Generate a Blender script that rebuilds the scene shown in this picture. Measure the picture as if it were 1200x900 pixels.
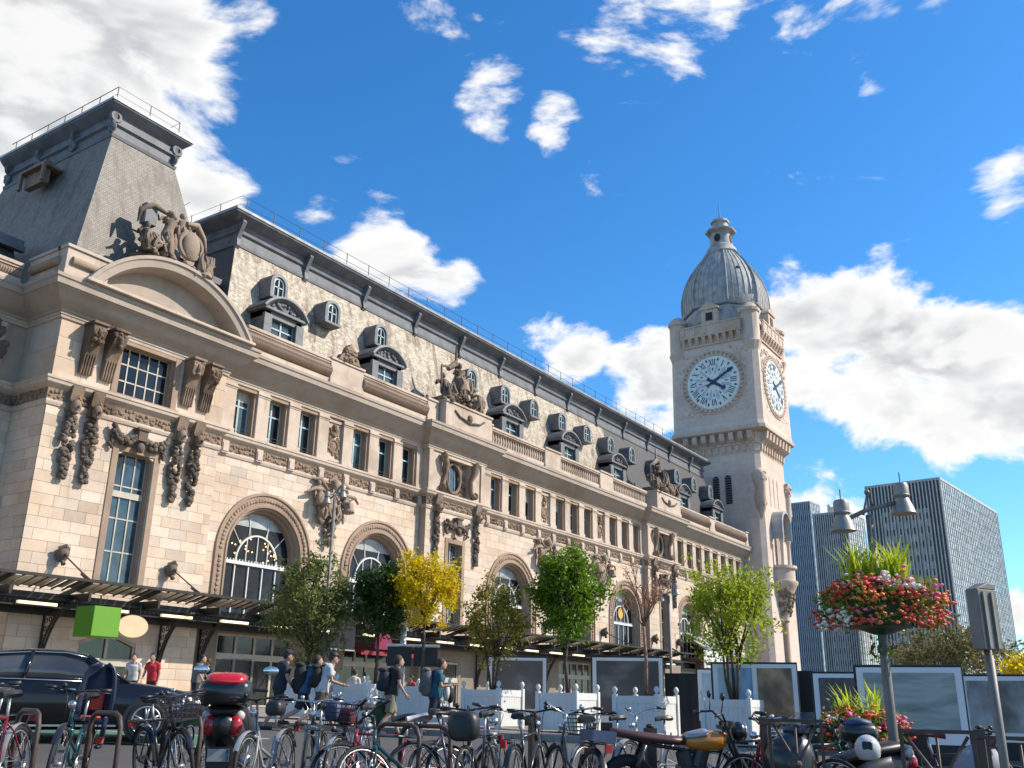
import bpy, bmesh, math, random
import numpy as np
from mathutils import Vector, Matrix
random.seed(7); rng = np.random.default_rng(7)
for o in list(bpy.data.objects): bpy.data.objects.remove(o)
SC = bpy.context.scene; COL = SC.collection
PI = math.pi

# ---------------------------------------------------------------- camera
F_PX, CAM_H = 1105.0, 0.85
_X = np.array([775., 385., F_PX]); _X /= np.linalg.norm(_X)
_up = np.cross([1, 0.0152, 0.], _X); _up /= np.linalg.norm(_up)
if _up[1] > 0: _up = -_up
_Y = np.cross(_up, _X)
if _Y[2] < 0: _Y = -_Y
ROT = np.array([_X, _Y, _up])            # camera (right, down, forward) -> world
cd = bpy.data.cameras.new('camera'); cam = bpy.data.objects.new('camera', cd); COL.objects.link(cam)
cd.sensor_fit = 'HORIZONTAL'; cd.sensor_width = 36; cd.lens = F_PX / 1200 * 36
cd.clip_start = 0.1; cd.clip_end = 3000
_r, _u, _b = ROT @ [1, 0, 0], ROT @ [0, -1, 0], -(ROT @ [0, 0, 1])
cam.matrix_world = Matrix(((_r[0], _u[0], _b[0], 0), (_r[1], _u[1], _b[1], 0), (_r[2], _u[2], _b[2], CAM_H), (0, 0, 0, 1)))
SC.camera = cam
def ray(px, py):                         # direction from the standpoint, survey helper
    w = ROT @ np.array([px - 600., py - 450., F_PX]); return w / np.linalg.norm(w)

# ---------------------------------------------------------------- sun, sky, exposure
SUN = Vector((0.75, -1.0, 0.98)).normalized()
SUN_EL = math.asin(SUN.z); SUN_AZ = math.atan2(SUN.x, SUN.y)
sl = bpy.data.lights.new('sun', 'SUN'); sl.energy = 2.9; sl.angle = math.radians(0.53); sl.color = (1.0, 0.91, 0.78)
so = bpy.data.objects.new('sun', sl); COL.objects.link(so); so.rotation_euler = (-SUN).to_track_quat('-Z', 'Y').to_euler()
so.location = (60, -60, 80)
SC.view_settings.view_transform = 'Standard'; SC.view_settings.look = 'None'
SC.view_settings.exposure = 1.14; SC.view_settings.gamma = 1.0; SC.view_settings.use_curve_mapping = False

class NT:                                # tiny node-tree writer
    def __init__(s, tree): s.t = tree; s.n = tree.nodes; s.l = tree.links
    def node(s, typ, **kw):
        n = s.n.new(typ)
        for k, v in kw.items():
            if k.startswith('in_'):
                key = k[3:]; key = int(key) if key.isdigit() else key
                s.set(n.inputs[key], v)
            else: setattr(n, k, v)
        return n
    def set(s, inp, v):
        if isinstance(v, bpy.types.NodeSocket): s.l.new(v, inp)
        else:
            if inp.type in ('RGBA',) and hasattr(v, '__len__') and len(v) == 3: v = (*v, 1)
            inp.default_value = v
    def math(s, op, a, b=0.0, c=0.0, clamp=False):
        n = s.n.new('ShaderNodeMath'); n.operation = op; n.use_clamp = clamp
        s.set(n.inputs[0], a); s.set(n.inputs[1], b); s.set(n.inputs[2], c); return n.outputs[0]
    def vmath(s, op, a, b=(0, 0, 0), scale=None):
        n = s.n.new('ShaderNodeVectorMath'); n.operation = op
        s.set(n.inputs[0], a); s.set(n.inputs[1], b)
        if scale is not None: s.set(n.inputs['Scale'], scale)
        return n.outputs['Value'] if op in ('DOT_PRODUCT', 'LENGTH') else n.outputs[0]
    def mix(s, fac, a, b, blend='MIX'):
        n = s.n.new('ShaderNodeMix'); n.data_type = 'RGBA'; n.blend_type = blend; n.clamp_factor = True
        s.set(n.inputs[0], fac); s.set(n.inputs[6], a); s.set(n.inputs[7], b); return n.outputs[2]
    def ramp(s, fac, stops, interp='LINEAR'):
        n = s.n.new('ShaderNodeValToRGB'); n.color_ramp.interpolation = interp
        el = n.color_ramp.elements
        while len(el) > 1: el.remove(el[-1])
        el[0].position = stops[0][0]; el[0].color = tocol(stops[0][1])
        for p, c in stops[1:]:
            e = el.new(p); e.color = tocol(c)
        s.set(n.inputs[0], fac); return n.outputs[0]
    def smooth(s, v, a, b):
        n = s.n.new('ShaderNodeMapRange'); n.interpolation_type = 'SMOOTHSTEP'
        s.set(n.inputs[0], v); s.set(n.inputs[1], a); s.set(n.inputs[2], b); return n.outputs[0]
    def noise(s, vec, scale, detail=4, rough=0.55, dist=0.0):
        n = s.n.new('ShaderNodeTexNoise'); s.set(n.inputs['Vector'], vec)
        s.set(n.inputs['Scale'], scale); n.inputs['Detail'].default_value = detail
        n.inputs['Roughness'].default_value = rough; n.inputs['Distortion'].default_value = dist
        return n.outputs['Fac']
def tocol(c):
    if isinstance(c, (int, float)): return (c, c, c, 1)
    return (*c, 1) if len(c) == 3 else c

def build_world():
    w = bpy.data.worlds.new('World'); SC.world = w; w.use_nodes = True
    T = NT(w.node_tree); w.node_tree.nodes.clear()
    out = T.node('ShaderNodeOutputWorld'); bg = T.node('ShaderNodeBackground'); bg.inputs[1].default_value = 0.15
    T.l.new(bg.outputs[0], out.inputs[0])
    sky = T.node('ShaderNodeTexSky'); sky.sky_type = 'NISHITA'; sky.sun_disc = False
    sky.sun_elevation = SUN_EL; sky.sun_rotation = SUN_AZ
    sky.air_density = 1.0; sky.dust_density = 0.25; sky.ozone_density = 2.6; sky.altitude = 0
    hsv = T.node('ShaderNodeHueSaturation'); hsv.inputs['Saturation'].default_value = 1.28; hsv.inputs['Value'].default_value = 0.70
    T.l.new(sky.outputs[0], hsv.inputs['Color'])
    d = T.node('ShaderNodeTexCoord').outputs['Generated']
    sx = T.node('ShaderNodeSeparateXYZ'); T.l.new(d, sx.inputs[0])
    zz = T.math('ADD', T.math('MAXIMUM', sx.outputs[2], 0.0), 0.5)
    cmb = T.node('ShaderNodeCombineXYZ')
    T.set(cmb.inputs[0], T.math('DIVIDE', sx.outputs[0], zz)); T.set(cmb.inputs[1], T.math('DIVIDE', sx.outputs[1], zz))
    T.set(cmb.inputs[2], T.math('MULTIPLY', sx.outputs[2], 1.6))
    p = cmb.outputs[0]
    warp = T.node('ShaderNodeTexNoise'); T.set(warp.inputs['Vector'], p); warp.inputs['Scale'].default_value = 3.0; warp.inputs['Detail'].default_value = 1
    pw = T.vmath('ADD', p, T.vmath('SCALE', T.vmath('SUBTRACT', warp.outputs['Color'], (0.5, 0.5, 0.5)), scale=0.22))
    n1 = T.noise(pw, 8.4, 6, 0.59)
    # where the clouds of that day stand: heaps given by bearing, angular size, thickness
    heaps = [(60, 70, 205, 2.3), (20, 200, 180, 2.3), (155, 95, 70, 1.3), (-90, 100, 270, 2.2), (235, 235, 55, 1.4), (250, 15, 60, .7),
             (458, 295, 72, 1.4), (505, 348, 58, 1.1), (378, 248, 36, .8), (550, 380, 40, .65), (574, 122, 50, 1.45), (645, 137, 38, 1.1),
             (675, 412, 44, 1.15), (640, 383, 36, 1.0), (800, 24, 62, .72), (735, 40, 46, .72), (850, 5, 50, .75), (935, 20, 55, .72), (1000, 2, 55, .75), (1100, 12, 30, .75),
             (1040, 425, 105, 1.7), (950, 405, 95, 1.6), (1130, 440, 110, 1.7), (1000, 345, 56, 1.2), (1200, 455, 95, 1.6), (765, 445, 58, 1.6), (1075, 385, 60, .95),
             (1190, 212, 52, .95), (1188, 355, 40, .9), (925, 316, 22, .75), (965, 590, 48, .95), (1196, 735, 45, .9)]
    acc = None
    for (x, y, r, s) in heaps:
        c = ray(x, y); ang = math.atan(r / F_PX) * 1.25 * (0.85 if abs(x - 600) > 400 else 1.0); cz = math.cos(ang); k = s / (1 - cz)
        v = T.math('MULTIPLY_ADD', T.vmath('DOT_PRODUCT', d, tuple(c)), k, -cz * k)
        acc = v if acc is None else T.math('MAXIMUM', acc, v)
    # rest of the sky: unseen broken cloud, cover raised for white fill light
    fwd = ROT @ [0, 0, 1]
    outside = T.smooth(T.vmath('DOT_PRODUCT', d, tuple(fwd)), 0.80, 0.66)
    n0 = T.smooth(T.noise(p, 0.9, 1, 0.5), 0.40, 0.55)
    acc = T.math('MAXIMUM', acc, T.math('MULTIPLY', outside, n0))
    acc = T.math('MAXIMUM', acc, -0.2)
    dens = T.math('MULTIPLY_ADD', T.math('SUBTRACT', n1, 0.5), 4.2, acc)
    alpha = T.smooth(dens, 0.5, 1.2)
    # self-shading: thick middles and undersides are greyer
    pl = T.vmath('ADD', pw, tuple(Vector((SUN.x, SUN.y, 0.55)) * 0.055))
    n2 = T.noise(pl, 8.4, 3, 0.55)
    lit = T.smooth(T.math('SUBTRACT', n1, n2), -0.15, 0.12)
    thick = T.smooth(dens, 0.8, 1.9)
    shade = T.math('MULTIPLY', thick, T.math('MULTIPLY_ADD', lit, -0.7, 1.0))
    cc = T.mix(shade, (3.35, 3.33, 3.28), (1.75, 1.82, 1.92))
    # pale low air
    hz = T.smooth(sx.outputs[2], 0.42, 0.02)
    skyc = T.mix(T.math('MULTIPLY', hz, 0.10), T.mix(1.0, hsv.outputs[0], (0.60, 0.85, 0.95), 'MULTIPLY'), (2.0, 3.2, 4.4))
    T.l.new(T.mix(alpha, skyc, cc), bg.inputs[0])
build_world()

# ---------------------------------------------------------------- materials
MATS = {}
def new_mat(name):
    m = bpy.data.materials.new(name); m.use_nodes = True
    T = NT(m.node_tree); b = m.node_tree.nodes['Principled BSDF']; MATS[name] = m
    return m, T, b
def plain(name, col, rough=0.6, metal=0.0, var=0.12, scale=6.0, bump=0.0, spec=0.5, coat=0.0, emit=None, estr=0):
    m, T, b = new_mat(name)
    co = T.node('ShaderNodeTexCoord').outputs['Object']
    n = T.noise(co, scale, 5, 0.6)
    lo = tuple(c * (1 - var * 1.6) for c in col); hi = tuple(min(1, c * (1 + var * 1.6)) for c in col)
    T.l.new(T.ramp(n, [(0.3, lo), (0.7, hi)]), b.inputs['Base Color'])
    b.inputs['Roughness'].default_value = rough; b.inputs['Metallic'].default_value = metal
    b.inputs['Specular IOR Level'].default_value = spec; b.inputs['Coat Weight'].default_value = coat
    if bump:
        bp = T.node('ShaderNodeBump'); bp.inputs['Strength'].default_value = bump; bp.inputs['Distance'].default_value = 0.02
        T.l.new(T.noise(co, scale * 4, 6, 0.65), bp.inputs['Height']); T.l.new(bp.outputs[0], b.inputs['Normal'])
    if emit: b.inputs['Emission Color'].default_value = (*emit, 1); b.inputs['Emission Strength'].default_value = estr
    return m
def stone(name, col, stain, amount=0.5, use_tone=False, bump=0.35, streak=0.5, fine=3.0, joints=False):
    m, T, b = new_mat(name)
    g = T.node('ShaderNodeNewGeometry').outputs['Position']
    big = T.noise(g, 0.35, 4, 0.6); mid = T.noise(g, 1.7, 6, 0.65)
    mp = T.node('ShaderNodeMapping'); T.l.new(g, mp.inputs[0]); mp.inputs['Scale'].default_value = (2.2, 2.2, 0.16)
    strk = T.noise(mp.outputs[0], 1.6, 5, 0.65)
    c = T.ramp(mid, [(0.25, tuple(x * 0.86 for x in col)), (0.75, tuple(min(1, x * 1.08) for x in col))])
    f1 = T.math('MULTIPLY', T.smooth(big, 0.46, 0.72), amount)
    c = T.mix(f1, c, stain)
    f2 = T.math('MULTIPLY', T.smooth(strk, 0.55, 0.78), streak)
    c = T.mix(f2, c, tuple(x * 0.8 for x in stain))
    if use_tone:
        at = T.node('ShaderNodeAttribute'); at.attribute_name = 'tone'
        c = T.mix(1.0, c, at.outputs['Color'], 'MULTIPLY')
    T.l.new(c, b.inputs['Base Color']); b.inputs['Roughness'].default_value = 0.85; b.inputs['Specular IOR Level'].default_value = 0.25
    hgt = T.noise(g, fine * 4, 8, 0.7)
    bp = T.node('ShaderNodeBump'); bp.inputs['Strength'].default_value = bump; bp.inputs['Distance'].default_value = 0.03
    if joints:
        # fine courses too far away to build stone by stone
        mp2 = T.node('ShaderNodeMapping'); T.l.new(g, mp2.inputs[0]); mp2.inputs['Rotation'].default_value = (PI / 2, 0, 0)
        sp = T.node('ShaderNodeSeparateXYZ'); T.l.new(g, sp.inputs[0])
        cb = T.node('ShaderNodeCombineXYZ'); T.set(cb.inputs[0], T.math('ADD', sp.outputs[0], sp.outputs[1])); T.set(cb.inputs[1], sp.outputs[2])
        bk = T.node('ShaderNodeTexBrick'); T.l.new(cb.outputs[0], bk.inputs['Vector']); bk.inputs['Scale'].default_value = 1.0
        bk.inputs['Brick Width'].default_value = 1.3; bk.inputs['Row Height'].default_value = 0.55; bk.inputs['Mortar Size'].default_value = 0.018
        bk.inputs['Color1'].default_value = (1, 1, 1, 1); bk.inputs['Color2'].default_value = (.94, .92, .9, 1); bk.inputs['Mortar'].default_value = (.8, .77, .74, 1)
        c2 = T.mix(0.8, c, bk.outputs['Color'], 'MULTIPLY'); T.l.new(c2, b.inputs['Base Color'])
    T.l.new(hgt, bp.inputs['Height']); T.l.new(bp.outputs[0], b.inputs['Normal'])
    return m
STONE = (0.60, 0.485, 0.385)
stone('stone_block', STONE, (0.42, 0.27, 0.165), 0.4, True, 0.2, 0.5)
stone('stone_joint', (0.40, 0.32, 0.25), (0.22, 0.16, 0.11), 0.4, False, 0.2, 0.3)
stone('stone_trim', (0.54, 0.44, 0.355), (0.24, 0.165, 0.12), 0.5, False, 0.4, 0.6)
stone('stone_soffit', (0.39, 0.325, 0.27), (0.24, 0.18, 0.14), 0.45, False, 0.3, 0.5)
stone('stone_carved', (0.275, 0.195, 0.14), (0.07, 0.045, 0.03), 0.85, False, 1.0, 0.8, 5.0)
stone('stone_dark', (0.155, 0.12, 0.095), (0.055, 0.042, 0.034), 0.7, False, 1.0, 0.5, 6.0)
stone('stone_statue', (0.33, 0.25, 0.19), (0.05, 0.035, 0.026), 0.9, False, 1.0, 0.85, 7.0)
stone('stone_tower', (0.66, 0.54, 0.455), (0.50, 0.36, 0.28), 0.35, False, 0.25, 0.3, 3.0, True)
stone('stone_tower_trim', (0.60, 0.475, 0.385), (0.40, 0.25, 0.17), 0.55, False, 0.5, 0.45, 4.0)
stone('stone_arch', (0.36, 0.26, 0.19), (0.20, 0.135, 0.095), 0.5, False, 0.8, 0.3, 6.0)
stone('stone_shop', (0.27, 0.22, 0.17), (0.16, 0.12, 0.09), 0.5, False, 0.3, 0.5)  # darker copy of the stone: canopy shade put into its colour

def slate(name, c1, c2, stain, amt, rough, spec, w=0.32, h=0.17):
    m, T, b = new_mat(name)
    g = T.node('ShaderNodeNewGeometry').outputs['Position']; sp = T.node('ShaderNodeSeparateXYZ'); T.l.new(g, sp.inputs[0])
    nrm = T.node('ShaderNodeNewGeometry').outputs['True Normal']; sn = T.node('ShaderNodeSeparateXYZ'); T.l.new(nrm, sn.inputs[0])
    side = T.math('GREATER_THAN', T.math('ABSOLUTE', sn.outputs[0]), 0.6)
    u = T.math('ADD', T.math('MULTIPLY', sp.outputs[0], T.math('SUBTRACT', 1.0, side)), T.math('MULTIPLY', sp.outputs[1], side))
    cb = T.node('ShaderNodeCombineXYZ'); T.set(cb.inputs[0], u); T.set(cb.inputs[1], sp.outputs[2])
    bk = T.node('ShaderNodeTexBrick'); T.l.new(cb.outputs[0], bk.inputs['Vector']); bk.inputs['Scale'].default_value = 1.0
    bk.inputs['Brick Width'].default_value = w; bk.inputs['Row Height'].default_value = h; bk.inputs['Mortar Size'].default_value = 0.014
    bk.inputs['Color1'].default_value = tocol(c1); bk.inputs['Color2'].default_value = tocol(c2); bk.inputs['Mortar'].default_value = tocol(tuple(x * .45 for x in c1))
    bk.inputs['Bias'].default_value = 0.0
    mp = T.node('ShaderNodeMapping'); T.l.new(g, mp.inputs[0]); mp.inputs['Scale'].default_value = (1.5, 1.5, 0.35)
    st = T.noise(mp.outputs[0], 1.1, 7, 0.72)
    sp2 = T.noise(g, 4.5, 5, 0.75)
    f = T.math('MULTIPLY', T.smooth(T.math('ADD', T.math('MULTIPLY', st, .7), T.math('MULTIPLY', sp2, .3)), 0.47, 0.62), amt)
    T.l.new(T.mix(f, bk.outputs['Color'], stain), b.inputs['Base Color'])
    b.inputs['Roughness'].default_value = rough; b.inputs['Specular IOR Level'].default_value = spec
    bp = T.node('ShaderNodeBump'); bp.inputs['Strength'].default_value = 0.5; bp.inputs['Distance'].default_value = 0.02
    T.l.new(bk.outputs['Fac'], bp.inputs['Height']); bp.invert = True; T.l.new(bp.outputs[0], b.inputs['Normal'])
    return m
slate('slate_pale', (0.60, 0.52, 0.41), (0.30, 0.25, 0.185), (0.15, 0.10, 0.065), 1.0, 0.6, 0.4, 0.24, 0.13)
slate('slate_grey', (0.25, 0.225, 0.19), (0.17, 0.155, 0.135), (0.09, 0.065, 0.05), 0.75, 0.6, 0.45, 0.2, 0.105)
slate('slate_dark', (0.075, 0.075, 0.08), (0.055, 0.055, 0.062), (0.04, 0.04, 0.042), 0.5, 0.55, 0.4)
plain('zinc', (0.13, 0.135, 0.15), 0.65, 0.0, 0.2, 1.5, 0.15)
plain('zinc_pale', (0.33, 0.34, 0.35), 0.45, 0.4, 0.15, 1.5, 0.1)
plain('dormer_zinc', (0.13, 0.135, 0.145), 0.6, 0.0, 0.25, 2.0, 0.3)
def glass(name, col, rough=0.04, spec=0.9, wav=0.0):
    m, T, b = new_mat(name)
    g = T.node('ShaderNodeNewGeometry').outputs['Position']
    n = T.noise(g, 0.9, 3, 0.5)
    T.l.new(T.ramp(n, [(0.35, tuple(c * .55 for c in col)), (0.65, tuple(c * 1.5 for c in col))]), b.inputs['Base Color'])
    b.inputs['Roughness'].default_value = rough; b.inputs['Specular IOR Level'].default_value = spec
    b.inputs['IOR'].default_value = 1.6
    if wav:
        bp = T.node('ShaderNodeBump'); bp.inputs['Strength'].default_value = wav; bp.inputs['Distance'].default_value = 0.05
        T.l.new(T.noise(g, 1.3, 2, 0.5), bp.inputs['Height']); T.l.new(bp.outputs[0], b.inputs['Normal'])
    return m
glass('glass_dark', (0.012, 0.015, 0.019), 0.05, 0.3, 0.15)
glass('glass_blue', (0.04, 0.07, 0.09), 0.06, 0.5, 0.1)
glass('glass_curtain', (0.46, 0.53, 0.54), 0.15, 0.7, 0.25)  # base lightened in place of bright cloud reflections on the office side
glass('glass_pale', (0.20, 0.28, 0.29), 0.1, 0.5, 0.1)
glass('glass_shop', (0.012, 0.012, 0.013), 0.1, 0.5, 0.1)
plain('paint_white', (0.62, 0.62, 0.60), 0.5, 0, 0.06, 3)
plain('frame_cream', (0.42, 0.38, 0.31), 0.55, 0, 0.12, 3)
plain('frame_blue', (0.33, 0.43, 0.45), 0.5, 0, 0.1, 3)
plain('frame_brown', (0.20, 0.135, 0.09), 0.6, 0, 0.15, 3)
plain('iron_black', (0.020, 0.017, 0.016), 0.5, 0.2, 0.3, 3)
plain('iron_brown', (0.075, 0.05, 0.04), 0.6, 0.2, 0.25, 3)
plain('gilt_lamp', (0.75, 0.42, 0.10), 0.4, 0.3, 0.1, 3)
# ---------------------------------------------------------------- mesh helpers
class MB:
    """collects faces for ONE mesh object"""
    def __init__(s): s.v = []; s.f = []; s.tone = []
    def add(s, verts, faces, tone=None):
        o = len(s.v); s.v += [tuple(map(float, p)) for p in verts]; s.f += [tuple(i + o for i in f) for f in faces]
        if tone is not None: s.tone += [tone] * len(faces)
        return s
    def box(s, x0, x1, y0, y1, z0, z1, tone=None):
        return s.add([(x0, y0, z0), (x1, y0, z0), (x1, y1, z0), (x0, y1, z0), (x0, y0, z1), (x1, y0, z1), (x1, y1, z1), (x0, y1, z1)],
                     [(0, 3, 2, 1), (4, 5, 6, 7), (0, 1, 5, 4), (1, 2, 6, 5), (2, 3, 7, 6), (3, 0, 4, 7)], tone)
    def cbox(s, c, size, rz=0.0, tone=None):
        x, y, z = size[0] / 2, size[1] / 2, size[2] / 2; ca, sa = math.cos(rz), math.sin(rz); vs = []
        for k in (-z, z):
            for (a, b) in ((-x, -y), (x, -y), (x, y), (-x, y)): vs.append((c[0] + a * ca - b * sa, c[1] + a * sa + b * ca, c[2] + k))
        return s.add(vs, [(0, 3, 2, 1), (4, 5, 6, 7), (0, 1, 5, 4), (1, 2, 6, 5), (2, 3, 7, 6), (3, 0, 4, 7)], tone)
    def prism_y(s, poly, y0, y1, tone=None):          # poly in (x, z), y0 = front
        n = len(poly); vs = [(x, y0, z) for x, z in poly] + [(x, y1, z) for x, z in poly]
        return s.add(vs, [tuple(range(n)), tuple(range(2 * n - 1, n - 1, -1))] + [(i, i + n, (i + 1) % n + n, (i + 1) % n) for i in range(n)], tone)
    def prism_z(s, poly, z0, z1):
        n = len(poly); vs = [(x, y, z0) for x, y in poly] + [(x, y, z1) for x, y in poly]
        return s.add(vs, [tuple(range(n - 1, -1, -1)), tuple(range(n, 2 * n))] + [(i, (i + 1) % n, (i + 1) % n + n, i + n) for i in range(n)])
    def prism_x(s, poly, x0, x1):                     # poly in (y, z)
        n = len(poly); vs = [(x0, y, z) for y, z in poly] + [(x1, y, z) for y, z in poly]
        return s.add(vs, [tuple(range(n)), tuple(range(2 * n - 1, n - 1, -1))] + [(i, i + n, (i + 1) % n + n, (i + 1) % n) for i in range(n)])
    def tube(s, pts, rad, n=8, cap=True):
        pts = [Vector(p) for p in pts]; m = len(pts); rad = list(rad) if hasattr(rad, '__len__') else [rad] * m
        t0 = (pts[1] - pts[0]).normalized(); a = t0.orthogonal().normalized(); o = len(s.v)
        for i, p in enumerate(pts):
            if i == 0: t = t0
            elif i == m - 1: t = (pts[i] - pts[i - 1]).normalized()
            else:
                t = (pts[i + 1] - pts[i - 1])
                t = t.normalized() if t.length > 1e-9 else t0
            a = a - t * a.dot(t)
            a = a.normalized() if a.length > 1e-6 else t.orthogonal().normalized()
            b = t.cross(a)
            for k in range(n):
                q = p + (a * math.cos(2 * PI * k / n) + b * math.sin(2 * PI * k / n)) * rad[i]; s.v.append(tuple(q))
        for i in range(m - 1):
            for k in range(n): s.f.append((o + i * n + k, o + i * n + (k + 1) % n, o + (i + 1) * n + (k + 1) % n, o + (i + 1) * n + k))
        if cap:
            s.f.append(tuple(o + k for k in range(n - 1, -1, -1))); s.f.append(tuple(o + (m - 1) * n + k for k in range(n)))
        return s
    def ring(s, c, R, r, axis='y', n=28, m=7):
        o = len(s.v); c = Vector(c)
        ax = {'x': (Vector((0, 1, 0)), Vector((0, 0, 1)), Vector((1, 0, 0))), 'y': (Vector((1, 0, 0)), Vector((0, 0, 1)), Vector((0, 1, 0))), 'z': (Vector((1, 0, 0)), Vector((0, 1, 0)), Vector((0, 0, 1)))}[axis]
        for i in range(n):
            a = 2 * PI * i / n; d = ax[0] * math.cos(a) + ax[1] * math.sin(a)
            for k in range(m):
                b = 2 * PI * k / m; s.v.append(tuple(c + d * (R + r * math.cos(b)) + ax[2] * r * math.sin(b)))
        for i in range(n):
            for k in range(m): s.f.append((o + i * m + k, o + ((i + 1) % n) * m + k, o + ((i + 1) % n) * m + (k + 1) % m, o + i * m + (k + 1) % m))
        return s
    def lathe(s, prof, n=16, c=(0, 0, 0), sx=1.0, sy=1.0, cap=True, ph=0.0):
        o = len(s.v); m = len(prof)
        for (r, z) in prof:
            for k in range(n): a = 2 * PI * k / n + ph; s.v.append((c[0] + r * sx * math.cos(a), c[1] + r * sy * math.sin(a), c[2] + z))
        for i in range(m - 1):
            for k in range(n): s.f.append((o + i * n + k, o + i * n + (k + 1) % n, o + (i + 1) * n + (k + 1) % n, o + (i + 1) * n + k))
        if cap: s.f.append(tuple(o + k for k in range(n - 1, -1, -1))); s.f.append(tuple(o + (m - 1) * n + k for k in range(n)))
        return s
    def ball(s, c, r, n=8, m=6, sc=(1, 1, 1), jit=0.0):
        o = len(s.v); s.v.append((c[0], c[1], c[2] - r * sc[2]))
        for i in range(1, m):
            t = PI * i / m
            for k in range(n):
                a = 2 * PI * k / n; q = r * (1 + (random.random() - .5) * jit)
                s.v.append((c[0] + q * sc[0] * math.sin(t) * math.cos(a), c[1] + q * sc[1] * math.sin(t) * math.sin(a), c[2] - q * sc[2] * math.cos(t)))
        s.v.append((c[0], c[1], c[2] + r * sc[2])); e = len(s.v) - 1
        for k in range(n): s.f.append((o, o + 1 + (k + 1) % n, o + 1 + k)); s.f.append((e, e - n + k, e - n + (k + 1) % n))
        for i in range(m - 2):
            for k in range(n):
                a = o + 1 + i * n; s.f.append((a + k, a + (k + 1) % n, a + n + (k + 1) % n, a + n + k))
        return s
    def sweep(s, path, prof, closed_prof=True, endcaps=True):
        """moulding: plan path walked so that 'out' is on the right hand, profile = (out, z)"""
        n = len(path); P = [Vector((p[0], p[1])) for p in path]; m = len(prof); o = len(s.v)
        for i in range(n):
            d0 = (P[i] - P[i - 1]).normalized() if i > 0 else (P[1] - P[0]).normalized()
            d1 = (P[i + 1] - P[i]).normalized() if i < n - 1 else d0
            n0 = Vector((d0.y, -d0.x)); n1 = Vector((d1.y, -d1.x)); b = n0 + n1; b = b / max(0.2, b.dot(n0)) if b.length > 1e-6 else n0
            for (q, z) in prof: s.v.append((P[i].x + b.x * q, P[i].y + b.y * q, z))
        for i in range(n - 1):
            for k in range(m if closed_prof else m - 1):
                k2 = (k + 1) % m; s.f.append((o + i * m + k, o + (i + 1) * m + k, o + (i + 1) * m + k2, o + i * m + k2))
        if closed_prof and endcaps:
            s.f.append(tuple(o + k for k in range(m))); s.f.append(tuple(o + (n - 1) * m + k for k in range(m - 1, -1, -1)))
        return s
    def arch(s, cx, cz, prof, zleg, n=20, a0=PI, a1=0.0, legs=True):
        """archivolt in an XZ wall: profile = (radius, y), legs run straight down to zleg"""
        o = len(s.v); m = len(prof); st = []
        if legs: st.append(('L', 0))
        st += [('A', a0 + (a1 - a0) * i / n) for i in range(n + 1)]
        if legs: st.append(('R', 0))
        for (k, a) in st:
            for (r, y) in prof:
                if k == 'L': s.v.append((cx - r, y, zleg))
                elif k == 'R': s.v.append((cx + r, y, zleg))
                else: s.v.append((cx + r * math.cos(a), y, cz + r * math.sin(a)))
        for i in range(len(st) - 1):
            for k in range(m): k2 = (k + 1) % m; s.f.append((o + i * m + k, o + i * m + k2, o + (i + 1) * m + k2, o + (i + 1) * m + k))
        s.f.append(tuple(o + k for k in range(m - 1, -1, -1))); s.f.append(tuple(o + (len(st) - 1) * m + k for k in range(m)))
        return s
    def ico(s, c, r, sc=(1, 1, 1), jit=0.25):
        t = (1 + 5 ** .5) / 2; vs = [(-1, t, 0), (1, t, 0), (-1, -t, 0), (1, -t, 0), (0, -1, t), (0, 1, t), (0, -1, -t), (0, 1, -t), (t, 0, -1), (t, 0, 1), (-t, 0, -1), (-t, 0, 1)]
        fs = [(0, 11, 5), (0, 5, 1), (0, 1, 7), (0, 7, 10), (0, 10, 11), (1, 5, 9), (5, 11, 4), (11, 10, 2), (10, 7, 6), (7, 1, 8), (3, 9, 4), (3, 4, 2), (3, 2, 6), (3, 6, 8), (3, 8, 9), (4, 9, 5), (2, 4, 11), (6, 2, 10), (8, 6, 7), (9, 8, 1)]
        k = r / 1.9; a = random.random() * 6.28; ca, sa = math.cos(a), math.sin(a)
        return s.add([(c[0] + (x * ca - y * sa) * k * sc[0] * (1 + jit * (random.random() - .5)), c[1] + (x * sa + y * ca) * k * sc[1] * (1 + jit * (random.random() - .5)), c[2] + z * k * sc[2]) for x, y, z in vs], fs)
    def mesh(s, name, off=(0, 0, 0), smooth=False):
        me = bpy.data.meshes.new(name)
        v = s.v if not any(off) else [(a - off[0], b - off[1], c - off[2]) for a, b, c in s.v]
        me.from_pydata(v, [], s.f)
        if s.tone:
            at = me.attributes.new('tone', 'FLOAT_COLOR', 'FACE')
            at.data.foreach_set('color', np.array([(*t, 1.0) for t in s.tone], dtype=np.float32).ravel())
        if smooth: me.polygons.foreach_set('use_smooth', [True] * len(me.polygons))
        me.update(); return me
    def build(s, name, mat, parent=None, smooth=False, bevel=0.0, world=True, fixn=False, kind=None, auto=None, remesh=None):
        off = parent.get('_base', (0, 0, 0)) if (parent is not None and world) else (0, 0, 0)
        me = s.mesh(name, off, smooth or auto is not None)
        return link(name, me, mat, parent, bevel, kind, auto, remesh)
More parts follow.
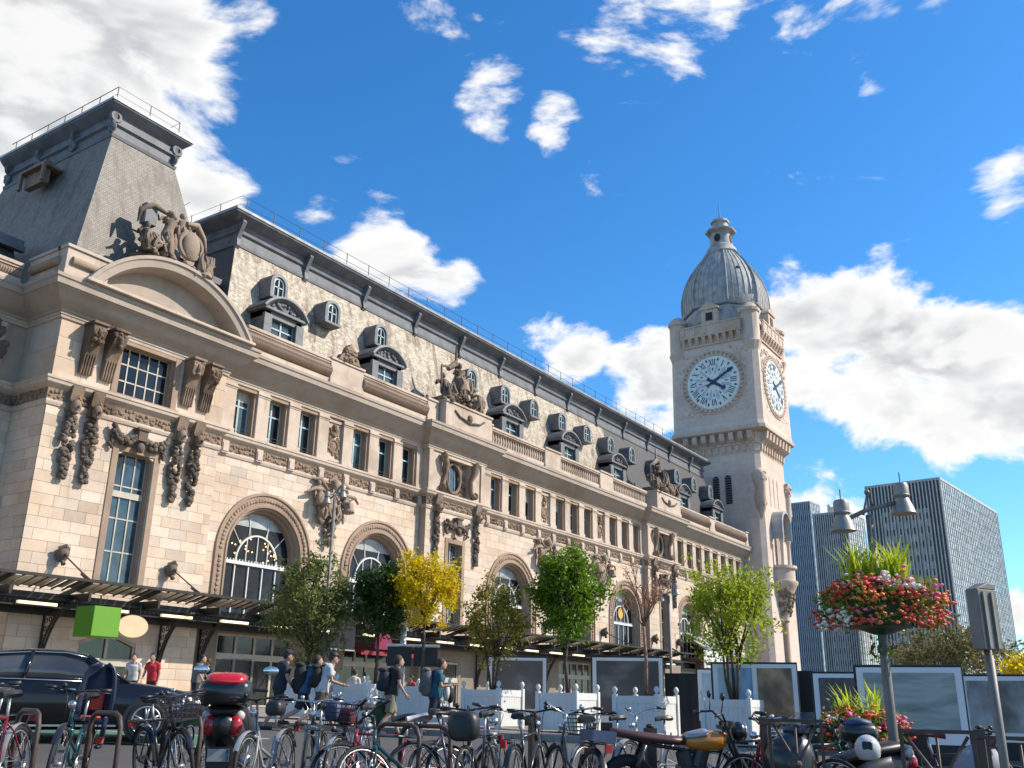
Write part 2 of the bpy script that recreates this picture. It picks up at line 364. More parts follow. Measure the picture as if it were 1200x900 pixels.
def link(name, me, mat, parent=None, bevel=0.0, kind=None, auto=None, remesh=None):
    if mat and not me.materials: me.materials.append(MATS[mat] if isinstance(mat, str) else mat)
    o = bpy.data.objects.new(name, me); COL.objects.link(o)
    if parent is not None:
        o.parent = parent
        if '_base' in parent: o['_base'] = list(parent['_base'])
    if remesh:
        r = o.modifiers.new('skin', 'REMESH'); r.mode = 'VOXEL'; r.voxel_size = remesh; r.use_smooth_shade = True
    if bevel:
        b = o.modifiers.new('edge', 'BEVEL'); b.width = bevel; b.segments = 1; b.limit_method = 'ANGLE'; b.angle_limit = 0.7
    if auto is not None:
        try: me.set_sharp_from_angle(angle=auto)
        except Exception: pass
    if kind: o['kind'] = kind
    return o
def thing(name, label, cat, loc=(0, 0, 0), rotz=0.0, group=None, world=True):
    """an Empty at the base of a thing; parts are given in world metres when world, else in its own axes"""
    o = bpy.data.objects.new(name, None); COL.objects.link(o); o.empty_display_size = 0.3
    o.location = loc; o.rotation_euler = (0, 0, rotz); o['label'] = label; o['category'] = cat
    if group: o['group'] = group
    o['_base'] = list(loc) if world else [0, 0, 0]; o['_root'] = True
    return o
def tag(o, label, cat, group=None):
    o['label'] = label; o['category'] = cat
    if group: o['group'] = group
    return o
def struct(o): o['kind'] = 'structure'; return o
def part_of(parent, child): child.parent = parent; return child
def copy_tree(o, parent=None):
    c = o.copy(); COL.objects.link(c)
    if parent is not None: c.parent = parent
    for ch in list(o.children): copy_tree(ch, c)
    return c
def inst(name, me, parent, loc, rot=(0, 0, 0), sc=(1, 1, 1)):
    o = bpy.data.objects.new(name, me); COL.objects.link(o); o.parent = parent
    b = parent.get('_base', (0, 0, 0)); o.location = (loc[0] - b[0], loc[1] - b[1], loc[2] - b[2]); o.rotation_euler = rot; o.scale = sc
    return o
def gz(x, y):                             # the forecourt falls gently towards the boulevard
    u = 0.552 * x - 0.834 * y
    v = 0.834 * x + 0.552 * y; t = max(0.0, min(1.0, (v - 12.5) / 7.5)); t = t * t * (3 - 2 * t)
    return -0.03 * max(-30.0, min(40.0, u)) - 0.22 * (1 - t)
def at(px, d, z=None, py=None):           # survey: bearing of a pixel column + distance -> plan position
    w = ray(px, 823 + 0.0152 * (px - 600)); k = d / math.hypot(w[0], w[1]); x, y = w[0] * k, w[1] * k
    return x, y
def zat(px, py, d):                       # survey: height of a sighted point at plan distance d
    w = ray(px, py); return CAM_H + w[2] * d / math.hypot(w[0], w[1])
# ---------------------------------------------------------------- the station building
ST = thing('station_building', 'long cream stone railway station with arched windows, carved cornice and pale slate mansard roof', 'station', (60, 36, 0))
YM, YP = 36.0, 35.5                                   # main front and projecting bays
PAV0, PAV1, PAVC = 19.6, 28.2, 23.9
BAYS = [(43.9, 49.9, 46.9), (74.4, 80.4, 77.4)]
ARCH = [32.1, 40.5, 54.1, 62.6, 71.1, 84.0, 92.4]
WALL_END = 99.4
LINE = [(4, 38), (PAV0, 38), (PAV0, YP), (PAV1, YP), (PAV1, YM), (BAYS[0][0], YM), (BAYS[0][0], YP), (BAYS[0][1], YP), (BAYS[0][1], YM),
        (BAYS[1][0], YM), (BAYS[1][0], YP), (BAYS[1][1], YP), (BAYS[1][1], YM), (WALL_END, YM)]
def tone():
    k = 1 + rng.normal(0, 0.07); w = rng.normal(0, 0.025)
    if rng.random() < 0.06: k *= 0.86; w += .03
    return (k * (1 + w), k, k * (1 - w))
def courses(x0, x1, z0, z1, holes, ch=0.46, bw=1.0, gap=0.007):
    """ashlar: yields quads (x,z) of every stone of a wall face round its openings"""
    nz = max(1, round((z1 - z0) / ch)); h = (z1 - z0) / nz
    for i in range(nz):
        a, b = z0 + i * h, z0 + (i + 1) * h
        free = [(x0, x0, x1, x1)]
        for f in holes:
            lo, hi = f(a), f(b)
            if lo is None and hi is None: continue
            if lo is None: c = (hi[0] + hi[1]) / 2; lo = (hi[0], hi[1])
            if hi is None: c = (lo[0] + lo[1]) / 2; hi = (c, c)
            nf = []
            for (l0, l1, r0, r1) in free:
                if lo[0] > r0 or lo[1] < l0: nf.append((l0, l1, r0, r1)); continue
                if lo[0] - l0 > 0.05: nf.append((l0, l1, lo[0], hi[0]))
                if r0 - lo[1] > 0.05: nf.append((lo[1], hi[1], r0, r1))
            free = nf
        for (l0, l1, r0, r1) in free:
            xs = []; x = math.floor(l0 / bw) * bw + (bw / 2 if i % 2 else 0) + rng.normal(0, .03)
            while x < max(r0, r1):
                if x > max(l0, l1) + 0.28 and x < min(r0, r1) - 0.28: xs.append(x)
                x += bw * rng.uniform(.85, 1.15)
            eb = [l0] + xs + [r0]; et = [l1] + xs + [r1]; g = gap
            for k in range(len(eb) - 1):
                yield [(eb[k] + g, a + g), (eb[k + 1] - g, a + g), (et[k + 1] - g, b - g), (et[k] + g, b - g)]
def arch_hole(c, r, cz):
    def f(z):
        if z <= cz: return (c - r, c + r)
        d = z - cz
        if d >= r: return None
        w = math.sqrt(r * r - d * d); return (c - w, c + w)
    return f
def rect_hole(xa, xb, za, zb):
    def f(z): return (xa, xb) if za - 1e-3 <= z <= zb + 1e-3 else None
    return f
stones = []                                            # (size, builder args)
def face_x(x0, x1, y, z0, z1, holes, **k):             # wall facing the forecourt
    for q in courses(x0, x1, z0, z1, holes, **k): stones.append(((x0 + x1) / 2, q, y, 'y'))
ARCH_CZ, ARCH_R, ARCH_O = 7.5, 2.1, 3.05
face_x(PAV0, PAV1, YP, 0.2, 11.98, [rect_hole(23.1, 24.8, 5.2, 10.8), rect_hole(22.6, 25.2, -1, 3.2)], ch=0.46)
holes = [arch_hole(c, 2.5, ARCH_CZ) for c in ARCH]
face_x(PAV1, BAYS[0][0], YM, 4.0, 11.98, holes[:2])
face_x(BAYS[0][1], BAYS[1][0], YM, 4.0, 11.98, holes[2:5])
face_x(BAYS[1][1], WALL_END, YM, 4.0, 11.98, holes[5:])
for (a, b, c) in BAYS: face_x(a, b, YP, 4.0, 11.98, [rect_hole(c - .75, c + .75, 5.2, 10.2)])
face_x(4, PAV0 - .02, 38.0, 4.0, 11.98, [])
for q in courses(35.52, 38.0, 0.2, 11.98, []): stones.append((PAV0, q, PAV0, 'x'))
for q in courses(35.52, 38.0, 13.1, 15.7, [], ch=1.3, bw=5): stones.append((PAV0, q, PAV0, 'x'))
for (xa, xb) in ((PAV0, 22.35), (25.45, PAV1)):
    for q in courses(xa, xb, 13.1, 15.7, [], ch=0.87, bw=1.5): stones.append((23, q, YP, 'y'))
def stone_poly(mb, q, y, ax, t):
    if ax == 'y': mb.prism_y(q, y - 0.012, y + 0.25, t)
    else:
        n = 4; vs = [(y - 0.012, a, b) for a, b in q] + [(y + .25, a, b) for a, b in q]
        mb.add(vs, [(3, 2, 1, 0), (4, 5, 6, 7)] + [(i, (i + 1) % 4, (i + 1) % 4 + 4, i + 4) for i in range(4)], t)
near = sorted(range(len(stones)), key=lambda i: (min(p[1] for p in stones[i][1]) < 4.6, stones[i][1][0][0] if stones[i][3] == 'y' else PAV0))
near = [i for i in near if not (stones[i][3] == 'y' and stones[i][2] == 38.0)]
single = set(near[:300]); rest = MB()
for i, (_, q, y, ax) in enumerate(stones):
    if i in single:
        m = MB(); stone_poly(m, q, y, ax, tone()); m.build('stone_block', 'stone_block', ST)
    else: stone_poly(rest, q, y, ax, tone())
rest.build('ashlar_wall', 'stone_block', ST, kind='stuff')
# core behind the stones, same openings, seen only in the joints
core = MB()
def core_x(x0, x1, y, z0, z1, holes):
    for q in courses(x0, x1, z0, z1, holes, ch=0.46, bw=500, gap=0.0): core.prism_y(q, y + 0.006, y + 0.3)
core_x(PAV0 + .006, PAV1, YP, 0, 11.98, [rect_hole(23.1, 24.8, 5.2, 10.8), rect_hole(22.6, 25.2, -1, 3.2)])
core_x(PAV1, BAYS[0][0], YM, 4.0, 11.98, holes[:2]); core_x(BAYS[0][1], BAYS[1][0], YM, 4.0, 11.98, holes[2:5]); core_x(BAYS[1][1], WALL_END, YM, 4.0, 11.98, holes[5:])
for (a, b, c) in BAYS: core_x(a, b, YP, 4.0, 11.98, [rect_hole(c - .75, c + .75, 5.2, 10.2)])
core.box(4, PAV0, 38.006, 38.3, 0, 17); core.box(PAV0 + .006, PAV0 + .2, 35.51, 38.0, 0, 17)
for (a, b, c) in BAYS + [(PAV0, PAV1, 0)]: core.box(b - .3, b - .004, YP + .3, YM + .1, 0, 17); core.box(a + .004, a + .3, YP + .3, YM + .1, 0, 17)
core.build('wall_core', 'stone_joint', ST)
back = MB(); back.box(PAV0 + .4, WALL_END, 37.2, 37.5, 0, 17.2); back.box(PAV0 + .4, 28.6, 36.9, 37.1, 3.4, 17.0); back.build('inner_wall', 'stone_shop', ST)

# mouldings that run the whole length
m = MB(); m.sweep(LINE, [(-.2, 11.9), (.06, 11.9), (.1, 12.02), (.1, 12.1), (.07, 12.12), (.07, 12.62), (.16, 12.68), (.28, 12.78), (.30, 12.9), (.34, 12.93), (.34, 13.04), (0.05, 13.08), (-.2, 13.08)])
m.build('string_course', 'stone_trim', ST, bevel=0.01)
m = MB(); m.sweep(LINE, [(-.3, 15.62), (.08, 15.62), (.1, 15.74), (.14, 15.76), (.14, 15.86), (-.3, 15.86)]); m.build('architrave', 'stone_trim', ST)
m = MB(); m.sweep(LINE, [(-.3, 15.862), (.18, 15.862), (.22, 15.96), (.36, 16.04), (.55, 16.2), (.74, 16.4), (.86, 16.56), (.9, 16.58), (.92, 16.62), (1.0, 16.64), (1.02, 16.86), (1.08, 16.92), (1.08, 17.06), (.95, 17.1), (-.3, 17.16)])
m.build('cornice', 'stone_soffit', ST, auto=0.5)
# dentil-like modillions under the string course
mod = MB(); mod.box(-.2, .2, -.12, .06, 12.0, 12.62); mod.box(-.16, .16, -.16, 0, 12.08, 12.5); mod_me = mod.mesh('modillion'); mod_me.materials.append(MATS['stone_trim'])
def win_groups():
    for c in ARCH[:5]: yield [c - 2.15, c, c + 2.15]
    yield [82.4 + 2.13 * k for k in range(8)]
GROUPS = list(win_groups())
for g in GROUPS:
    for x in [g[0] - 1.08] + [v + 1.08 for v in g]: inst('modillion', mod_me, ST, (x, YM - .07, 0))
# carved frieze scrolls on the string course
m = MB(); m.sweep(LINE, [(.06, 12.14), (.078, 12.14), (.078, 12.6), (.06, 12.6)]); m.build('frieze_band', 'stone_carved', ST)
fr = MB()
for i in range(len(LINE) - 1):
    (xa, ya), (xb, yb) = LINE[i], LINE[i + 1]; L = math.hypot(xb - xa, yb - ya); n = int(L / 0.17)
    if L < 1: continue
    nx, ny = (yb - ya) / L, -(xb - xa) / L
    for k in range(n):
        t = (k + .5) / n; [fr.ico((xa + (xb - xa) * t + nx * .07 + rng.normal(0, .03), ya + (yb - ya) * t + ny * .07, zz + rng.normal(0, .05)), rng.uniform(.06, .1), (1.2, 1, 1.1), .7) for zz in (12.26, 12.46)]
fr.build('frieze_carving', 'stone_carved', ST, kind='stuff')

# upper storey: piers, recessed windows
def pier(x, w):
    m = MB(); m.box(x - w / 2, x + w / 2, YM - .1, YM + .5, 13.1, 15.62); m.box(x - w / 2 - .04, x + w / 2 + .04, YM - .15, YM + .2, 13.1, 13.32)
    m.box(x - w / 2 - .05, x + w / 2 + .05, YM - .16, YM + .2, 15.4, 15.5); m.box(x - w / 2 - .03, x + w / 2 + .03, YM - .13, YM + .2, 15.3, 15.36)
    m.build('pilaster', 'stone_trim', ST, bevel=0.012)
WH = 0.68
def upper_window(x, k):
    w = MB()
    y = YM + .46
    fx = WH - .04; cx0 = x; x = x - .1
    w.box(x - fx, x - fx + .07, y - .05, y, 13.12, 15.42); w.box(x + fx - .07, x + fx, y - .05, y, 13.12, 15.42); w.box(x - .05, x + .05, y - .06, y, 13.12, 15.42)
    w.box(x - fx, x + fx, y - .045, y, 15.36, 15.44); w.box(x - fx, x + fx, y - .045, y, 14.62, 14.7); w.box(x - fx, x + fx, y - .045, y, 13.1, 13.2)
    fo = w.build('window', 'frame_blue', ST)
    g = MB(); g.box(x - fx, x, y - .012, y + .02, 13.1, 15.44); g.build('pane', 'glass_pale' if k % 4 else 'glass_dark', fo); g = MB(); g.box(x + .001, x + fx, y - .012, y + .02, 13.1, 15.44); g.build('pane', 'glass_dark' if k % 3 else 'glass_blue', fo)
    if rng.random() < .4:
        hb_ = rng.uniform(.4, 1.5); g = MB(); g.box(x - fx + .08, x + fx - .08, y - .02, y - .014, 15.36 - hb_, 15.36); g.build('blind', 'frame_cream', fo)
    x = cx0
    s = MB(); s.box(x + WH - .14, x + WH, YM + .02, y + .1, 13.08, 15.43); s.box(x - WH, x - WH + .03, YM + .02, y + .1, 13.08, 15.43); s.box(x - WH, x + WH, YM - .02, y + .1, 15.43, 15.62); s.box(x - WH - .0, x + WH, y + .02, y + .1, 13.08, 15.45); s.build('lintel', 'frame_brown' if False else 'stone_arch', fo)
    r = MB(); r.tube([(x - WH, YM + .12, 13.45), (x + WH, YM + .12, 13.45)], .014, 5); r.tube([(x - WH, YM + .12, 13.28), (x + WH, YM + .12, 13.28)], .014, 5); r.build('rail', 'iron_black', fo)
def blob_panel(m, cx, y, z0, z1, w, n, s=0.13):
    for _ in range(n):
        x = cx + rng.uniform(-w / 2, w / 2); z = rng.uniform(z0, z1); m.ico((x, y, z), s * rng.uniform(.6, 1.3), (1, .8, 1), .5)
k = 0
for gi, g in enumerate(GROUPS):
    for x in g: upper_window(x, k); k += 1
    for a, b in zip(g[:-1], g[1:]): pier((a + b) / 2, (b - a) - 2 * WH)
    pier(g[0] - 1.08, .78); pier(g[-1] + 1.08, .78)
def relief(cx):
    f = MB(); f.box(cx - .72, cx + .72, YM + .1, YM + .4, 13.1, 15.62); f.box(cx - .66, cx - .54, YM + .02, YM + .2, 13.2, 15.5); f.box(cx + .54, cx + .66, YM + .02, YM + .2, 13.2, 15.5); f.box(cx - .54, cx + .54, YM + .02, YM + .2, 15.36, 15.5); f.box(cx - .54, cx + .54, YM + .02, YM + .2, 13.2, 13.32)
    p = f.build('relief_panel', 'stone_trim', ST)
    c = MB(); c.ring((cx, YM + .06, 14.05), .34, .07, 'y', 20, 6); c.ball((cx, YM + .1, 14.05), .26, 10, 8, (1, .4, 1.1)); c.ball((cx, YM + .02, 15.05), .17, 8, 6, (.9, .9, 1.2)); c.tube([(cx - .3, YM + .05, 14.8), (cx, YM, 14.6), (cx + .3, YM + .05, 14.8)], .09, 6)
    blob_panel(c, cx, YM + .1, 13.4, 15.3, .95, 34, .12); c.build('carved_emblem', 'stone_carved', p)
for cx in ((ARCH[0] + ARCH[1]) / 2, (ARCH[2] + ARCH[3]) / 2, (ARCH[3] + ARCH[4]) / 2): relief(cx)
fill = MB()
ends = [(PAV1, GROUPS[0][0] - 1.47), (GROUPS[1][-1] + 1.47, BAYS[0][0]), (BAYS[0][1], GROUPS[2][0] - 1.47), (GROUPS[4][-1] + 1.47, BAYS[1][0]), (GROUPS[5][-1] + 1.47, WALL_END)]
for a, b in ends:
    if b - a > .05: fill.box(a, b, YM + .05, YM + .5, 13.08, 15.62)
fill.build('upper_wall', 'stone_trim', ST)

# big arched windows
def arch_window(c, k):
    a = MB()
    a.arch(c, ARCH_CZ, [(3.08, YM - .02), (3.06, YM - .11), (2.95, YM - .12), (2.92, YM - .05), (2.50, YM - .03), (2.46, YM - .09), (2.36, YM - .08), (2.33, YM + .05), (2.24, YM + .08), (2.22, YM + .28), (2.12, YM + .30), (2.1, YM + .62), (2.55, YM + .62), (2.6, YM + .2), (3.0, YM + .2)], 4.0, 28)
    ar = a.build('arch_surround', 'stone_arch', ST, auto=0.6)
    o = MB()
    for i in range(44):
        t = PI * (i + .5) / 44; o.ico((c + 2.72 * math.cos(t), YM - .06, ARCH_CZ + 2.72 * math.sin(t)), .12, (1, .55, 1), .6)
    for z in np.arange(5.2, 7.4, .22):
        for sgn in (-1, 1): o.ico((c + sgn * 2.72, YM - .06, z), .12, (1, .55, 1), .6)
    o.build('arch_carving', 'stone_arch', ar, kind='stuff')
    w = MB(); y = YM + .6; tz = 6.95
    w.box(c - 2.12, c + 2.12, y - .14, y + .02, tz + .04, tz + .2)
    for i in range(22): w.box(c - 2.05 + i * .19, c - 2.0 + i * .19, y - .12, y - .06, tz + .2, tz + .29)
    for x in (-1.3, -.45, .45, 1.3): w.box(c + x - .03, c + x + .03, y - .08, y + .02, 4.6, tz)
    for x in (-.68, 0, .68): w.box(c + x - .02, c + x + .02, y - .07, y + .02, tz + .2, tz + .3 + math.sqrt(max(0, 1.28 ** 2 - x * x)))
    w.arch(c, tz + .25, [(1.34, y - .1), (1.26, y - .1), (1.26, y + .02), (1.34, y + .02)], tz + .2, 22)
    for t in (.62, 1.2, PI - 1.2, PI - .62): w.tube([(c + 1.3 * math.cos(t), y - .03, tz + .25 + 1.3 * math.sin(t)), (c + 2.15 * math.cos(t * .98), y - .03, ARCH_CZ + 2.1 * math.sin(t * .98))], .025, 5)
    w.box(c - .6, c - .57, y - .05, y + .02, tz + 1.5, 9.4); w.box(c + .57, c + .6, y - .05, y + .02, tz + 1.5, 9.4)
    w.box(c - 2.12, c + 2.12, y - .1, y + .04, 4.55, 4.68)
    wo = w.build('arch_window', 'paint_white', ST)
    g = MB(); n = 24; poly = [(c - 2.13, 4.5), (c + 2.13, 4.5)] + [(c + 2.13 * math.cos(PI * i / n), ARCH_CZ + 2.13 * math.sin(PI * i / n)) for i in range(n + 1)]
    g.prism_y(poly, y, y + .03); g.build('pane', 'glass_dark', wo)
    bl = MB(); bl.prism_y([(c + 2.1 * math.cos(t), ARCH_CZ + 2.1 * math.sin(t)) for t in np.linspace(.72, PI - .72, 14)], y - .012, y - .004); bl.build('blind', 'zinc_pale', wo)
    if k == 4: d = MB(); d.lathe([(.01, -.02), (.42, -.02), (.42, .02), (.01, .02)], 20, (0, 0, 0)); d.v = [(c + a, y - .06 + b2 * 0 + z2, tz + .95 + b2) for a, b2, z2 in d.v]; d.build('emblem', 'gilt_lamp', wo)
for k, c in enumerate(ARCH): arch_window(c, k)
# warm chandeliers glimpsed through the first arch
ch = MB()
for i in range(26):
    s = -1 if i < 13 else 1; ch.ball((ARCH[0] + s * .95 + rng.normal(0, .32), YM + .585, 7.75 + rng.normal(0, .3)), .035, 6, 4)
MATS['lamp_glow'] = plain('lamp_glow', (1, .6, .25), .5, 0, .02, 3, emit=(1, .55, .2), estr=2.0)
ch.build('chandelier_bulbs', 'lamp_glow', ST)

# rectangular windows
def rect_window(c, hw, z0, z1, y, cols, rows, mat='glass_blue', fm='frame_cream', tz=None, depth=.45, bar=.03):
    s = MB(); s.box(c - hw - .3, c - hw, y - .06, y + depth + .1, z0, z1 + .3); s.box(c + hw, c + hw + .3, y - .06, y + depth + .1, z0, z1 + .3); s.box(c - hw, c + hw, y - .06, y + depth + .1, z1, z1 + .3)
    s.box(c - hw - .4, c + hw + .4, y - .16, y + depth, z0 - .2, z0)
    s.box(c - hw - .02, c - hw + .08, y + .1, y + depth, z0, z1); s.box(c + hw - .08, c + hw + .02, y + .1, y + depth, z0, z1)
    so_ = s.build('window_surround', 'stone_arch', ST, bevel=.012)
    w = MB(); yy = y + depth - .04
    for i in range(cols + 1): x = c - hw + .09 + (2 * hw - .18) * i / cols; w.box(x - bar, x + bar, yy - .05, yy, z0, z1)
    for j in range(rows + 1): z = z0 + (z1 - z0) * j / rows; w.box(c - hw, c + hw, yy - .04, yy, z - bar, z + bar)
    if tz: w.box(c - hw, c + hw, yy - .1, yy, tz - .13, tz + .13)
    wo = w.build('window', fm, ST)
    xs = [c - hw + (2 * hw) * i / cols for i in range(cols + 1)]
    for i in range(cols):
        for j in range(rows):
            g = MB(); g.box(xs[i], xs[i + 1], yy - .01 + rng.uniform(-.004, .004), yy + .01, z0 + (z1 - z0) * j / rows, z0 + (z1 - z0) * (j + 1) / rows); g.build('pane', mat, wo)
rect_window(23.95, .88, 5.2, 10.75, YP, 3, 4, tz=9.0)
rect_window(23.9, 1.36, 13.16, 15.42, YP, 5, 3, 'glass_dark')
for (a, b, c) in BAYS: rect_window(c, .72, 5.2, 10.1, YP, 2, 4, 'glass_blue', 'frame_cream')

# consoles, masks and fruit drops
def upper_console(x):
    m = MB(); y = YP
    m.prism_x([(y + .1, 13.55), (y - .12, 13.55), (y - .18, 13.75), (y - .24, 14.3), (y - .42, 14.75), (y - .66, 15.05), (y - .74, 15.3), (y - .7, 15.6), (y + .1, 15.6)], x - .3, x + .3)
    for i in range(5): m.tube([(x - .24 + i * .12, y - .14, 13.5), (x - .24 + i * .12, y - .2, 13.9), (x - .24 + i * .12, y - .3, 14.35)], .05, 6)
    for i in range(16): m.ico((x + rng.uniform(-.26, .26), y - .62 + rng.uniform(-.12, .08), rng.uniform(14.85, 15.5)), .12, (1, 1, 1), .5)
    m.ring((x, y - .55, 15.25), .2, .1, 'x', 14, 6)
    m.box(x - .36, x + .36, y - .8, y + .1, 15.6, 15.72)
    m.build('console', 'stone_carved', ST, bevel=.015)
for x in (20.95, 21.95, 26.05, 27.05): upper_console(x)
def drop(x, y, z1=12.0, z0=9.2, r=.27):
    m = MB(); m.prism_x([(y + .05, 11.75), (y - .2, 11.8), (y - .3, 12.3), (y - .42, 12.85), (y + .05, 12.85)], x - .26, x + .26)
    m.ball((x, y - .36, 12.0), .25, 12, 9, (.85, .9, 1.25)); m.ball((x, y - .62, 11.95), .06, 6, 5, (.8, 1, 1.3)); m.tube([(x - .22, y - .3, 12.2), (x, y - .45, 12.38), (x + .22, y - .3, 12.2)], .09, 7); m.tube([(x - .16, y - .42, 11.8), (x, y - .5, 11.72), (x + .16, y - .42, 11.8)], .07, 6)
    h = m.build('mask_console', 'stone_carved', ST, auto=.7)
    d = MB(); n = 60
    for i in range(n):
        t = i / n; z = 11.75 + (z0 - 11.75) * t; ww = r * (0.62 + .5 * math.sin(PI * min(1, t * 1.25)) * (1 - .3 * (t > .85)))
        a = rng.uniform(0, PI); d.ico((x + ww * math.cos(a) * .8, y - .1 - ww * math.sin(a) * .8, z), .13 * rng.uniform(.7, 1.25), (1, 1, 1), .4)
    for i in range(8): d.ico((x + rng.uniform(-.1, .1), y - .12 - rng.uniform(0, .1), z0 + rng.uniform(-.15, .1)), .12)
    d.build('fruit_drop', 'stone_dark', ST, auto=.9)
for x in (20.65, 21.6, 25.85, 26.8): drop(x, YP)
for (a, b, c) in BAYS:
    for x in (c - 2.1, c + 2.05): drop(x, YP, 12, 9.2, .2)
def garland(c, hw, y, z, sag):
    m = MB(); n = 80
    for i in range(n):
        t = i / (n - 1); u = abs(t - .5) * 2
        zz = z + .1 - sag * (1 - (2 * abs(u - .5)) ** 2) + (0.1 if u > .9 else 0); r = .2
        a = rng.uniform(0, 2 * PI); m.ico((c + (t - .5) * 2 * hw, y - .16 - .12 * abs(math.cos(a)), zz + r * math.sin(a) * .7), .12 * rng.uniform(.8, 1.3))
    for s in (-1, 1):
        for i in range(9): m.ico((c + s * hw * .96 + rng.normal(0, .05), y - .15, z - .1 - i * .07), .09)
    m.box(c - .22, c + .22, y - .4, y, z - .15, z + .3); m.box(c - .3, c + .3, y - .46, y, z + .3, z + .4); m.ball((c, y - .3, z - .45), .2, 8, 6, (1, .8, 1.2))
    m.build('garland', 'stone_dark', ST, auto=.9)
garland(23.9, 1.35, YP, 11.45, .35)
for (a, b, c) in BAYS: garland(c, 1.15, YP, 11.3, .3)
# small masks that hold the canopy rods
MASK_X = [14.2, 21.2, 26.3] + [ARCH[0] + 4.25, BAYS[0][0] + .45, BAYS[0][1] - .45] + [(ARCH[2] + ARCH[3]) / 2, (ARCH[3] + ARCH[4]) / 2, BAYS[1][0] + .5, BAYS[1][1] - .5]
for x in MASK_X:
    y = 38 if x < PAV0 else (YP if (x < PAV1 or any(a < x < b for a, b, _ in BAYS)) else YM)
    m = MB(); m.ball((x, y - .22, 6.1), .27, 10, 8, (.9, 1, 1.2)); m.ball((x, y - .5, 6.08), .07, 6, 5); m.tube([(x - .22, y - .25, 6.3), (x, y - .4, 6.42), (x + .22, y - .25, 6.3)], .08, 6); m.tube([(x, y - .3, 5.85), (x, y - .4, 5.7)], .1, 6)
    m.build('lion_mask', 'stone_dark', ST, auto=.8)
# cartouches between the arches
# oculus bays in the upper storey
def oculus(c):
    f = MB()
    f.box(c - 3, c - 1.5, YP + .02, YP + .6, 13.08, 15.62); f.box(c + 1.5, c + 3, YP + .02, YP + .6, 13.08, 15.62); f.box(c - 1.5, c + 1.5, YP + .5, YP + .7, 13.08, 15.62); f.box(c - 1.5, c + 1.5, YP - .02, YP + .5, 15.4, 15.62)
    for s in (-1, 1): f.box(c + s * 2.75 - .2, c + s * 2.75 + .2, YP - .08, YP + .1, 13.1, 15.6)
    p = f.build('oculus_bay', 'stone_trim', ST)
    r = MB(); n = 26; rr = []
    for i in range(n): a = 2 * PI * i / n; rr.append((c + .72 * math.cos(a), YP + .3, 14.3 + .95 * math.sin(a)))
    r.tube(rr + [rr[0]], .11, 8); 
    for s in (-1, 1):
        r.tube([(c + s * 1.75, YP - .25, 15.45), (c + s * 1.55, YP - .3, 14.9), (c + s * 1.35, YP - .1, 14.3), (c + s * 1.5, YP - .05, 13.6), (c + s * 1.7, YP - .25, 13.25)], [.26, .22, .16, .17, .24], 8)
        r.ring((c + s * 1.7, YP - .25, 13.4), .17, .08, 'x', 12, 6); r.ring((c + s * 1.72, YP - .28, 15.35), .2, .09, 'x', 12, 6)
    for i in range(70):
        x = c + rng.uniform(-1.45, 1.45); z = rng.uniform(13.2, 15.4)
        if ((x - c) / .8) ** 2 + ((z - 14.3) / 1.05) ** 2 > 1.1: r.ico((x, YP + .42, z), .16 * rng.uniform(.6, 1.2), (1, .8, 1), .5)
    r.build('scroll_frame', 'stone_carved', p, auto=.8)
    g = MB(); g.prism_y([(c + .7 * math.cos(2 * PI * i / n), 14.3 + .93 * math.sin(2 * PI * i / n)) for i in range(n)], YP + .44, YP + .48); g.build('pane', 'glass_blue', p)
    b = MB(); b.box(c - .3, c - .26, YP + .4, YP + .44, 13.45, 15.15); b.box(c + .26, c + .3, YP + .4, YP + .44, 13.45, 15.15); b.build('glazing_bar', 'zinc_pale', p)
for (a, b, c) in BAYS: oculus(c)
# coat of arms on the left wing
m = MB(); m.box(17.0, 18.6, 37.7, 38.0, 13.2, 15.5); cb_ = m.build('crest_panel', 'stone_trim', ST)
m = MB()
for i in range(70): a = rng.uniform(0, 2 * PI); rr = rng.uniform(.75, 1.05); m.ico((17.8 + .8 * rr * math.cos(a), 37.65, 14.35 + 1.15 * rr * math.sin(a)), .2, (1, .8, 1), .5)
m.build('crest_wreath', 'stone_dark', cb_, auto=.8)
plain('enamel_blue', (.03, .06, .28), .35, 0, .1, 3); plain('enamel_white', (.6, .6, .58), .4, 0, .05, 3)
m = MB(); m.box(17.4, 18.2, 37.6, 37.7, 13.75, 15.0); sh = m.build('crest_shield', 'enamel_white', cb_)
for (x, z) in ((17.45, 13.8), (17.83, 13.8), (17.45, 14.45), (17.83, 14.45)): m = MB(); m.box(x, x + .3, 37.56, 37.6, z, z + .5); m.build('shield_quarter', 'enamel_blue', sh)

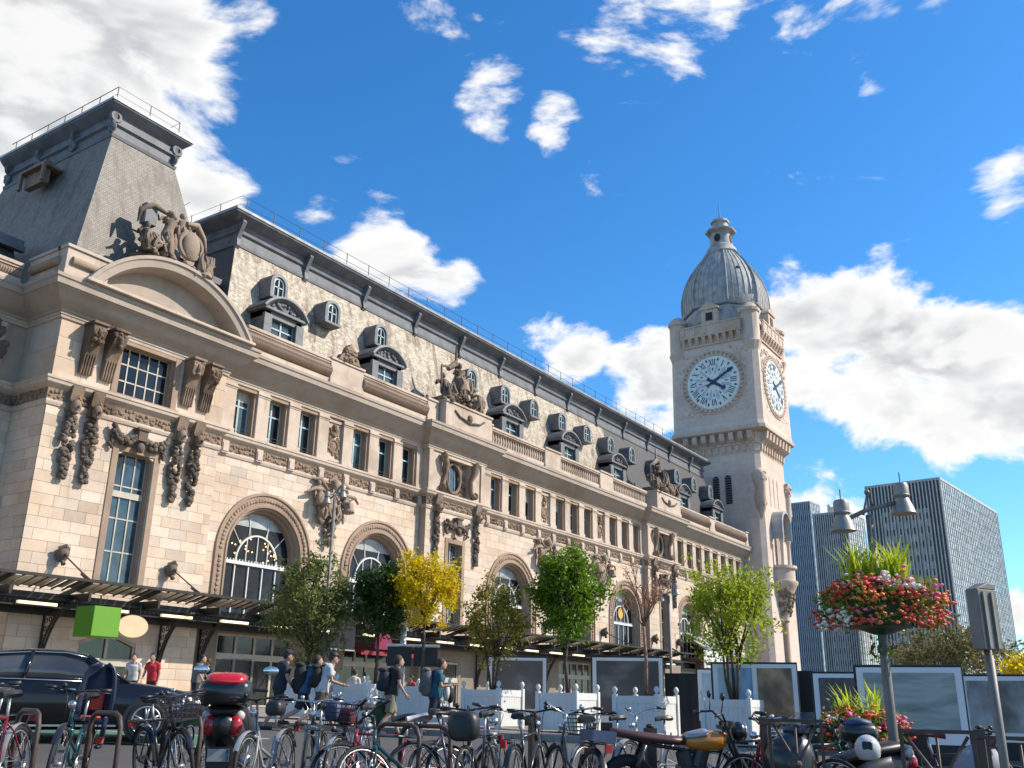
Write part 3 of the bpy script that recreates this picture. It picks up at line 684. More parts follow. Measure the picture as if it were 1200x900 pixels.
# parapet over the cornice, split by pedestals and dies
PARLINE = [(4, 37.3), (PAV0 - .7, 37.3)]
def parapet(xa, xb, y, z0, z1, kind):
    m = MB(); m.box(xa, xb, y - .05, y + .4, z0, z0 + .28); m.box(xa, xb, y - .12, y + .48, z1 - .16, z1); m.box(xa, xb, y - .06, y + .4, z1 - .26, z1 - .16)
    p = m.build('parapet', 'stone_trim', ST, bevel=.015)
    L = xb - xa
    if kind == 'roll':
        r = MB(); n = int(L / .11)
        for i in range(n): x = xa + L * (i + .5) / n; r.ring((x, y + .12, (z0 + .28 + z1 - .26) / 2), (z1 - z0 - .54) / 2 - .02, .055, 'x', 8, 4)
        r.tube([(xa, y + .12, (z0 + z1) / 2 + .01), (xb, y + .12, (z0 + z1) / 2 + .01)], (z1 - z0 - .54) / 2 - .01, 10); r.build('reeded_roll', 'stone_arch', p, auto=.9)
    else:
        n = int(L / .3); prof = [(.09, 0), (.09, .06), (.05, .1), (.1, .28), (.1, .38), (.055, .52), (.05, .6), (.09, .66), (.09, .7)]; hh = (z1 - .26) - (z0 + .28)
        bm_ = MB(); bm_.lathe([(r_, z_ / .7 * hh) for r_, z_ in prof], 8); me = bm_.mesh('baluster', smooth=True); me.materials.append(MATS['stone_trim'])
        for i in range(n): inst('baluster', me, p, (xa + L * (i + .5) / n, y + .15, z0 + .28))
        bk_ = MB(); bk_.box(xa, xb, y + .42, y + .46, z0 + .2, z1 - .2); bk_.build('parapet_back', 'stone_arch', p)
def die(xa, xb, y, z0, z1, yb=.3, nm='parapet_die'):
    m = MB(); m.box(xa, xb, y - .12, y + yb, z0, z1); m.box(xa - .06, xb + .06, y - .2, y + yb + .05, z1, z1 + .14); m.box(xa - .04, xb + .04, y - .17, y + yb, z0, z0 + .25); return m.build(nm, 'stone_trim', ST, bevel=.015)
PZ0, PZ1, PYM = 17.14, 18.5, 35.25
segs = [(28.9, 34.75, 'roll'), (37.35, 43.2, 'roll'), (50.2, 57.0, 'bal'), (59.2, 65.4, 'bal'), (67.6, 74.0, 'bal'), (81.0, 88.0, 'roll'), (89.4, 98.0, 'roll')]
for a, b, kd in segs: parapet(a, b, PYM, PZ0, PZ1, kd)
for a, b in ((34.75, 37.35), (43.2, 44.3), (57.0, 59.2), (65.4, 67.6), (88.0, 89.4), (49.4, 50.2), (98.0, 98.8)): die(a, b, PYM, PZ0, PZ1, .7)
for (a, b, c) in BAYS:
    p = die(c - 2.5, c + 2.5, 34.75, PZ0, 18.65, 1.6, 'statue_pedestal')
    m = MB(); m.tube([(c - 1.6, 34.6, 18.25), (c - 1.1, 34.58, 17.95), (c - .5, 34.56, 17.85), (c, 34.56, 17.75), (c + .5, 34.56, 17.85), (c + 1.1, 34.58, 17.95), (c + 1.6, 34.6, 18.25)], .07, 6); m.ball((c, 34.6, 18.05), .24, 8, 6, (1, .6, 1.2)); m.build('carved_swag', 'stone_dark', p)
die(18.95, 20.9, 34.9, PZ0, 18.4, .5); die(18.95, 19.5, 35.45, PZ0, 18.4, 2.1); parapet(4, 18.6, 37.4, PZ0, 18.1, 'roll')
m = MB(); m.tube([(19.2, 34.8, 17.85), (20.7, 34.8, 17.85)], .2, 10); m.tube([(18.9, 35.2, 17.85), (18.9, 37.2, 17.85)], .2, 10); m.build('reeded_roll', 'stone_arch', ST, auto=.8)
# little crest on the parapet
m = MB(); m.prism_y([(35.2, 18.64), (36.9, 18.64), (36.7, 19.0), (36.45, 19.1), (36.3, 19.5), (36.05, 19.75), (35.8, 19.5), (35.65, 19.1), (35.4, 19.0)], 35.0, 35.35)
blob_panel(m, 36.05, 34.98, 18.7, 19.4, 1.0, 26, .13); m.build('parapet_crest', 'stone_carved', ST, auto=.7)

# segmental pediment of the corner pavilion
PC, PR_H = 24.2, 2.45; HALF = 4.4
R_ = (HALF ** 2 + PR_H ** 2) / (2 * PR_H); CZ_ = 17.2 + PR_H - R_; A_ = math.asin(HALF / R_)
m = MB(); m.arch(PC, CZ_, [(R_, 34.3), (R_ - .16, 34.28), (R_ - .2, 34.36), (R_ - .5, 34.42), (R_ - .55, 34.6), (R_ - .6, 35.35), (R_ - .6, 36.4), (R_, 36.4)], 0, 26, PI / 2 + A_, PI / 2 - A_, legs=False)
ped = m.build('pediment', 'stone_soffit', ST, auto=.5)
m = MB(); pts = [(PC + (R_ - .3) * math.sin(t), CZ_ + (R_ - .3) * math.cos(t)) for t in np.linspace(-A_ * .97, A_ * .97, 20)]
m.prism_y([(p[0], max(17.0, p[1])) for p in pts][::-1], 35.3, 35.6); m.build('tympanum', 'stone_soffit', ped)
m = MB(); m.box(PC - HALF - .1, PC + HALF + .1, 34.22, 34.6, 17.08, 17.22); m.build('pediment_sill', 'stone_trim', ped, bevel=.02)

# ---- roofs
def quadface(m, a, b, c, d): m.add([a, b, c, d], [(0, 1, 2, 3)])
def hip(m, x0, x1, y0, y1, z0, X0, X1, Y0, Y1, z1, top=False):
    v = [(x0, y0, z0), (x1, y0, z0), (x1, y1, z0), (x0, y1, z0), (X0, Y0, z1), (X1, Y0, z1), (X1, Y1, z1), (X0, Y1, z1)]
    m.add(v, [(0, 1, 5, 4), (1, 2, 6, 5), (2, 3, 7, 6), (3, 0, 4, 7)] + ([(4, 5, 6, 7)] if top else []))
# main mansard; the slates past the fifth arch and on both ends are darker
yb, yt, zb, zt = 36.95, 38.55, 17.0, 24.6
XS = 72.2
m = MB(); quadface(m, (28.7, yb, zb), (XS, yb, zb), (XS, yt, zt), (30.2, yt, zt)); roof = m.build('roof', 'slate_pale', ST)
m = MB(); quadface(m, (XS, yb, zb), (97.6, yb, zb), (95.2, yt, zt), (XS, yt, zt)); quadface(m, (97.6, yb, zb), (97.6, 60, zb), (95.2, 58, zt), (95.2, yt, zt)); m.build('dark_slates', 'slate_dark', roof); m = MB(); quadface(m, (28.7, 60, zb), (28.7, yb, zb), (30.2, yt, zt), (30.2, 58, zt)); m.build('end_slates', 'slate_dark', roof)
rl = [(30.2, 58), (30.2, yt), (95.2, yt), (95.2, 58)]
m = MB(); m.sweep(rl, [(-.3, 24.3), (.12, 24.3), (.14, 24.45), (.08, 24.5), (.08, 25.0), (.2, 25.08), (.22, 25.2), (.1, 25.25), (.1, 25.6), (.4, 25.75), (.75, 25.95), (.78, 26.06), (-.3, 26.1)]); m.build('roof_cornice', 'zinc', roof, auto=.5)
m = MB(); m.sweep(rl, [(.5, 26.062), (.82, 26.06), (.84, 26.2), (.5, 26.24)]); m.build('gutter', 'zinc_pale', roof)
m = MB(); m.box(30.3, 95.1, yt + .1, 58, 26.0, 26.15); m.build('flat_roof', 'zinc', roof)
for x in np.arange(30.2, 95, 5.1):
    m = MB(); m.prism_x([(yt - .1, 24.1), (yt - .25, 24.3), (yt - .2, 24.7), (yt - .35, 25.1), (yt - .6, 25.6), (yt - .5, 25.8), (yt, 25.8), (yt, 24.1)], x - .12, x + .12); m.build('roof_bracket', 'zinc', roof)
rr_ = MB(); 
for h in (.5, 1.0): rr_.tube([(30.0, 55, 26.2 + h), (30.0, 38.2, 26.2 + h), (95, 38.2, 26.2 + h)], .018, 4)
rail = rr_.build('roof_railing', 'iron_brown', roof)
for x in np.arange(30.4, 95, 2.0): m = MB(); m.tube([(x, 38.2, 26.1), (x, 38.2, 27.25)], .025, 4); m.build('railing_post', 'iron_brown', rail)
for y in np.arange(40, 55, 2.5): m = MB(); m.tube([(30.0, y, 26.1), (30.0, y, 27.25)], .025, 4); m.build('railing_post', 'iron_brown', rail)
m = MB(); m.tube([(31.0, 46, 26), (31.0, 46, 30.2)], .05, 5); m.tube([(30.7, 46, 28.6), (32.2, 46, 30.2)], .03, 4); m.tube([(30.6, 46, 29.4), (31.6, 46, 29.4)], .03, 4); m.build('roof_aerial', 'iron_brown', roof)
# dormers
def big_dormer(c):
    y = 36.5; hw = 1.32; z0, z1 = 18.0, 20.4
    m = MB(); m.box(c - hw, c - hw + .42, y, y + 1.6, z0, z1); m.box(c + hw - .42, c + hw, y, y + 1.6, z0, z1); m.box(c - hw, c + hw, y, y + 1.8, z1 - .35, z1)
    m.box(c - hw - .1, c - hw + .46, y - .1, y + .1, z0, z1 - .2); m.box(c + hw - .46, c + hw + .1, y - .1, y + .1, z0, z1 - .2)
    m.box(c - hw - .22, c + hw + .22, y - .2, y + 1.9, z1, z1 + .16)
    d = m.build('dormer', 'dormer_zinc', ST, bevel=.02)
    R2 = (1.6 ** 2 + .85 ** 2) / (2 * .85); a2 = math.asin(1.6 / R2); cz2 = z1 + .14 + .85 - R2
    r = MB(); r.arch(c, cz2, [(R2 + .02, y - .28), (R2 - .1, y - .3), (R2 - .24, y - .12), (R2 - .26, y + .1), (R2 - .26, y + 2.3), (R2 + .02, y + 2.3)], 0, 16, PI / 2 + a2, PI / 2 - a2, legs=False); r.build('dormer_hood', 'dormer_zinc', d, auto=.6)
    p2 = [(c + (R2 - .1) * math.sin(t), cz2 + (R2 - .1) * math.cos(t)) for t in np.linspace(-a2, a2, 12)]
    t_ = MB(); t_.prism_y(p2[::-1], y + .02, y + .2)
    for i in range(16): u = rng.uniform(-1, 1); t_.ico((c + u, y - .03, z1 + .25 + rng.uniform(0, .4) * (1 - u * u)), .12, (1, .8, 1), .5)
    t_.build('dormer_tympanum', 'zinc', d)
    w = MB(); x0, x1 = c - hw + .42, c + hw - .42
    for x in (x0, (x0 + x1) / 2, x1): w.box(x - .05, x + .05, y + .18, y + .26, z0, z1 - .35)
    w.box(x0, x1, y + .19, y + .26, z0 + 1.55, z0 + 1.63); wf = w.build('dormer_frame', 'frame_blue', d)
    g = MB(); g.box(x0, x1, y + .24, y + .28, z0, z1 - .35); g.build('pane', 'glass_blue', wf)
def small_dormer(c, z=21.55):
    y = 37.15; r = .5
    m = MB(); m.arch(c, z + .7, [(r + .12, y - .06), (r - .08, y - .08), (r - .12, y + .02), (r - .12, y + .5), (r - .1, y + 1.5), (r + .12, y + 1.5)], z - .1, 12)
    m.box(c - r - .16, c + r + .16, y - .14, y + .9, z - .22, z - .08)
    d = m.build('oval_dormer', 'dormer_zinc', ST, auto=.6)
    f = MB(); f.arch(c, z + .7, [(r - .1, y + .02), (r - .2, y), (r - .2, y + .08), (r - .1, y + .08)], z - .08, 10); f.box(c - .04, c + .04, y + .02, y + .09, z - .08, z + 1.2); f.box(c - .4, c + .4, y + .02, y + .09, z + .5, z + .56); fo = f.build('dormer_frame', 'frame_blue', d)
    g = MB(); g.prism_y([(c - .38, z - .08), (c + .38, z - .08)] + [(c + .38 * math.cos(t), z + .7 + .38 * math.sin(t)) for t in np.linspace(0, PI, 9)], y + .08, y + .12); g.build('pane', 'glass_dark', fo)
DORM = [32.3, 40.8, 54.6, 62.8, 71.1, 85.0, 93.6]
for c in DORM: big_dormer(c)
for c in DORM + [36.5, 50.4, 58.6, 66.9, 75.2, 80.6, 89.2]: small_dormer(c, 21.75)
# pavilion roof: steep truncated hip, zinc crown
m = MB(); hip(m, 19.5, 27.7, 35.55, 50, 17.3, 21.3, 24.75, 37.05, 46.3, 25.9); prf = m.build('pavilion_roof', 'slate_grey', ST)
cl = [(21.3, 46.3), (21.3, 37.05), (24.75, 37.05), (24.75, 46.3)]
m = MB(); m.sweep(cl, [(-.3, 25.75), (.06, 25.75), (.1, 25.9), (.02, 25.95), (.02, 26.35), (.14, 26.42), (.14, 26.55), (.06, 26.6), (.06, 26.9), (.3, 27.05), (.5, 27.25), (.52, 27.34), (-.3, 27.4)]); m.build('roof_crown', 'zinc', prf, auto=.5)
m = MB(); m.sweep(cl, [(.2, 27.342), (.56, 27.34), (.57, 27.46), (.2, 27.5)]); m.box(21.2, 24.85, 36.95, 46.3, 27.4, 27.48); m.build('gutter', 'zinc_pale', prf)
for (x, y) in ((21.3, 37.05), (24.75, 37.05), (21.3, 40.2), (21.3, 43.2), (21.3, 46)):
    m = MB(); m.ring((x - .05, y - .1, 26.75), .22, .12, 'y', 12, 6); m.ring((x - .1, y - .05, 26.2), .18, .1, 'x', 12, 6); m.tube([(x - .1, y - .08, 27.0), (x - .12, y - .1, 25.9)], [.16, .07], 6); m.build('volute_bracket', 'zinc', prf)
m = MB()
m.tube([(21.1, 46, 28.3), (21.1, 36.85, 28.3), (24.6, 36.85, 28.3), (24.6, 39, 28.3)], .02, 4); m.tube([(21.1, 46, 27.9), (21.1, 36.85, 27.9), (24.6, 36.85, 27.9)], .012, 4); prl = m.build('crown_railing', 'iron_brown', prf)
for (x, y) in [(21.1, 36.85 + 1.45 * k) for k in range(7)] + [(22.9, 36.85), (24.6, 36.85), (24.6, 38.4)]: m = MB(); m.tube([(x, y, 27.45), (x, y, 28.3)], .025, 4); m.build('railing_post', 'iron_brown', prl)
m = MB(); m.prism_x([(40.6, 24.0), (42.2, 24.0), (42.2, 25.2), (40.6, 25.2)], 20.3, 20.6); m.build('skylight', 'frame_brown', prf)
m = MB(); m.box(20.05, 21.1, 40.3, 42.4, 24.75, 24.87); m.box(20.05, 20.2, 40.3, 40.45, 23.9, 24.75); m.box(20.05, 20.2, 42.2, 42.4, 23.9, 24.75); m.build('skylight_hood', 'frame_brown', prf)
# left wing roof and link roof
m = MB(); m.add([(0, 38.6, 17.0), (19.4, 38.6, 17.0), (19.4, 40.2, 20.0), (0, 40.2, 20.0)], [(0, 1, 2, 3)]); m.build('wing_roof', 'slate_dark', ST)
m = MB(); m.box(0, 19.7, 39.9, 40.4, 20.0, 20.35); m.box(0, 19.7, 39.7, 40.0, 19.75, 20.0); m.box(0, 19.6, 40.4, 50, 20.1, 20.3); m.build('wing_ridge', 'zinc', ST)
m = MB(); m.add([(26.5, 37.6, 17.2), (29.6, 37.6, 17.2), (29.6, 38.6, 21.6), (26.5, 38.6, 21.6)], [(0, 1, 2, 3)]); m.build('link_roof', 'slate_grey', ST)
m = MB(); m.box(26.2, 29.5, 38.4, 50, 21.6, 21.95); m.build('link_ridge', 'zinc', ST)

# ---- sculpture groups
def figure(m, x, y, z, h, lean=0.0, seated=True, face=0.0, arm=0.6):
    s = h / 1.8; c, q = math.cos(face), math.sin(face)
    def P(a, b, e): return (x + (a * c - b * q) * s, y + (a * q + b * c) * s, z + e * s)
    hip_z = .55 if seated else .95
    m.tube([P(0, 0, hip_z), P(lean * .5, -.03, hip_z + .3), P(lean, -.02, hip_z + .58), P(lean, 0, hip_z + .7)], [.22 * s, .19 * s, .24 * s, .1 * s], 10)
    m.ball(P(lean * 1.1, -.05, hip_z + .86), .14 * s, 10, 8, (.9, 1, 1.2)); m.ball(P(lean * 1.1, .02, hip_z + .92), .15 * s, 8, 6)
    for g in (-1, 1):
        if seated: m.tube([P(g * .12, 0, hip_z), P(g * .22, -.42, hip_z + .02), P(g * .2, -.45, .08), P(g * .2, -.58, .03)], [.18 * s, .14 * s, .09 * s, .07 * s], 8)
        else: m.tube([P(g * .1, 0, hip_z), P(g * .13, -.06, .5), P(g * .14, .02, .06), P(g * .15, -.14, .03)], [.17 * s, .12 * s, .08 * s, .06 * s], 8)
        m.tube([P(lean + g * .22, 0, hip_z + .56), P(lean + g * (.38 + .1 * arm), -.08, hip_z + .34), P(lean + g * (.3 + .35 * arm), -.32, hip_z + .3 + arm * .25)], [.1 * s, .075 * s, .055 * s], 7)
    if seated: m.tube([P(0, .05, hip_z + .1), P(.05, -.25, .4), P(0, -.3, 0)], [.3 * s, .34 * s, .4 * s], 9)
def drape(m, x, y, z, n, w, L):
    for _ in range(n):
        a = x + rng.uniform(-w, w); b0 = y - rng.uniform(.05, .3); l = L * rng.uniform(.6, 1.1)
        m.tube([(a, b0, z), (a + rng.normal(0, .08), b0 - .1, z - l * .4), (a + rng.normal(0, .12), b0 - rng.uniform(0, .15), z - l * .75), (a + rng.normal(0, .16), b0 - .05, z - l)], [.05, .09, .1, .06], 6)
def group1(c, y, z, big):
    m = MB()
    if big:      # pavilion: supporters round an oval shield
        m.ball((c + .5, y - .75, z + .95), .58, 14, 10, (.82, .35, 1.25)); m.ring((c + .5, y - .7, z + .95), .62, .12, 'y', 20, 6)
        figure(m, c - .6, y - .4, z + .1, 2.1, .1, False, .2, .5); figure(m, c - 1.35, y - .15, z, 1.75, -.1, True, -.3, .4); figure(m, c + 1.35, y - .35, z - .3, 1.9, -.15, True, .3, .5); figure(m, c + .35, y + .05, z + 1.25, 1.8, .05, True, 0, .8); figure(m, c - .15, y + .2, z + 1.0, 1.6, -.1, False, -.4, .8)
        drape(m, c - .6, y - .5, z + 1.2, 9, .35, 1.2); drape(m, c + 1.4, y - .6, z + .8, 10, .4, 1.2); drape(m, c - 1.4, y - .5, z + .8, 8, .35, .9); drape(m, c + .4, y - .2, z + 1.9, 8, .5, .8)
        for s in (-1, 1): m.tube([(c + s * .5, y - .2, z + 2.3), (c + s * 1.2, y, z + 2.55), (c + s * 1.75, y + .1, z + 2.1), (c + s * 1.9, y, z + 1.4)], [.1, .17, .13, .04], 7)
        for i in range(40): m.ico((c + rng.uniform(-1.9, 1.9), y - .45 + rng.normal(0, .15), z + rng.uniform(-.35, .55)), .24 * rng.uniform(.5, 1.2), (1, 1, .8), .6)
    else:
        figure(m, c - .1, y - .1, z + 1.1, 2.4, .05, True, 0, .7); figure(m, c - 1.5, y - .2, z + .2, 2.1, -.15, True, -.5, .6); figure(m, c + 1.5, y - .2, z + .2, 2.0, .15, True, .5, .5); figure(m, c + .7, y + .2, z + .9, 1.9, .1, False, .3, .9)
        drape(m, c - .1, y - .6, z + 2.0, 12, .5, 1.4); drape(m, c - 1.6, y - .6, z + 1.2, 9, .45, 1.1); drape(m, c + 1.6, y - .6, z + 1.2, 9, .45, 1.1)
        m.tube([(c - .2, y, z + 3.2), (c - .25, y, z + 4.3)], [.12, .05], 6); m.tube([(c - .9, y + .1, z + 2.6), (c - .3, y, z + 3.1), (c + .5, y + .2, z + 2.7)], [.18, .25, .15], 7)
        m.tube([(c - 2.1, y - .3, z + 2.4), (c - 2.05, y - .3, z + .6)], .07, 6); m.tube([(c - 2.1, y - .3, z + 2.4), (c - 1.5, y - .3, z + 2.5)], .08, 6)
        m.ball((c + 2.0, y - .35, z + .8), .45, 10, 8, (.8, .8, 1.3)); m.box(c - 2.0, c + 2.0, y - .4, y + .6, z, z + .4)
        for i in range(70): t = rng.uniform(-1, 1); m.ico((c + 2.2 * t, y - .5 + rng.normal(0, .2), z + rng.uniform(0, .8) * (1.3 - abs(t))), .24 * rng.uniform(.5, 1.2), (1, 1, .8), .6)
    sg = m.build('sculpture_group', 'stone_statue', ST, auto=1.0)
    if big: k = MB(); k.box(c - 1.6, c - .95, y, y + .4, z + 1.5, z + 2.55); k.build('cover_sheet', 'zinc', sg, bevel=.05)
def cartouche(c):
    m = MB(); y = YM
    m.ball((c, y - .1, 10.75), .62, 14, 10, (.9, .4, 1.15)); m.ring((c, y - .2, 10.75), .62, .11, 'y', 20, 6)
    figure(m, c - .95, y - .3, 10.55, 1.5, -.12, True, -.4, .8); figure(m, c + .95, y - .3, 10.45, 1.5, .14, True, .4, .9)
    m.ball((c, y - .4, 11.85), .26, 12, 9, (.9, .9, 1.2)); m.tube([(c - .35, y - .3, 11.95), (c, y - .45, 12.15), (c + .35, y - .3, 11.95)], .1, 7)
    drape(m, c - .5, y - .1, 10.7, 8, .4, 1.0); drape(m, c + .45, y - .1, 10.7, 8, .4, 1.0); drape(m, c, y - .1, 10.1, 6, .12, 1.2)
    for sg in (-1, 1): m.tube([(c + sg * .9, y - .35, 11.4), (c + sg * 1.5, y - .5, 11.35), (c + sg * 1.95, y - .35, 11.1)], [.12, .1, .06], 7); m.tube([(c + sg * .4, y - .3, 11.5), (c + sg * .95, y - .2, 12.0), (c + sg * 1.4, y - .15, 11.9)], [.06, .16, .05], 7)
    for i in range(90): t = rng.random(); z = 11.9 - 3.0 * t; w = 1.1 * (1 - t) ** .8 + .1; m.ico((c + rng.uniform(-w, w), y - .1 - rng.uniform(0, .15), z), .13 * rng.uniform(.6, 1.2), (1, .9, 1), .6)
    m.tube([(c, y - .2, 9.0), (c, y - .3, 8.7), (c, y - .2, 8.45)], [.14, .16, .05], 7)
    m.build('cartouche', 'stone_statue', ST, auto=1.0)
for i, j in ((0, 1), (2, 3), (3, 4), (5, 6)): cartouche((ARCH[i] + ARCH[j]) / 2 - .1)
group1(24.0, 35.2, 19.75, True)
group1(46.6, 35.5, 18.75, False); group1(77.0, 35.5, 18.75, False)
m = MB(); m.tube([(21.9, 35.1, 19.35), (22.9, 35, 19.8), (24.2, 34.95, 19.95), (25.6, 35, 19.75), (26.6, 35.1, 19.3)], [.1, .2, .22, .2, .1], 7); m.build('pediment_carving', 'stone_dark', ST)
# ---------------------------------------------------------------- ground floor under the canopy
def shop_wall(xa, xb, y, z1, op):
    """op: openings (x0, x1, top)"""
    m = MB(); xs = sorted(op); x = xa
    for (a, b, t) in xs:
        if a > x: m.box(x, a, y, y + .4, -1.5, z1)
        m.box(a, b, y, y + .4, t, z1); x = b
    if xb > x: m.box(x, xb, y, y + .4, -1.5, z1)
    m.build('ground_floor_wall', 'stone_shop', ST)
ops = []
for c in ARCH: ops.append((c - 2.3, c + 2.3, 3.7))
def in_(lo, hi): return [o for o in ops if lo < (o[0] + o[1]) / 2 < hi]
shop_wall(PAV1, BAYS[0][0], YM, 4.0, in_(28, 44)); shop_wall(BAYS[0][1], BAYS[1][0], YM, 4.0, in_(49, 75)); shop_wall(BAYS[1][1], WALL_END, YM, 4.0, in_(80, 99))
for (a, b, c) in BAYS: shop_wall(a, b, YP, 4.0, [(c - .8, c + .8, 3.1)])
def shopfront(c, hw, y, top, cols, base=-1.0, mat='frame_cream'):
    f = MB(); mid = top - 1.0
    for i in range(cols + 1): x = c - hw + 2 * hw * i / cols; f.box(x - .06, x + .06, y + .05, y + .2, base, top)
    f.box(c - hw, c + hw, y + .02, y + .22, mid - .14, mid + .14); f.box(c - hw, c + hw, y + .03, y + .2, top - .1, top + .02); f.box(c - hw, c + hw, y + .03, y + .2, base, .55)
    fo = f.build('shopfront', mat, ST)
    for i in range(cols):
        a, b = c - hw + 2 * hw * i / cols + .06, c - hw + 2 * hw * (i + 1) / cols - .06
        g = MB(); g.box(a, b, y + .12, y + .15, mid + .14, top - .1); g.build('pane', 'glass_shop', fo); g = MB(); g.box(a, b, y + .12, y + .15, .55, mid - .14); g.build('pane', 'glass_shop', fo)
for c in ARCH: shopfront(c, 2.28, YM, 3.68, 5 if c > 35 else 4)
shopfront(23.9, 1.28, YP, 3.15, 2, 0.0)
for (a, b, c) in BAYS: shopfront(c, .78, YP, 3.05, 1)
plain('awning_red', (.22, .01, .02), .7, 0, .15, 5)
m = MB(); m.prism_x([(YM - .1, 3.75), (YM - 1.5, 3.3), (YM - 1.5, 3.1), (YM - .1, 3.6)], ARCH[1] - 2.6, ARCH[1] + 2.6); m.build('awning', 'awning_red', ST)

# ---------------------------------------------------------------- glass and iron canopy
plain('canopy_glass', (.36, .31, .23), .45, 0, .3, 1.2)
MATS['canopy_glass'].node_tree.nodes['Principled BSDF'].inputs['Transmission Weight'].default_value = .25
plain('tube_light', (1, .85, .6), .5, 0, .01, 3, emit=(1, .78, .45), estr=.3)
CA = thing('entrance_canopy', 'dark iron and glass canopy along the foot of the station front', 'canopy', (45, 34, 4.0))
YO, YI, ZO, ZI = 33.0, 35.4, 4.95, 4.42
seg_x = list(np.arange(9.0, 78.5, 3.05))
pane_me = {}
for i in range(len(seg_x) - 1):
    a, b = seg_x[i], seg_x[i + 1]; n = 7
    for j in range(n):
        x0, x1 = a + (b - a) * j / n, a + (b - a) * (j + 1) / n; dz = .16 * (j / n) - .1; dz2 = .16 * ((j + 1) / n) - .1
        m = MB(); y1 = 34.1; z1 = ZO + (ZI - ZO) * (y1 - YO) / (YI - YO)
        m.add([(x0 + .06, YO + .05, ZO + dz), (x1 - .06, YO + .05, ZO + dz2 - .02), (x1 - .06, y1, z1 + dz2 - .05), (x0 + .06, y1, z1 + dz)], [(0, 1, 2, 3), (3, 2, 1, 0)]); m.f = m.f[:1]
        m.build('glass_pane', 'canopy_glass', CA)
    m = MB()
    m.box(a - .05, a + .05, YO, YI + .6, 4.2, 4.5); m.prism_x([(YO, ZO + .06), (YO, ZO - .12), (YI, ZI - .14), (YI, ZI + .04)], a - .04, a + .04)
    for j in range(1, n): x = a + (b - a) * j / n; m.prism_x([(YO, ZO - .02), (YO, ZO - .08), (34.2, ZO - .36), (34.2, ZO - .3)], x - .02, x + .02)
    m.build('rafter', 'iron_black', CA)
m = MB(); m.box(9, 77.5, YO - .05, YO + .05, ZO - .06, ZO + .05); m.build('front_beam', 'iron_black', CA)
m = MB(); m.box(9, 77.5, 34.12, 35.95, 4.36, 4.46); m.build('canopy_deck', 'iron_black', CA)
for (y, za, zb_) in ((34.05, 4.02, 4.42), (35.0, 3.72, 4.34)):
    m = MB(); m.box(9, 77.5, y, y + .06, za, zb_); m.build('girder', 'iron_black', CA)
# pierced valance of rings
v = MB(); v.box(9, 77.5, 33.9, 33.96, 4.2, 4.28); v.box(9, 77.5, 33.9, 33.96, 3.92, 3.98)
for x in np.arange(9.1, 77.4, .2): v.box(x - .012, x + .012, 33.91, 33.95, 3.98, 4.2); v.box(x - .05, x + .05, 33.915, 33.945, 4.05, 4.13)
v.build('pierced_girder', 'iron_black', CA, kind='stuff')
# brackets
def bracket(x, y):
    m = MB()
    for s in (-.06, .06):
        pts = []
        for t in np.linspace(0, 1, 9): pts.append((x + s, y - .1 - 1.9 * (t ** 1.7), 1.7 + 2.5 * math.sin(t * PI / 2)))
        m.tube(pts, .05, 5)
    m.tube([(x, y - .05, .4), (x, y - .05, 4.3)], .05, 6)
    for i in range(7):
        for j in range(7):
            t = (i + .5) / 7; yy = y - .1 - 1.75 * t; zt = 1.75 + 2.45 * math.sin((t ** (1 / 1.7)) * PI / 2); zz = zt + .1 + j * .3
            if zz < 4.15: m.ring((x, yy, zz), .085, .022, 'x', 8, 4)
    m.build('bracket', 'iron_black', CA)
BR = [16.5, 21.0, 26.3, ARCH[0] - 3.3, ARCH[0] + 4.1, BAYS[0][0] + .4, BAYS[0][1] - .4, (ARCH[2] + ARCH[3]) / 2, (ARCH[3] + ARCH[4]) / 2, BAYS[1][0] + .4]
for x in BR: bracket(x, 38 if x < PAV0 else (YP if x < PAV1 or any(a < x < b for a, b, _ in BAYS) else YM))
for x in MASK_X:
    if x > 77: continue
    y = 38 if x < PAV0 else (YP if (x < PAV1 or any(a < x < b for a, b, _ in BAYS)) else YM)
    m = MB(); m.tube([(x, y - .5, 6.0), (x, YO + .3, ZO + .1)], .03, 6); m.tube([(x, YO + .75, ZO + .3), (x, YO + .25, ZO + .05)], .07, 6); m.build('tie_rod', 'iron_brown', CA)
for x in np.arange(10.5, 77, 3.05):
    m = MB(); m.box(x - .75, x + .75, 33.72, 33.86, 3.97, 4.07); m.build('tube_light', 'tube_light', CA)

# ---------------------------------------------------------------- clock tower
TX, TY = 104.0, 38.0; SH, CHW = 4.45, 5.4
TW = thing('clock_tower', 'tall cream stone clock tower with grey ribbed dome and two visible clock faces', 'tower', (TX, TY, 0))
def octa(h, ch): return [(TX - h + ch, TY - h), (TX + h - ch, TY - h), (TX + h, TY - h + ch), (TX + h, TY + h - ch), (TX + h - ch, TY + h), (TX - h + ch, TY + h), (TX - h, TY + h - ch), (TX - h, TY - h + ch)]
def stack(m, secs):          # lofted octagon sections (half, chamfer, z)
    o = len(m.v)
    for (h, ch, z) in secs: m.v += [(x, y, z) for x, y in octa(h, ch)]
    for i in range(len(secs) - 1):
        for k in range(8): m.f.append((o + i * 8 + k, o + i * 8 + (k + 1) % 8, o + (i + 1) * 8 + (k + 1) % 8, o + (i + 1) * 8 + k))
    m.f.append(tuple(o + (len(secs) - 1) * 8 + k for k in range(8)))
m = MB(); stack(m, [(4.62, .5, -2), (4.5, .5, 16), (4.42, .5, 27.6)]); m.build('shaft', 'stone_tower', TW)
m = MB(); stack(m, [(4.42, .5, 27.6), (4.48, .5, 27.9), (4.5, .5, 28.6), (4.68, .5, 28.75), (4.72, .5, 29.95), (5.5, .5, 30.1), (5.62, .5, 30.2), (5.62, .5, 30.6)]); m.build('corbel_core', 'stone_tower_trim', TW)
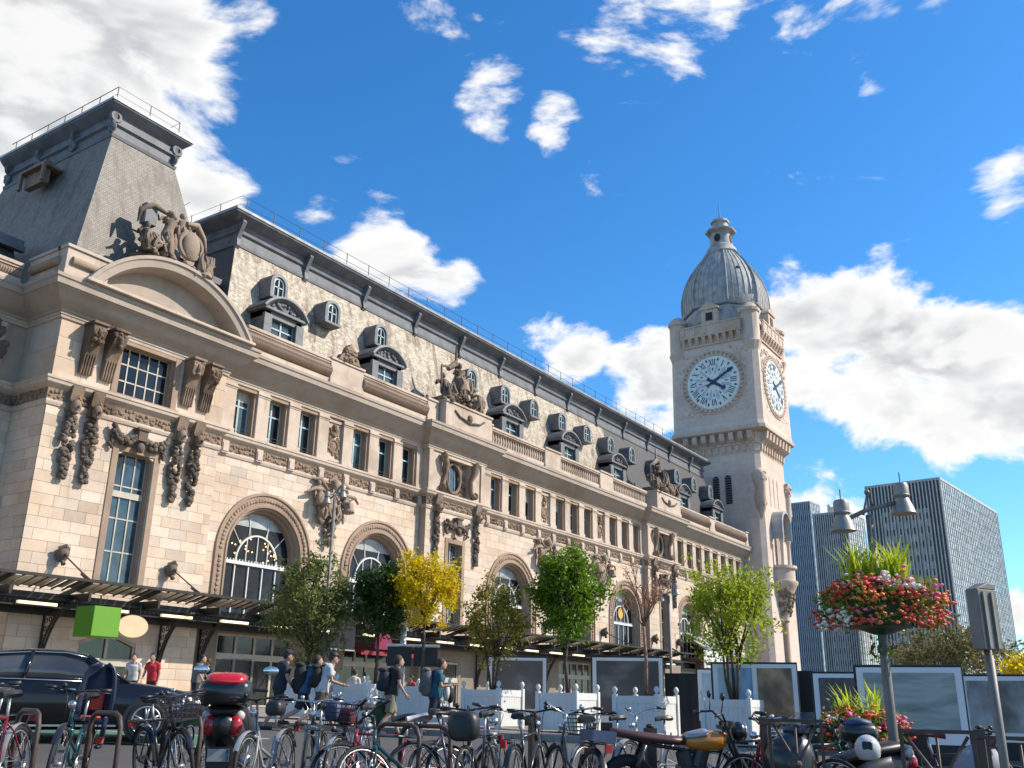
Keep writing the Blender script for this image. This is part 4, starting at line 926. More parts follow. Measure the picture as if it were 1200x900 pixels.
# corbels in two tiers
cbm = MB(); cbm.prism_x([(0, 0), (-.28, .25), (-.34, .75), (.3, .75), (.3, 0)], -.22, .22); cb1 = cbm.mesh('corbel'); cb1.materials.append(MATS['stone_tower_trim'])
for face in range(4):
    a = face * PI / 2
    for tier, (z, off, n, sc) in enumerate(((27.7, 4.42, 10, (.8, .9, 1.25)), (28.8, 4.7, 8, (1.25, 2.3, 1.6)))):
        for i in range(n):
            t = (i + .5) / n * 2 - 1; u = t * (off - .35); lx, ly = u, -off + .03
            inst('corbel', cb1, TW, (TX + lx * math.cos(a) - ly * math.sin(a), TY + lx * math.sin(a) + ly * math.cos(a), z), (0, 0, a), sc)
# clock stage
m = MB(); stack(m, [(5.5, .55, 30.6), (5.4, .55, 31.2), (5.3, .55, 40.6), (5.22, .55, 41.6), (5.22, .55, 43.6)]); m.build('clock_stage', 'stone_tower', TW)
for sx in (-1, 1):
    for sy in (-1, 1):
        m = MB(); m.lathe([(.9, 39.6), (1.15, 40.4), (1.2, 40.6), (1.08, 40.8), (1.05, 44.2), (1.22, 44.35), (1.25, 44.7), (1.05, 44.85), (.85, 45.2), (.3, 45.5)], 10, (TX + sx * 4.45, TY + sy * 4.45, 0)); m.build('corner_turret', 'stone_tower_trim', TW, auto=.6)
def face_pt(face, u, out, z):
    a = face * PI / 2; lx, ly = u, -out
    return (TX + lx * math.cos(a) - ly * math.sin(a), TY + lx * math.sin(a) + ly * math.cos(a), z)
def rot_add(mb, src, face):   # src built for the forecourt face with y = -out, x = u, centred on the tower axis
    a = face * PI / 2; c, s = math.cos(a), math.sin(a)
    src.v = [(TX + x * c - y * s, TY + x * s + y * c, z) for x, y, z in src.v]
plain('clock_white', (.70, .74, .68), .35, 0, .04, 1); plain('clock_blue', (.02, .035, .10), .4, 0, .1, 3); plain('clock_pale', (.46, .50, .55), .4, 0, .1, 2)
lead = plain('lead_dome', (.33, .325, .31), .65, .0, .22, 1.2, .2)
ROMAN = ['XII', 'I', 'II', 'III', 'IIII', 'V', 'VI', 'VII', 'VIII', 'IX', 'X', 'XI']
def clock(face):
    cz, R = 36.25, 3.15; out = 5.42
    m = MB(); n = 40
    for i in range(n):
        t = 2 * PI * i / n; m.ball((3.5 * math.cos(t), -out - .02, cz + 3.5 * math.sin(t)), .22, 7, 5, (1, .6, 1))
    m.ring((0, -out, cz), 3.28, .12, 'y', 48, 6); m.ring((0, -out + .02, cz), 3.8, .1, 'y', 48, 6)
    for i in range(170):
        t = rng.uniform(0, 2 * PI); q = rng.uniform(3.75, 5.4); x, z = q * math.cos(t), q * math.sin(t)
        if abs(x) < 4.1 and -3.9 < z < 4.0: m.ico((x, -out + .06, cz + z), .2 * rng.uniform(.6, 1.2), (1, .5, 1), .5)
    rot_add(m, m, face); c0 = m.build('clock', 'stone_tower_trim', TW, auto=.8)
    d = MB(); d.prism_y([(R * 1.02 * math.cos(2 * PI * i / 48), cz + R * 1.02 * math.sin(2 * PI * i / 48)) for i in range(48)], -out - .03, -out + .1); rot_add(d, d, face); d.build('dial', 'clock_white', c0)
    nb = MB(); pale = MB()
    def stroke(mb, x0, z0, x1, z1, w, y=-out - .06):
        dx, dz = x1 - x0, z1 - z0; L = math.hypot(dx, dz); px, pz = -dz / L * w / 2, dx / L * w / 2
        mb.prism_y([(x0 + px, z0 + pz), (x0 - px, z0 - pz), (x1 - px, z1 - pz), (x1 + px, z1 + pz)], y, y + .03)
    for h, txt in enumerate(ROMAN):
        a = h * PI / 6; rad = Vector((math.sin(a), math.cos(a))); tan = Vector((math.cos(a), -math.sin(a)))
        w = {'I': .22, 'V': .4, 'X': .4}; tot = sum(w[ch] for ch in txt); pos = -tot / 2; mb = nb if h not in (4, 5, 7, 8) else pale
        mb = nb
        for chh in txt:
            x0 = pos + .03; x1 = pos + w[chh] - .03; xm = (x0 + x1) / 2
            def pt(u, v): q = rad * v + tan * u; return q.x, cz + q.y
            r0, r1 = 2.05, 2.82
            if chh == 'I': stroke(mb, *pt(xm, r0), *pt(xm, r1), .09)
            elif chh == 'V': stroke(mb, *pt(xm, r0), *pt(x0, r1), .09); stroke(mb, *pt(xm, r0), *pt(x1, r1), .05)
            else: stroke(mb, *pt(x0, r0), *pt(x1, r1), .05); stroke(mb, *pt(x1, r0), *pt(x0, r1), .09)
            pos += w[chh]
        # petals and ticks
        b = a + PI / 12; q = Vector((math.sin(b), math.cos(b)))
        pale.prism_y([(q.x * 1.0 - q.y * .1, cz + q.y * 1.0 + q.x * .1), (q.x * 1.0 + q.y * .1, cz + q.y * 1.0 - q.x * .1), (q.x * 2.0 + q.y * .2, cz + q.y * 2.0 - q.x * .2), (q.x * 2.3, cz + q.y * 2.3), (q.x * 2.0 - q.y * .2, cz + q.y * 2.0 + q.x * .2)], -out - .05, -out - .03)
        nb.prism_y([(q.x * 2.72 - q.y * .13, cz + q.y * 2.72 + q.x * .13), (q.x * 2.55, cz + q.y * 2.55), (q.x * 2.72 + q.y * .13, cz + q.y * 2.72 - q.x * .13), (q.x * 3.0, cz + q.y * 3.0)], -out - .06, -out - .03)
        nb.prism_y([(rad.x * 1.6 - rad.y * .09, cz + rad.y * 1.6 + rad.x * .09), (rad.x * 1.35, cz + rad.y * 1.35), (rad.x * 1.6 + rad.y * .09, cz + rad.y * 1.6 - rad.x * .09), (rad.x * 1.8, cz + rad.y * 1.8)], -out - .06, -out - .03)
    rot_add(nb, nb, face); nb.build('numerals', 'clock_blue', c0); rot_add(pale, pale, face); pale.build('dial_petals', 'clock_pale', c0)
    for (ang, L, tail, w, nm, yy) in ((10 / 60 * 2 * PI, 2.85, .9, .52, 'minute_hand', .14), ((4 + 10 / 60) / 12 * 2 * PI, 1.75, .85, .62, 'hour_hand', .1)):
        hm = MB(); r = Vector((math.sin(ang), math.cos(ang))); t = Vector((r.y, -r.x))
        P = lambda u, v: ((r * v + t * u).x, cz + (r * v + t * u).y)
        hm.prism_y([P(-w * .22, -tail), P(w * .22, -tail), P(w * .3, 0), P(w * .26, L * .75), P(w * .6, L * .8), P(0, L), P(-w * .6, L * .8), P(-w * .26, L * .75), P(-w * .3, 0)], -out - yy, -out - yy + .03); hm.prism_y([P(w * .5 * math.cos(q), w * .5 * math.sin(q)) for q in np.linspace(0, 2 * PI, 13)[:-1]], -out - yy - .01, -out - yy + .02)
        hm.prism_y([P(-w * .45, -tail), P(w * .45, -tail), P(w * .2, -tail * .6), P(-w * .2, -tail * .6)], -out - yy - .005, -out - yy + .025)
        rot_add(hm, hm, face); hm.build(nm, 'clock_blue', c0)
for f_ in (0, 3): clock(f_)
# machicolated gallery above each clock
for f_ in range(4):
    m = MB(); o = 5.25
    m.box(-3.7, 3.7, -o - .55, -o + .3, 42.0, 42.25); m.box(-3.7, 3.7, -o - .5, -o - .3, 42.25, 43.3); m.box(-3.75, 3.75, -o - .58, -o - .22, 43.3, 43.5)
    for x in np.linspace(-3.3, 3.3, 6): m.box(x - .15, x + .15, -o - .56, -o - .3, 42.3, 43.3)
    m.box(-3.7, 3.7, -o - .2, -o + .3, 40.9, 41.1)
    rot_add(m, m, f_); g = m.build('gallery', 'stone_tower_trim', TW, bevel=.02)
    for x in np.linspace(-3.4, 3.4, 9):
        k = MB(); k.prism_x([(-o + .1, 41.1), (-o - .1, 41.15), (-o - .5, 41.8), (-o - .5, 42.0), (-o + .1, 42.0)], x - .2, x + .2); rot_add(k, k, f_); k.build('gallery_corbel', 'stone_tower_trim', g)
    k = MB(); k.box(-1.0, 1.0, -o - .35, -o + .9, 43.5, 45.3); k.prism_y([(-1.25, 45.3), (1.25, 45.3), (1.25, 45.5), (0, 46.3), (-1.25, 45.5)], -o - .5, -o + .9); rot_add(k, k, f_); k.build('lucarne', 'stone_tower_trim', g, bevel=.02)
    k = MB(); k.box(-.42, .42, -o - .4, -o - .34, 43.9, 44.9); rot_add(k, k, f_); k.build('opening', 'iron_black', g)
    # twin / triple lancets of the shaft
    xs = (-.72, .72) if f_ in (1, 3) else (-1.3, 0, 1.3)
    for x in xs:
        for nm, rr_o, mat, yo in (('lancet_frame', .5, 'stone_tower_trim', -4.46), ('louvre_panel', .36, 'iron_black', -4.5)):
            k = MB(); k.prism_y([(x - rr_o, 22.1), (x + rr_o, 22.1)] + [(x + rr_o * math.cos(t), 25.0 + rr_o * math.sin(t)) for t in np.linspace(0, PI, 8)], yo, yo + .2); rot_add(k, k, f_); k.build(nm, mat if f_ in (1, 3) or nm == 'lancet_frame' else 'stone_tower', TW)
        if f_ in (1, 3):
            k = MB()
            for z in np.arange(22.25, 25.2, .28): k.box(x - .34, x + .34, -4.56, -4.5, z, z + .1)
            rot_add(k, k, f_); k.build('louvre', 'zinc', TW)
# corner console on the visible arris
for (sx, sy) in ((-1, -1), (1, -1), (-1, 1), (1, 1)):
    m = MB(); cx, cy = TX + sx * 4.25, TY + sy * 4.25
    m.lathe([(.15, 20.3), (.3, 20.8), (.5, 21.2), (.62, 22.0), (.6, 24.2), (.78, 24.5), (.8, 25.2), (.5, 25.6), (.2, 25.8)], 9, (cx, cy, 0))
    for i in range(24): a = rng.uniform(0, 2 * PI); m.ico((cx + .66 * math.cos(a), cy + .66 * math.sin(a), rng.uniform(24.3, 25.4)), .2, (1, 1, 1), .5)
    for i in range(16): a = rng.uniform(0, 2 * PI); m.ico((cx + .55 * math.cos(a), cy + .55 * math.sin(a), rng.uniform(21.2, 22.8)), .16, (1, 1, 1), .5)
    m.build('corner_console', 'stone_tower_trim', TW, auto=.8)
# dome: rounded-square lead dome with ribs
prof = [(4.85, 43.3), (4.9, 45.4), (4.8, 46.0), (4.88, 46.5), (4.95, 47.4), (4.9, 48.4), (4.75, 49.4), (4.48, 50.4), (4.08, 51.4), (3.55, 52.4), (2.95, 53.3), (2.35, 54.1), (1.95, 54.7)]
m = MB(); stack(m, [(r * .98, r * .55, z) for r, z in prof]); dome = m.build('dome', 'lead_dome', TW, auto=.9)
ribm = MB()
for k in range(8):
    for j in range(0, 7):
        pts = []
        for (r, z) in prof[3:]:
            q = octa(r * .985, r * .55); a, b = q[k], q[(k + 1) % 8]; n_ = 7 if k % 2 == 0 else 5; t = j / n_
            if j > n_ : continue
            pts.append((a[0] + (b[0] - a[0]) * t, a[1] + (b[1] - a[1]) * t, z))
        if len(pts) > 2: ribm.tube(pts, .035 if j else .1, 4)
ribm.build('dome_ribs', 'lead_dome', dome)
m = MB(); stack(m, [(4.6, 2.5, 45.9), (4.88, 2.68, 46.0), (4.9, 2.7, 46.2), (4.7, 2.6, 46.3)]); m.build('dome_ring', 'zinc', dome)
m = MB(); stack(m, [(2.0, 1.1, 54.4), (2.1, 1.15, 54.7), (1.8, 1.0, 54.9), (1.65, .9, 55.6), (1.35, .75, 55.9)]); stack(m, [(1.28, .7, 55.8), (1.22, .66, 57.5), (1.35, .72, 57.6), (1.75, .95, 57.8), (1.8, 1.0, 58.0), (1.4, .75, 58.2), (.95, .5, 58.5), (.92, .5, 59.1), (1.1, .6, 59.2), (1.05, .55, 59.5), (.25, .12, 59.8)]); lan = m.build('lantern', 'lead_dome', dome, auto=.8)
for f_ in range(4): k = MB(); k.prism_y([(.42 * math.cos(t), 56.7 + .55 * math.sin(t)) for t in np.linspace(0, 2 * PI, 15)[:-1]], -1.34, -1.1); rot_add(k, k, f_); k.build('lantern_opening', 'iron_black', lan)
m = MB(); m.tube([(TX, TY, 59.8), (TX, TY, 62.0)], [.09, .03], 6); m.build('spike', 'iron_black', lan)
for (u, z) in ((3.1, 49.6), (2.95, 51.2)): k = MB(); k.ball((TX - u * .98, TY - u * 1.0, z), .22, 7, 5); k.build('vent', 'iron_black', dome)
# tabernacle with gilded back on the boulevard corner: hooded niche over a round balcony
NX, NY = 103.4, TY - SH
m = MB(); m.arch(NX, 19.9, [(1.55, NY - 1.25), (1.3, NY - 1.3), (1.25, NY - 1.1), (1.2, NY + .3), (1.62, NY + .3)], 18.3, 16); ni = m.build('niche_hood', 'zinc_pale', TW, auto=.6)
m = MB(); m.prism_y([(NX + 1.2 * math.cos(t), 19.9 + 1.2 * math.sin(t)) for t in np.linspace(0, PI, 14)], NY - .6, NY - .5); m.build('niche_back', 'gilt_lamp', ni)
m = MB(); m.lathe([(.5, 9.2), (.8, 10.2), (1.3, 12.2), (1.75, 13.2), (1.95, 13.5), (1.95, 13.75), (1.7, 13.8), (1.7, 15.0), (1.95, 15.1), (1.95, 15.4), (1.5, 15.45)], 16, (NX, NY, 0)); m.build('round_balcony', 'stone_tower_trim', TW, auto=.6)
m = MB()
for i in range(60): a = rng.uniform(PI, 2 * PI); z = rng.uniform(10.2, 12.9); r = .8 + (z - 10.2) / 2.7 * .7; m.ico((NX + r * math.cos(a), NY + r * math.sin(a), z), .26, (1, 1, 1.2), .5)
m.build('balcony_carving', 'stone_carved', TW, auto=.9)
for u in (-1.1, 1.1): m = MB(); m.lathe([(.28, 15.4), (.2, 15.6), (.18, 17.8), (.3, 18.1), (.3, 18.3)], 10, (NX + u, NY - .9, 0)); m.build('niche_column', 'stone_tower', TW, auto=.6)
m = MB(); m.box(NX - .8, NX + .8, NY - .25, NY + .1, 15.4, 18.6); m.build('niche_door', 'stone_soffit', TW)
m = MB(); m.lathe([(.5, 4.0), (.5, 9.4), (.7, 9.6)], 12, (NX, NY - .1, 0)); m.build('engaged_shaft', 'stone_arch', TW, auto=.6)

# ---------------------------------------------------------------- office blocks behind
def office(name, label, px_c, py_top, d, dirR, lenR, lenL, style):
    w = ray(px_c, py_top); k_ = d / math.hypot(w[0], w[1]); x, y, ztop = w[0] * k_, w[1] * k_, CAM_H + w[2] * k_
    o = thing(name, label, 'office block', (x, y, 0), dirR, 'office blocks beyond the station', world=False)
    W, D_, H_ = lenR, lenL, ztop           # local: corner at origin, +x along right face, +y along left face
    m = MB(); m.box(.15, W, .15, D_, -6, H_ - .3); m.build('body', style['body'], o, world=False)
    m = MB(); m.box(-.1, W, -.1, D_, H_ - .6, H_); m.build('parapet', style['fin'], o, world=False)
    # left face (local x = 0): concrete grid with small windows between dark full-height bands
    nb = style['bays']; bw = D_ / nb; fh = 3.3; nf = int((H_ - 1) / fh)
    fins = MB()
    for i in range(nb * 2 + 1):
        yy = min(D_ - .2, i * bw / 2); fins.box(-.28, .16, yy, yy + style['finw'], -6, H_)
    fins.build('fins', style['fin'], o, world=False)
    for i in range(nb):
        dark = i in style['dark']
        if dark or style['grid'] == 'none':
            b = MB(); b.box(.02, .2, i * bw + style['finw'], (i + 1) * bw - .02, -6, H_ - .8); b.build('glass_band', style['bandmat'], o, world=False)
        else:
            b = MB()
            b.box(-.06, .2, i * bw + bw * .16, (i + 1) * bw - bw * .1, -6, H_ - 6.5 if style['skip'] else H_ - .8); b.build('concrete_band', style['wall'], o, world=False)
            for k in range(nf):
                z = H_ - 2.9 - k * fh
                if k < style['skip']: 
                    w = MB(); w.box(-.09, 0, i * bw + bw * .16, (i + 1) * bw - bw * .1, z - .8, z + 2.2); w.build('window', style['win'], o, world=False)
                else:
                    w = MB(); w.box(-.09, 0, i * bw + bw * .3, (i + 1) * bw - bw * .25, z, z + 1.5); w.build('window', style['win'], o, world=False)
    # right face (local y = 0): glass curtain wall
    nr = max(6, int(W / 1.6)); 
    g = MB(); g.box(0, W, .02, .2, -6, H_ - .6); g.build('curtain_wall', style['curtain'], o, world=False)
    mu = MB()
    for i in range(nr + 1): xx = W * i / nr; mu.box(xx - .04, xx + .04, -.1, .1, -6, H_)
    for k in range(int(H_ / 1.65)): mu.box(0, W, -.06, .08, k * 1.65, k * 1.65 + (.22 if k % 2 else .07))
    mu.build('mullions', style['mull'], o, world=False)
    for (fx_, fy_, s_, h_) in ((.25, .5, 3, 2.2), (.6, .4, 4, 1.6), (.45, .7, 1.2, 3.5)):
        m = MB(); m.box(W * fx_, W * fx_ + s_, D_ * fy_, D_ * fy_ + s_ * .6, H_, H_ + h_); m.build('roof_plant', 'fin_alu', o, world=False)
    return o
plain('concrete_pale', (.46, .41, .36), .8, 0, .12, .5); plain('fin_alu', (.50, .48, .45), .55, .0, .1, .5); plain('mull_pale', (.33, .37, .40), .45, .3, .1, .5); plain('blue_panel', (.12, .19, .29), .4, 0, .1, .5); plain('band_black', (.012, .012, .014), .25, 0, .2, .5)
dirv = math.atan2(*(lambda a, b: (b[1] - a[1], b[0] - a[0]))(np.array(at(1101, 240)), np.array(at(1101, 240)) + (ROT @ np.array([960., 388., F_PX]))[:2]))
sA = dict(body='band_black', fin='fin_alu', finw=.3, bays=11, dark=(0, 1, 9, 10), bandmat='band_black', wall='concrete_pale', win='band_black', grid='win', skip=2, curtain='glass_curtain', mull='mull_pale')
office('office_block', 'large office block with pale glass side and fins, right of the lamp post', 1101, 559, 240, dirv, 52, 17.6, sA)
sB = dict(sA, bays=8, dark=(0, 1, 6, 7), skip=1)
office('office_block', 'dark finned office block behind the left lamp bell and flower basket', 992, 598, 282, dirv, 13.5, 10, sB)
sC = dict(sA, bays=16, dark=(), wall='blue_panel', body='blue_panel', fin='mull_pale', finw=.28, win='glass_dark', skip=0)
office('office_block', 'blue grey office tower close beside the clock tower', 949, 587, 330, dirv, 8, 22, sC)

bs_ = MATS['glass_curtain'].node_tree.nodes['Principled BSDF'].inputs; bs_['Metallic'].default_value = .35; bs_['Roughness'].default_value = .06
plain('roof_plant', (.2, .2, .21), .7, 0, .2, 1)
# ---------------------------------------------------------------- ground
AX, BX = np.array([0.552, -0.834]), np.array([0.834, 0.552])      # across the view / away from it
def uv(u, v): p = AX * u + BX * v; return float(p[0]), float(p[1])
def asphalt_mat(name, col, var=.25, scale=.5, fine=60):
    m, T, b = new_mat(name); g = T.node('ShaderNodeNewGeometry').outputs['Position']
    n1 = T.noise(g, scale, 5, .65); n2 = T.noise(g, fine, 2, .5); mp = T.node('ShaderNodeMapping'); T.l.new(g, mp.inputs[0]); mp.inputs['Rotation'].default_value = (0, 0, .98); mp.inputs['Scale'].default_value = (.12, 1.4, 1)
    n3 = T.noise(mp.outputs[0], 1.0, 4, .6)
    f = T.math('ADD', T.math('MULTIPLY', n1, .55), T.math('ADD', T.math('MULTIPLY', n2, .2), T.math('MULTIPLY', n3, .25)))
    T.l.new(T.ramp(f, [(.35, tuple(c * (1 - var) for c in col)), (.65, tuple(c * (1 + var) for c in col))]), b.inputs['Base Color']); b.inputs['Roughness'].default_value = .85
    bp = T.node('ShaderNodeBump'); bp.inputs['Strength'].default_value = .4; bp.inputs['Distance'].default_value = .01; T.l.new(n2, bp.inputs['Height']); T.l.new(bp.outputs[0], b.inputs['Normal'])
asphalt_mat('asphalt', (.075, .070, .065)); asphalt_mat('pavement', (.25, .22, .19), .2, .7, 30); asphalt_mat('kerb_granite', (.24, .22, .20), .2, 2, 40); asphalt_mat('lane_green', (.06, .16, .10), .2, .8); asphalt_mat('line_white', (.5, .5, .48), .12, 2)
def strip(name, mat, u0, u1, v0, v1, dz, nu=40, nv=4):
    m = MB(); U = np.linspace(u0, u1, nu + 1); V = np.linspace(v0, v1, nv + 1)
    for v in V:
        for u in U: x, y = uv(u, v); m.v.append((x, y, gz(x, y) + dz))
    for j in range(nv):
        for i in range(nu): a = j * (nu + 1) + i; m.f.append((a, a + 1, a + nu + 2, a + nu + 1))
    return struct(m.build(name, mat))
m = MB(); U = np.array([-900, -400, -150] + list(np.linspace(-60, 60, 25)) + [150, 400, 900.]); V = np.array([-600, -150, -40, 0, 5, 10] + list(np.linspace(11.5, 20.5, 14)) + [24, 30, 60, 120, 250, 500, 1500.])
for v in V:
    for u in U: x, y = uv(u, v); m.v.append((x, y, gz(x, y)))
for j in range(len(V) - 1):
    for i in range(len(U) - 1): a = j * len(U) + i; m.f.append((a, a + 1, a + len(U) + 1, a + len(U)))
struct(m.build('ground', 'asphalt'))
strip('pavement', 'pavement', -60, 60, 24.6, 75, .13, 40, 12)
m = MB(); us = np.linspace(-60, 60, 121)
kb = struct(strip('kerb', 'kerb_granite', -60, 60, 24.3, 24.6, .131, 40, 1))
for i in range(60):
    u0, u1 = -30 + i, -29.01 + i; m = MB(); pts = [uv(u0, 24.28), uv(u1, 24.28), uv(u1, 24.58), uv(u0, 24.58)]; zz = [gz(*p) for p in pts]
    m.add([(p[0], p[1], z - .1) for p, z in zip(pts, zz)] + [(p[0], p[1], z + .14) for p, z in zip(pts, zz)], [(4, 5, 6, 7), (0, 1, 5, 4), (1, 2, 6, 5), (2, 3, 7, 6), (3, 0, 4, 7)]); m.build('kerb_stone', 'kerb_granite', kb)
strip('cycle_lane', 'lane_green', -40, -4.6, 16.9, 19.0, .004, 30, 2)
strip('lane_line', 'line_white', -40, -4.6, 16.75, 16.88, .006, 30, 1)
strip('lane_line', 'line_white', -40, -4.6, 19.02, 19.14, .006, 30, 1)

def heading(px, rel): w = ray(px, 823 + .0152 * (px - 600)); return math.atan2(w[1], w[0]) + math.radians(rel)
def place(px, d): x, y = at(px, d); return (x, y, gz(x, y))
def onpave(p): return (p[0], p[1], p[2] + .13)

# ---------------------------------------------------------------- trees in white tubs
def leaf_mat(name, col, col2, trans=.45):
    m, T, b = new_mat(name); at_ = T.node('ShaderNodeAttribute'); at_.attribute_name = 'tone'
    c = T.mix(at_.outputs['Fac'], col, col2)
    T.l.new(c, b.inputs['Base Color']); b.inputs['Roughness'].default_value = .5; b.inputs['Specular IOR Level'].default_value = .35
    tr = T.node('ShaderNodeBsdfTranslucent'); T.l.new(T.mix(.5, c, col2), tr.inputs[0]); mx = T.node('ShaderNodeMixShader'); mx.inputs[0].default_value = trans
    T.l.new(b.outputs[0], mx.inputs[1]); T.l.new(tr.outputs[0], mx.inputs[2]); T.l.new(mx.outputs[0], m.node_tree.nodes['Material Output'].inputs[0])
leaf_mat('leaf_dark', (.012, .03, .008), (.07, .14, .022)); leaf_mat('leaf_mix', (.018, .036, .008), (.26, .30, .08)); leaf_mat('leaf_yellow', (.34, .25, .004), (.85, .66, .008), .5)
leaf_mat('leaf_olive', (.07, .075, .010), (.36, .33, .03), .5); leaf_mat('leaf_green', (.02, .07, .006), (.22, .36, .014), .45); leaf_mat('leaf_lime', (.09, .14, .008), (.48, .56, .025), .5); leaf_mat('leaf_bud', (.25, .08, .04), (.5, .22, .12)); leaf_mat('leaf_pale', (.05, .055, .02), (.24, .22, .09))
plain('bark', (.085, .06, .045), .9, 0, .3, 8, .5); plain('bark_red', (.27, .14, .10), .9, 0, .3, 8, .3)
plain('tub_grey', (.62, .62, .60), .6, 0, .06, 2, .05); plain('soil', (.03, .022, .016), .95, 0, .3, 10, .5)
def leaves(m, pts, n, size, spread):
    P = np.array(pts); idx = rng.integers(0, len(P), n); c = P[idx] + rng.normal(0, 1, (n, 3)) * spread
    a = rng.normal(0, 1, (n, 3)); a /= np.linalg.norm(a, axis=1)[:, None]; b = rng.normal(0, 1, (n, 3)); b -= a * (a * b).sum(1)[:, None]; b /= np.linalg.norm(b, axis=1)[:, None]
    L = size * rng.uniform(.6, 1.3, n)[:, None]; W = L * .42; o = len(m.v)
    q = np.stack([c - a * L / 2, c + b * W / 2 - a * L * .05, c + a * L / 2, c - b * W / 2 - a * L * .05], 1).reshape(-1, 3)
    m.v += [tuple(p) for p in q]; m.f += [(o + 4 * i, o + 4 * i + 1, o + 4 * i + 2, o + 4 * i + 3) for i in range(n)]
    t = np.clip(rng.normal(.45, .28, n), 0, 1); m.tone += [(x, x, x) for x in t]
def tree(label, p, zt, z0, z1, rx, leafm, n, size, dense=1.0, stems=1, bark='bark', shape='ball', fork=None, lean=0.0, gap=0.0, nm='potted_tree', grp='trees in grey tubs'):
    """p: foot, zt: foot height, crown from z0 to z1 (world), half width rx"""
    o = thing(nm, label, 'tree', (p[0], p[1], zt), 0, grp, world=False)
    h0, h1 = z0 - zt, z1 - zt; cz = (h0 + h1) / 2; rz = (h1 - h0) / 2; tips = []
    t = MB(); fk = fork if fork is not None else h0 + rz * .25
    r0 = .05 if stems == 1 else .035
    forks = []
    for s in range(stems):
        a = 2 * PI * s / stems + .4; off = 0 if stems == 1 else .1
        top = Vector((lean + off * math.cos(a) * 2.2, off * math.sin(a) * 2.2, fk)); base = Vector((off * math.cos(a) * .6, off * math.sin(a) * .6, 0))
        mid = (base + top) / 2 + Vector((rng.normal(0, .03), rng.normal(0, .03), 0)); t.tube([base, mid, top], [r0 * 1.15, r0, r0 * .85], 7); forks.append(top)
    nb = max(8, int((16 if shape != 'bare' else 8) * dense))
    for i in range(nb):
        f = forks[i % len(forks)]; a = 2 * PI * i * .618; el = rng.uniform(-.15, 1.0); k = rng.uniform(.62, .97)
        if shape == 'vase': el = rng.uniform(.35, 1.0)
        end = Vector((lean + rx * k * math.cos(a) * math.sqrt(max(.05, 1 - el * el)), rx * k * math.sin(a) * math.sqrt(max(.05, 1 - el * el)), cz + rz * el * k))
        mid = f.lerp(end, .5) + Vector((0, 0, .12 * rx)) + Vector(rng.normal(0, .05 * rx, 3)); t.tube([f, mid, end], [.026, .016, .006], 5); tips.append(end); tips.append(mid.lerp(end, .5))
        for j in range(3 if shape != 'bare' else 7):
            e2 = end + Vector(rng.normal(0, .22 * rx, 3)) + (Vector((0, 0, .15 * rz)) if shape in ('bare', 'vase') else Vector((0, 0, 0))); st_ = mid.lerp(end, rng.uniform(0, .9)); t.tube([st_, st_.lerp(e2, .5) + Vector(rng.normal(0, .03, 3)), e2], [.011, .007, .003], 4); tips.append(e2); tips.append(st_.lerp(e2, .6))
    t.build('trunk', bark, o, world=False, smooth=True)
    pts = [tuple(x) for x in tips]
    k = int(150 * dense)
    while k > 0:       # clumps through the crown's volume, lumpy outline
        v = rng.normal(0, 1, 3); v /= np.linalg.norm(v); r = rng.uniform(.25, 1) ** .5 * (1 + .13 * math.sin(3 * v[0] * 2 + 1.3) * math.cos(4 * v[1] + v[2] * 3))
        q = (lean + v[0] * r * rx, v[1] * r * rx, cz + v[2] * r * rz)
        if shape == 'vase' and q[2] < cz and (abs(q[0] - lean) > rx * (.35 + .65 * (q[2] - h0) / (rz))): continue
        if gap and rng.random() < gap: k -= 1; continue
        pts.append(q); k -= 1
    if shape == 'bare': pts = [tuple(x) for x in tips]
    m = MB(); leaves(m, pts, n, size, size * .8); m.build('crown', leafm, o, world=False)
    return o
def tub(label, px, d, s=1.2, h=1.06):
    x, y, z = onpave(place(px, d)); o = thing('tree_tub', label, 'planter', (x, y, z), 0, 'grey panelled tree tubs', world=False)
    # corner at origin, sides along +x and +y
    for nm, (a, b, c, e) in dict(f=(0, s, -.0, .05), l=(0, .05, 0, s), b=(0, s, s - .05, s), r=(s - .05, s, 0, s)).items():
        m = MB(); m.box(a + .03, b - .03, c + .02, e - .0, .1, h - .04); m.build('side_panel', 'tub_grey', o, world=False)
    n = 9
    for i in range(n):
        u = .06 + (s - .12) * i / n; w = (s - .12) / n - .005
        m = MB(); m.box(u, u + w, -.012, .03, .2, h - .2); m.build('board', 'tub_grey', o, world=False)
        m = MB(); m.box(-.012, .03, u, u + w, .2, h - .2); m.build('board', 'tub_grey', o, world=False)
    for z0, z1 in ((.08, .2), (h - .2, h - .02)):
        m = MB(); m.box(-.02, s + .02, -.025, .04, z0, z1); m.box(-.025, .04, .04, s + .02, z0, z1); m.box(s - .04, s + .025, .04, s + .02, z0, z1); m.build('rail', 'tub_grey', o, world=False)
    for (a, b) in ((0, 0), (s, 0), (0, s), (s, s)):
        m = MB(); m.box(a - .06, a + .06, b - .06, b + .06, 0, h + .02); pp = m.build('corner_post', 'tub_grey', o, world=False, bevel=.008)
        m = MB(); m.lathe([(.03, h + .02), (.03, h + .05), (.065, h + .1), (.07, h + .14), (.05, h + .19), (.015, h + .22)], 10, (a, b, 0)); m.build('finial', 'tub_grey', pp, world=False, smooth=True)
    m = MB(); m.box(.04, s - .04, .04, s - .04, h - .16, h - .1); m.build('soil', 'soil', o, world=False)
    return (x + s / 2, y + s / 2, z + h - .12)
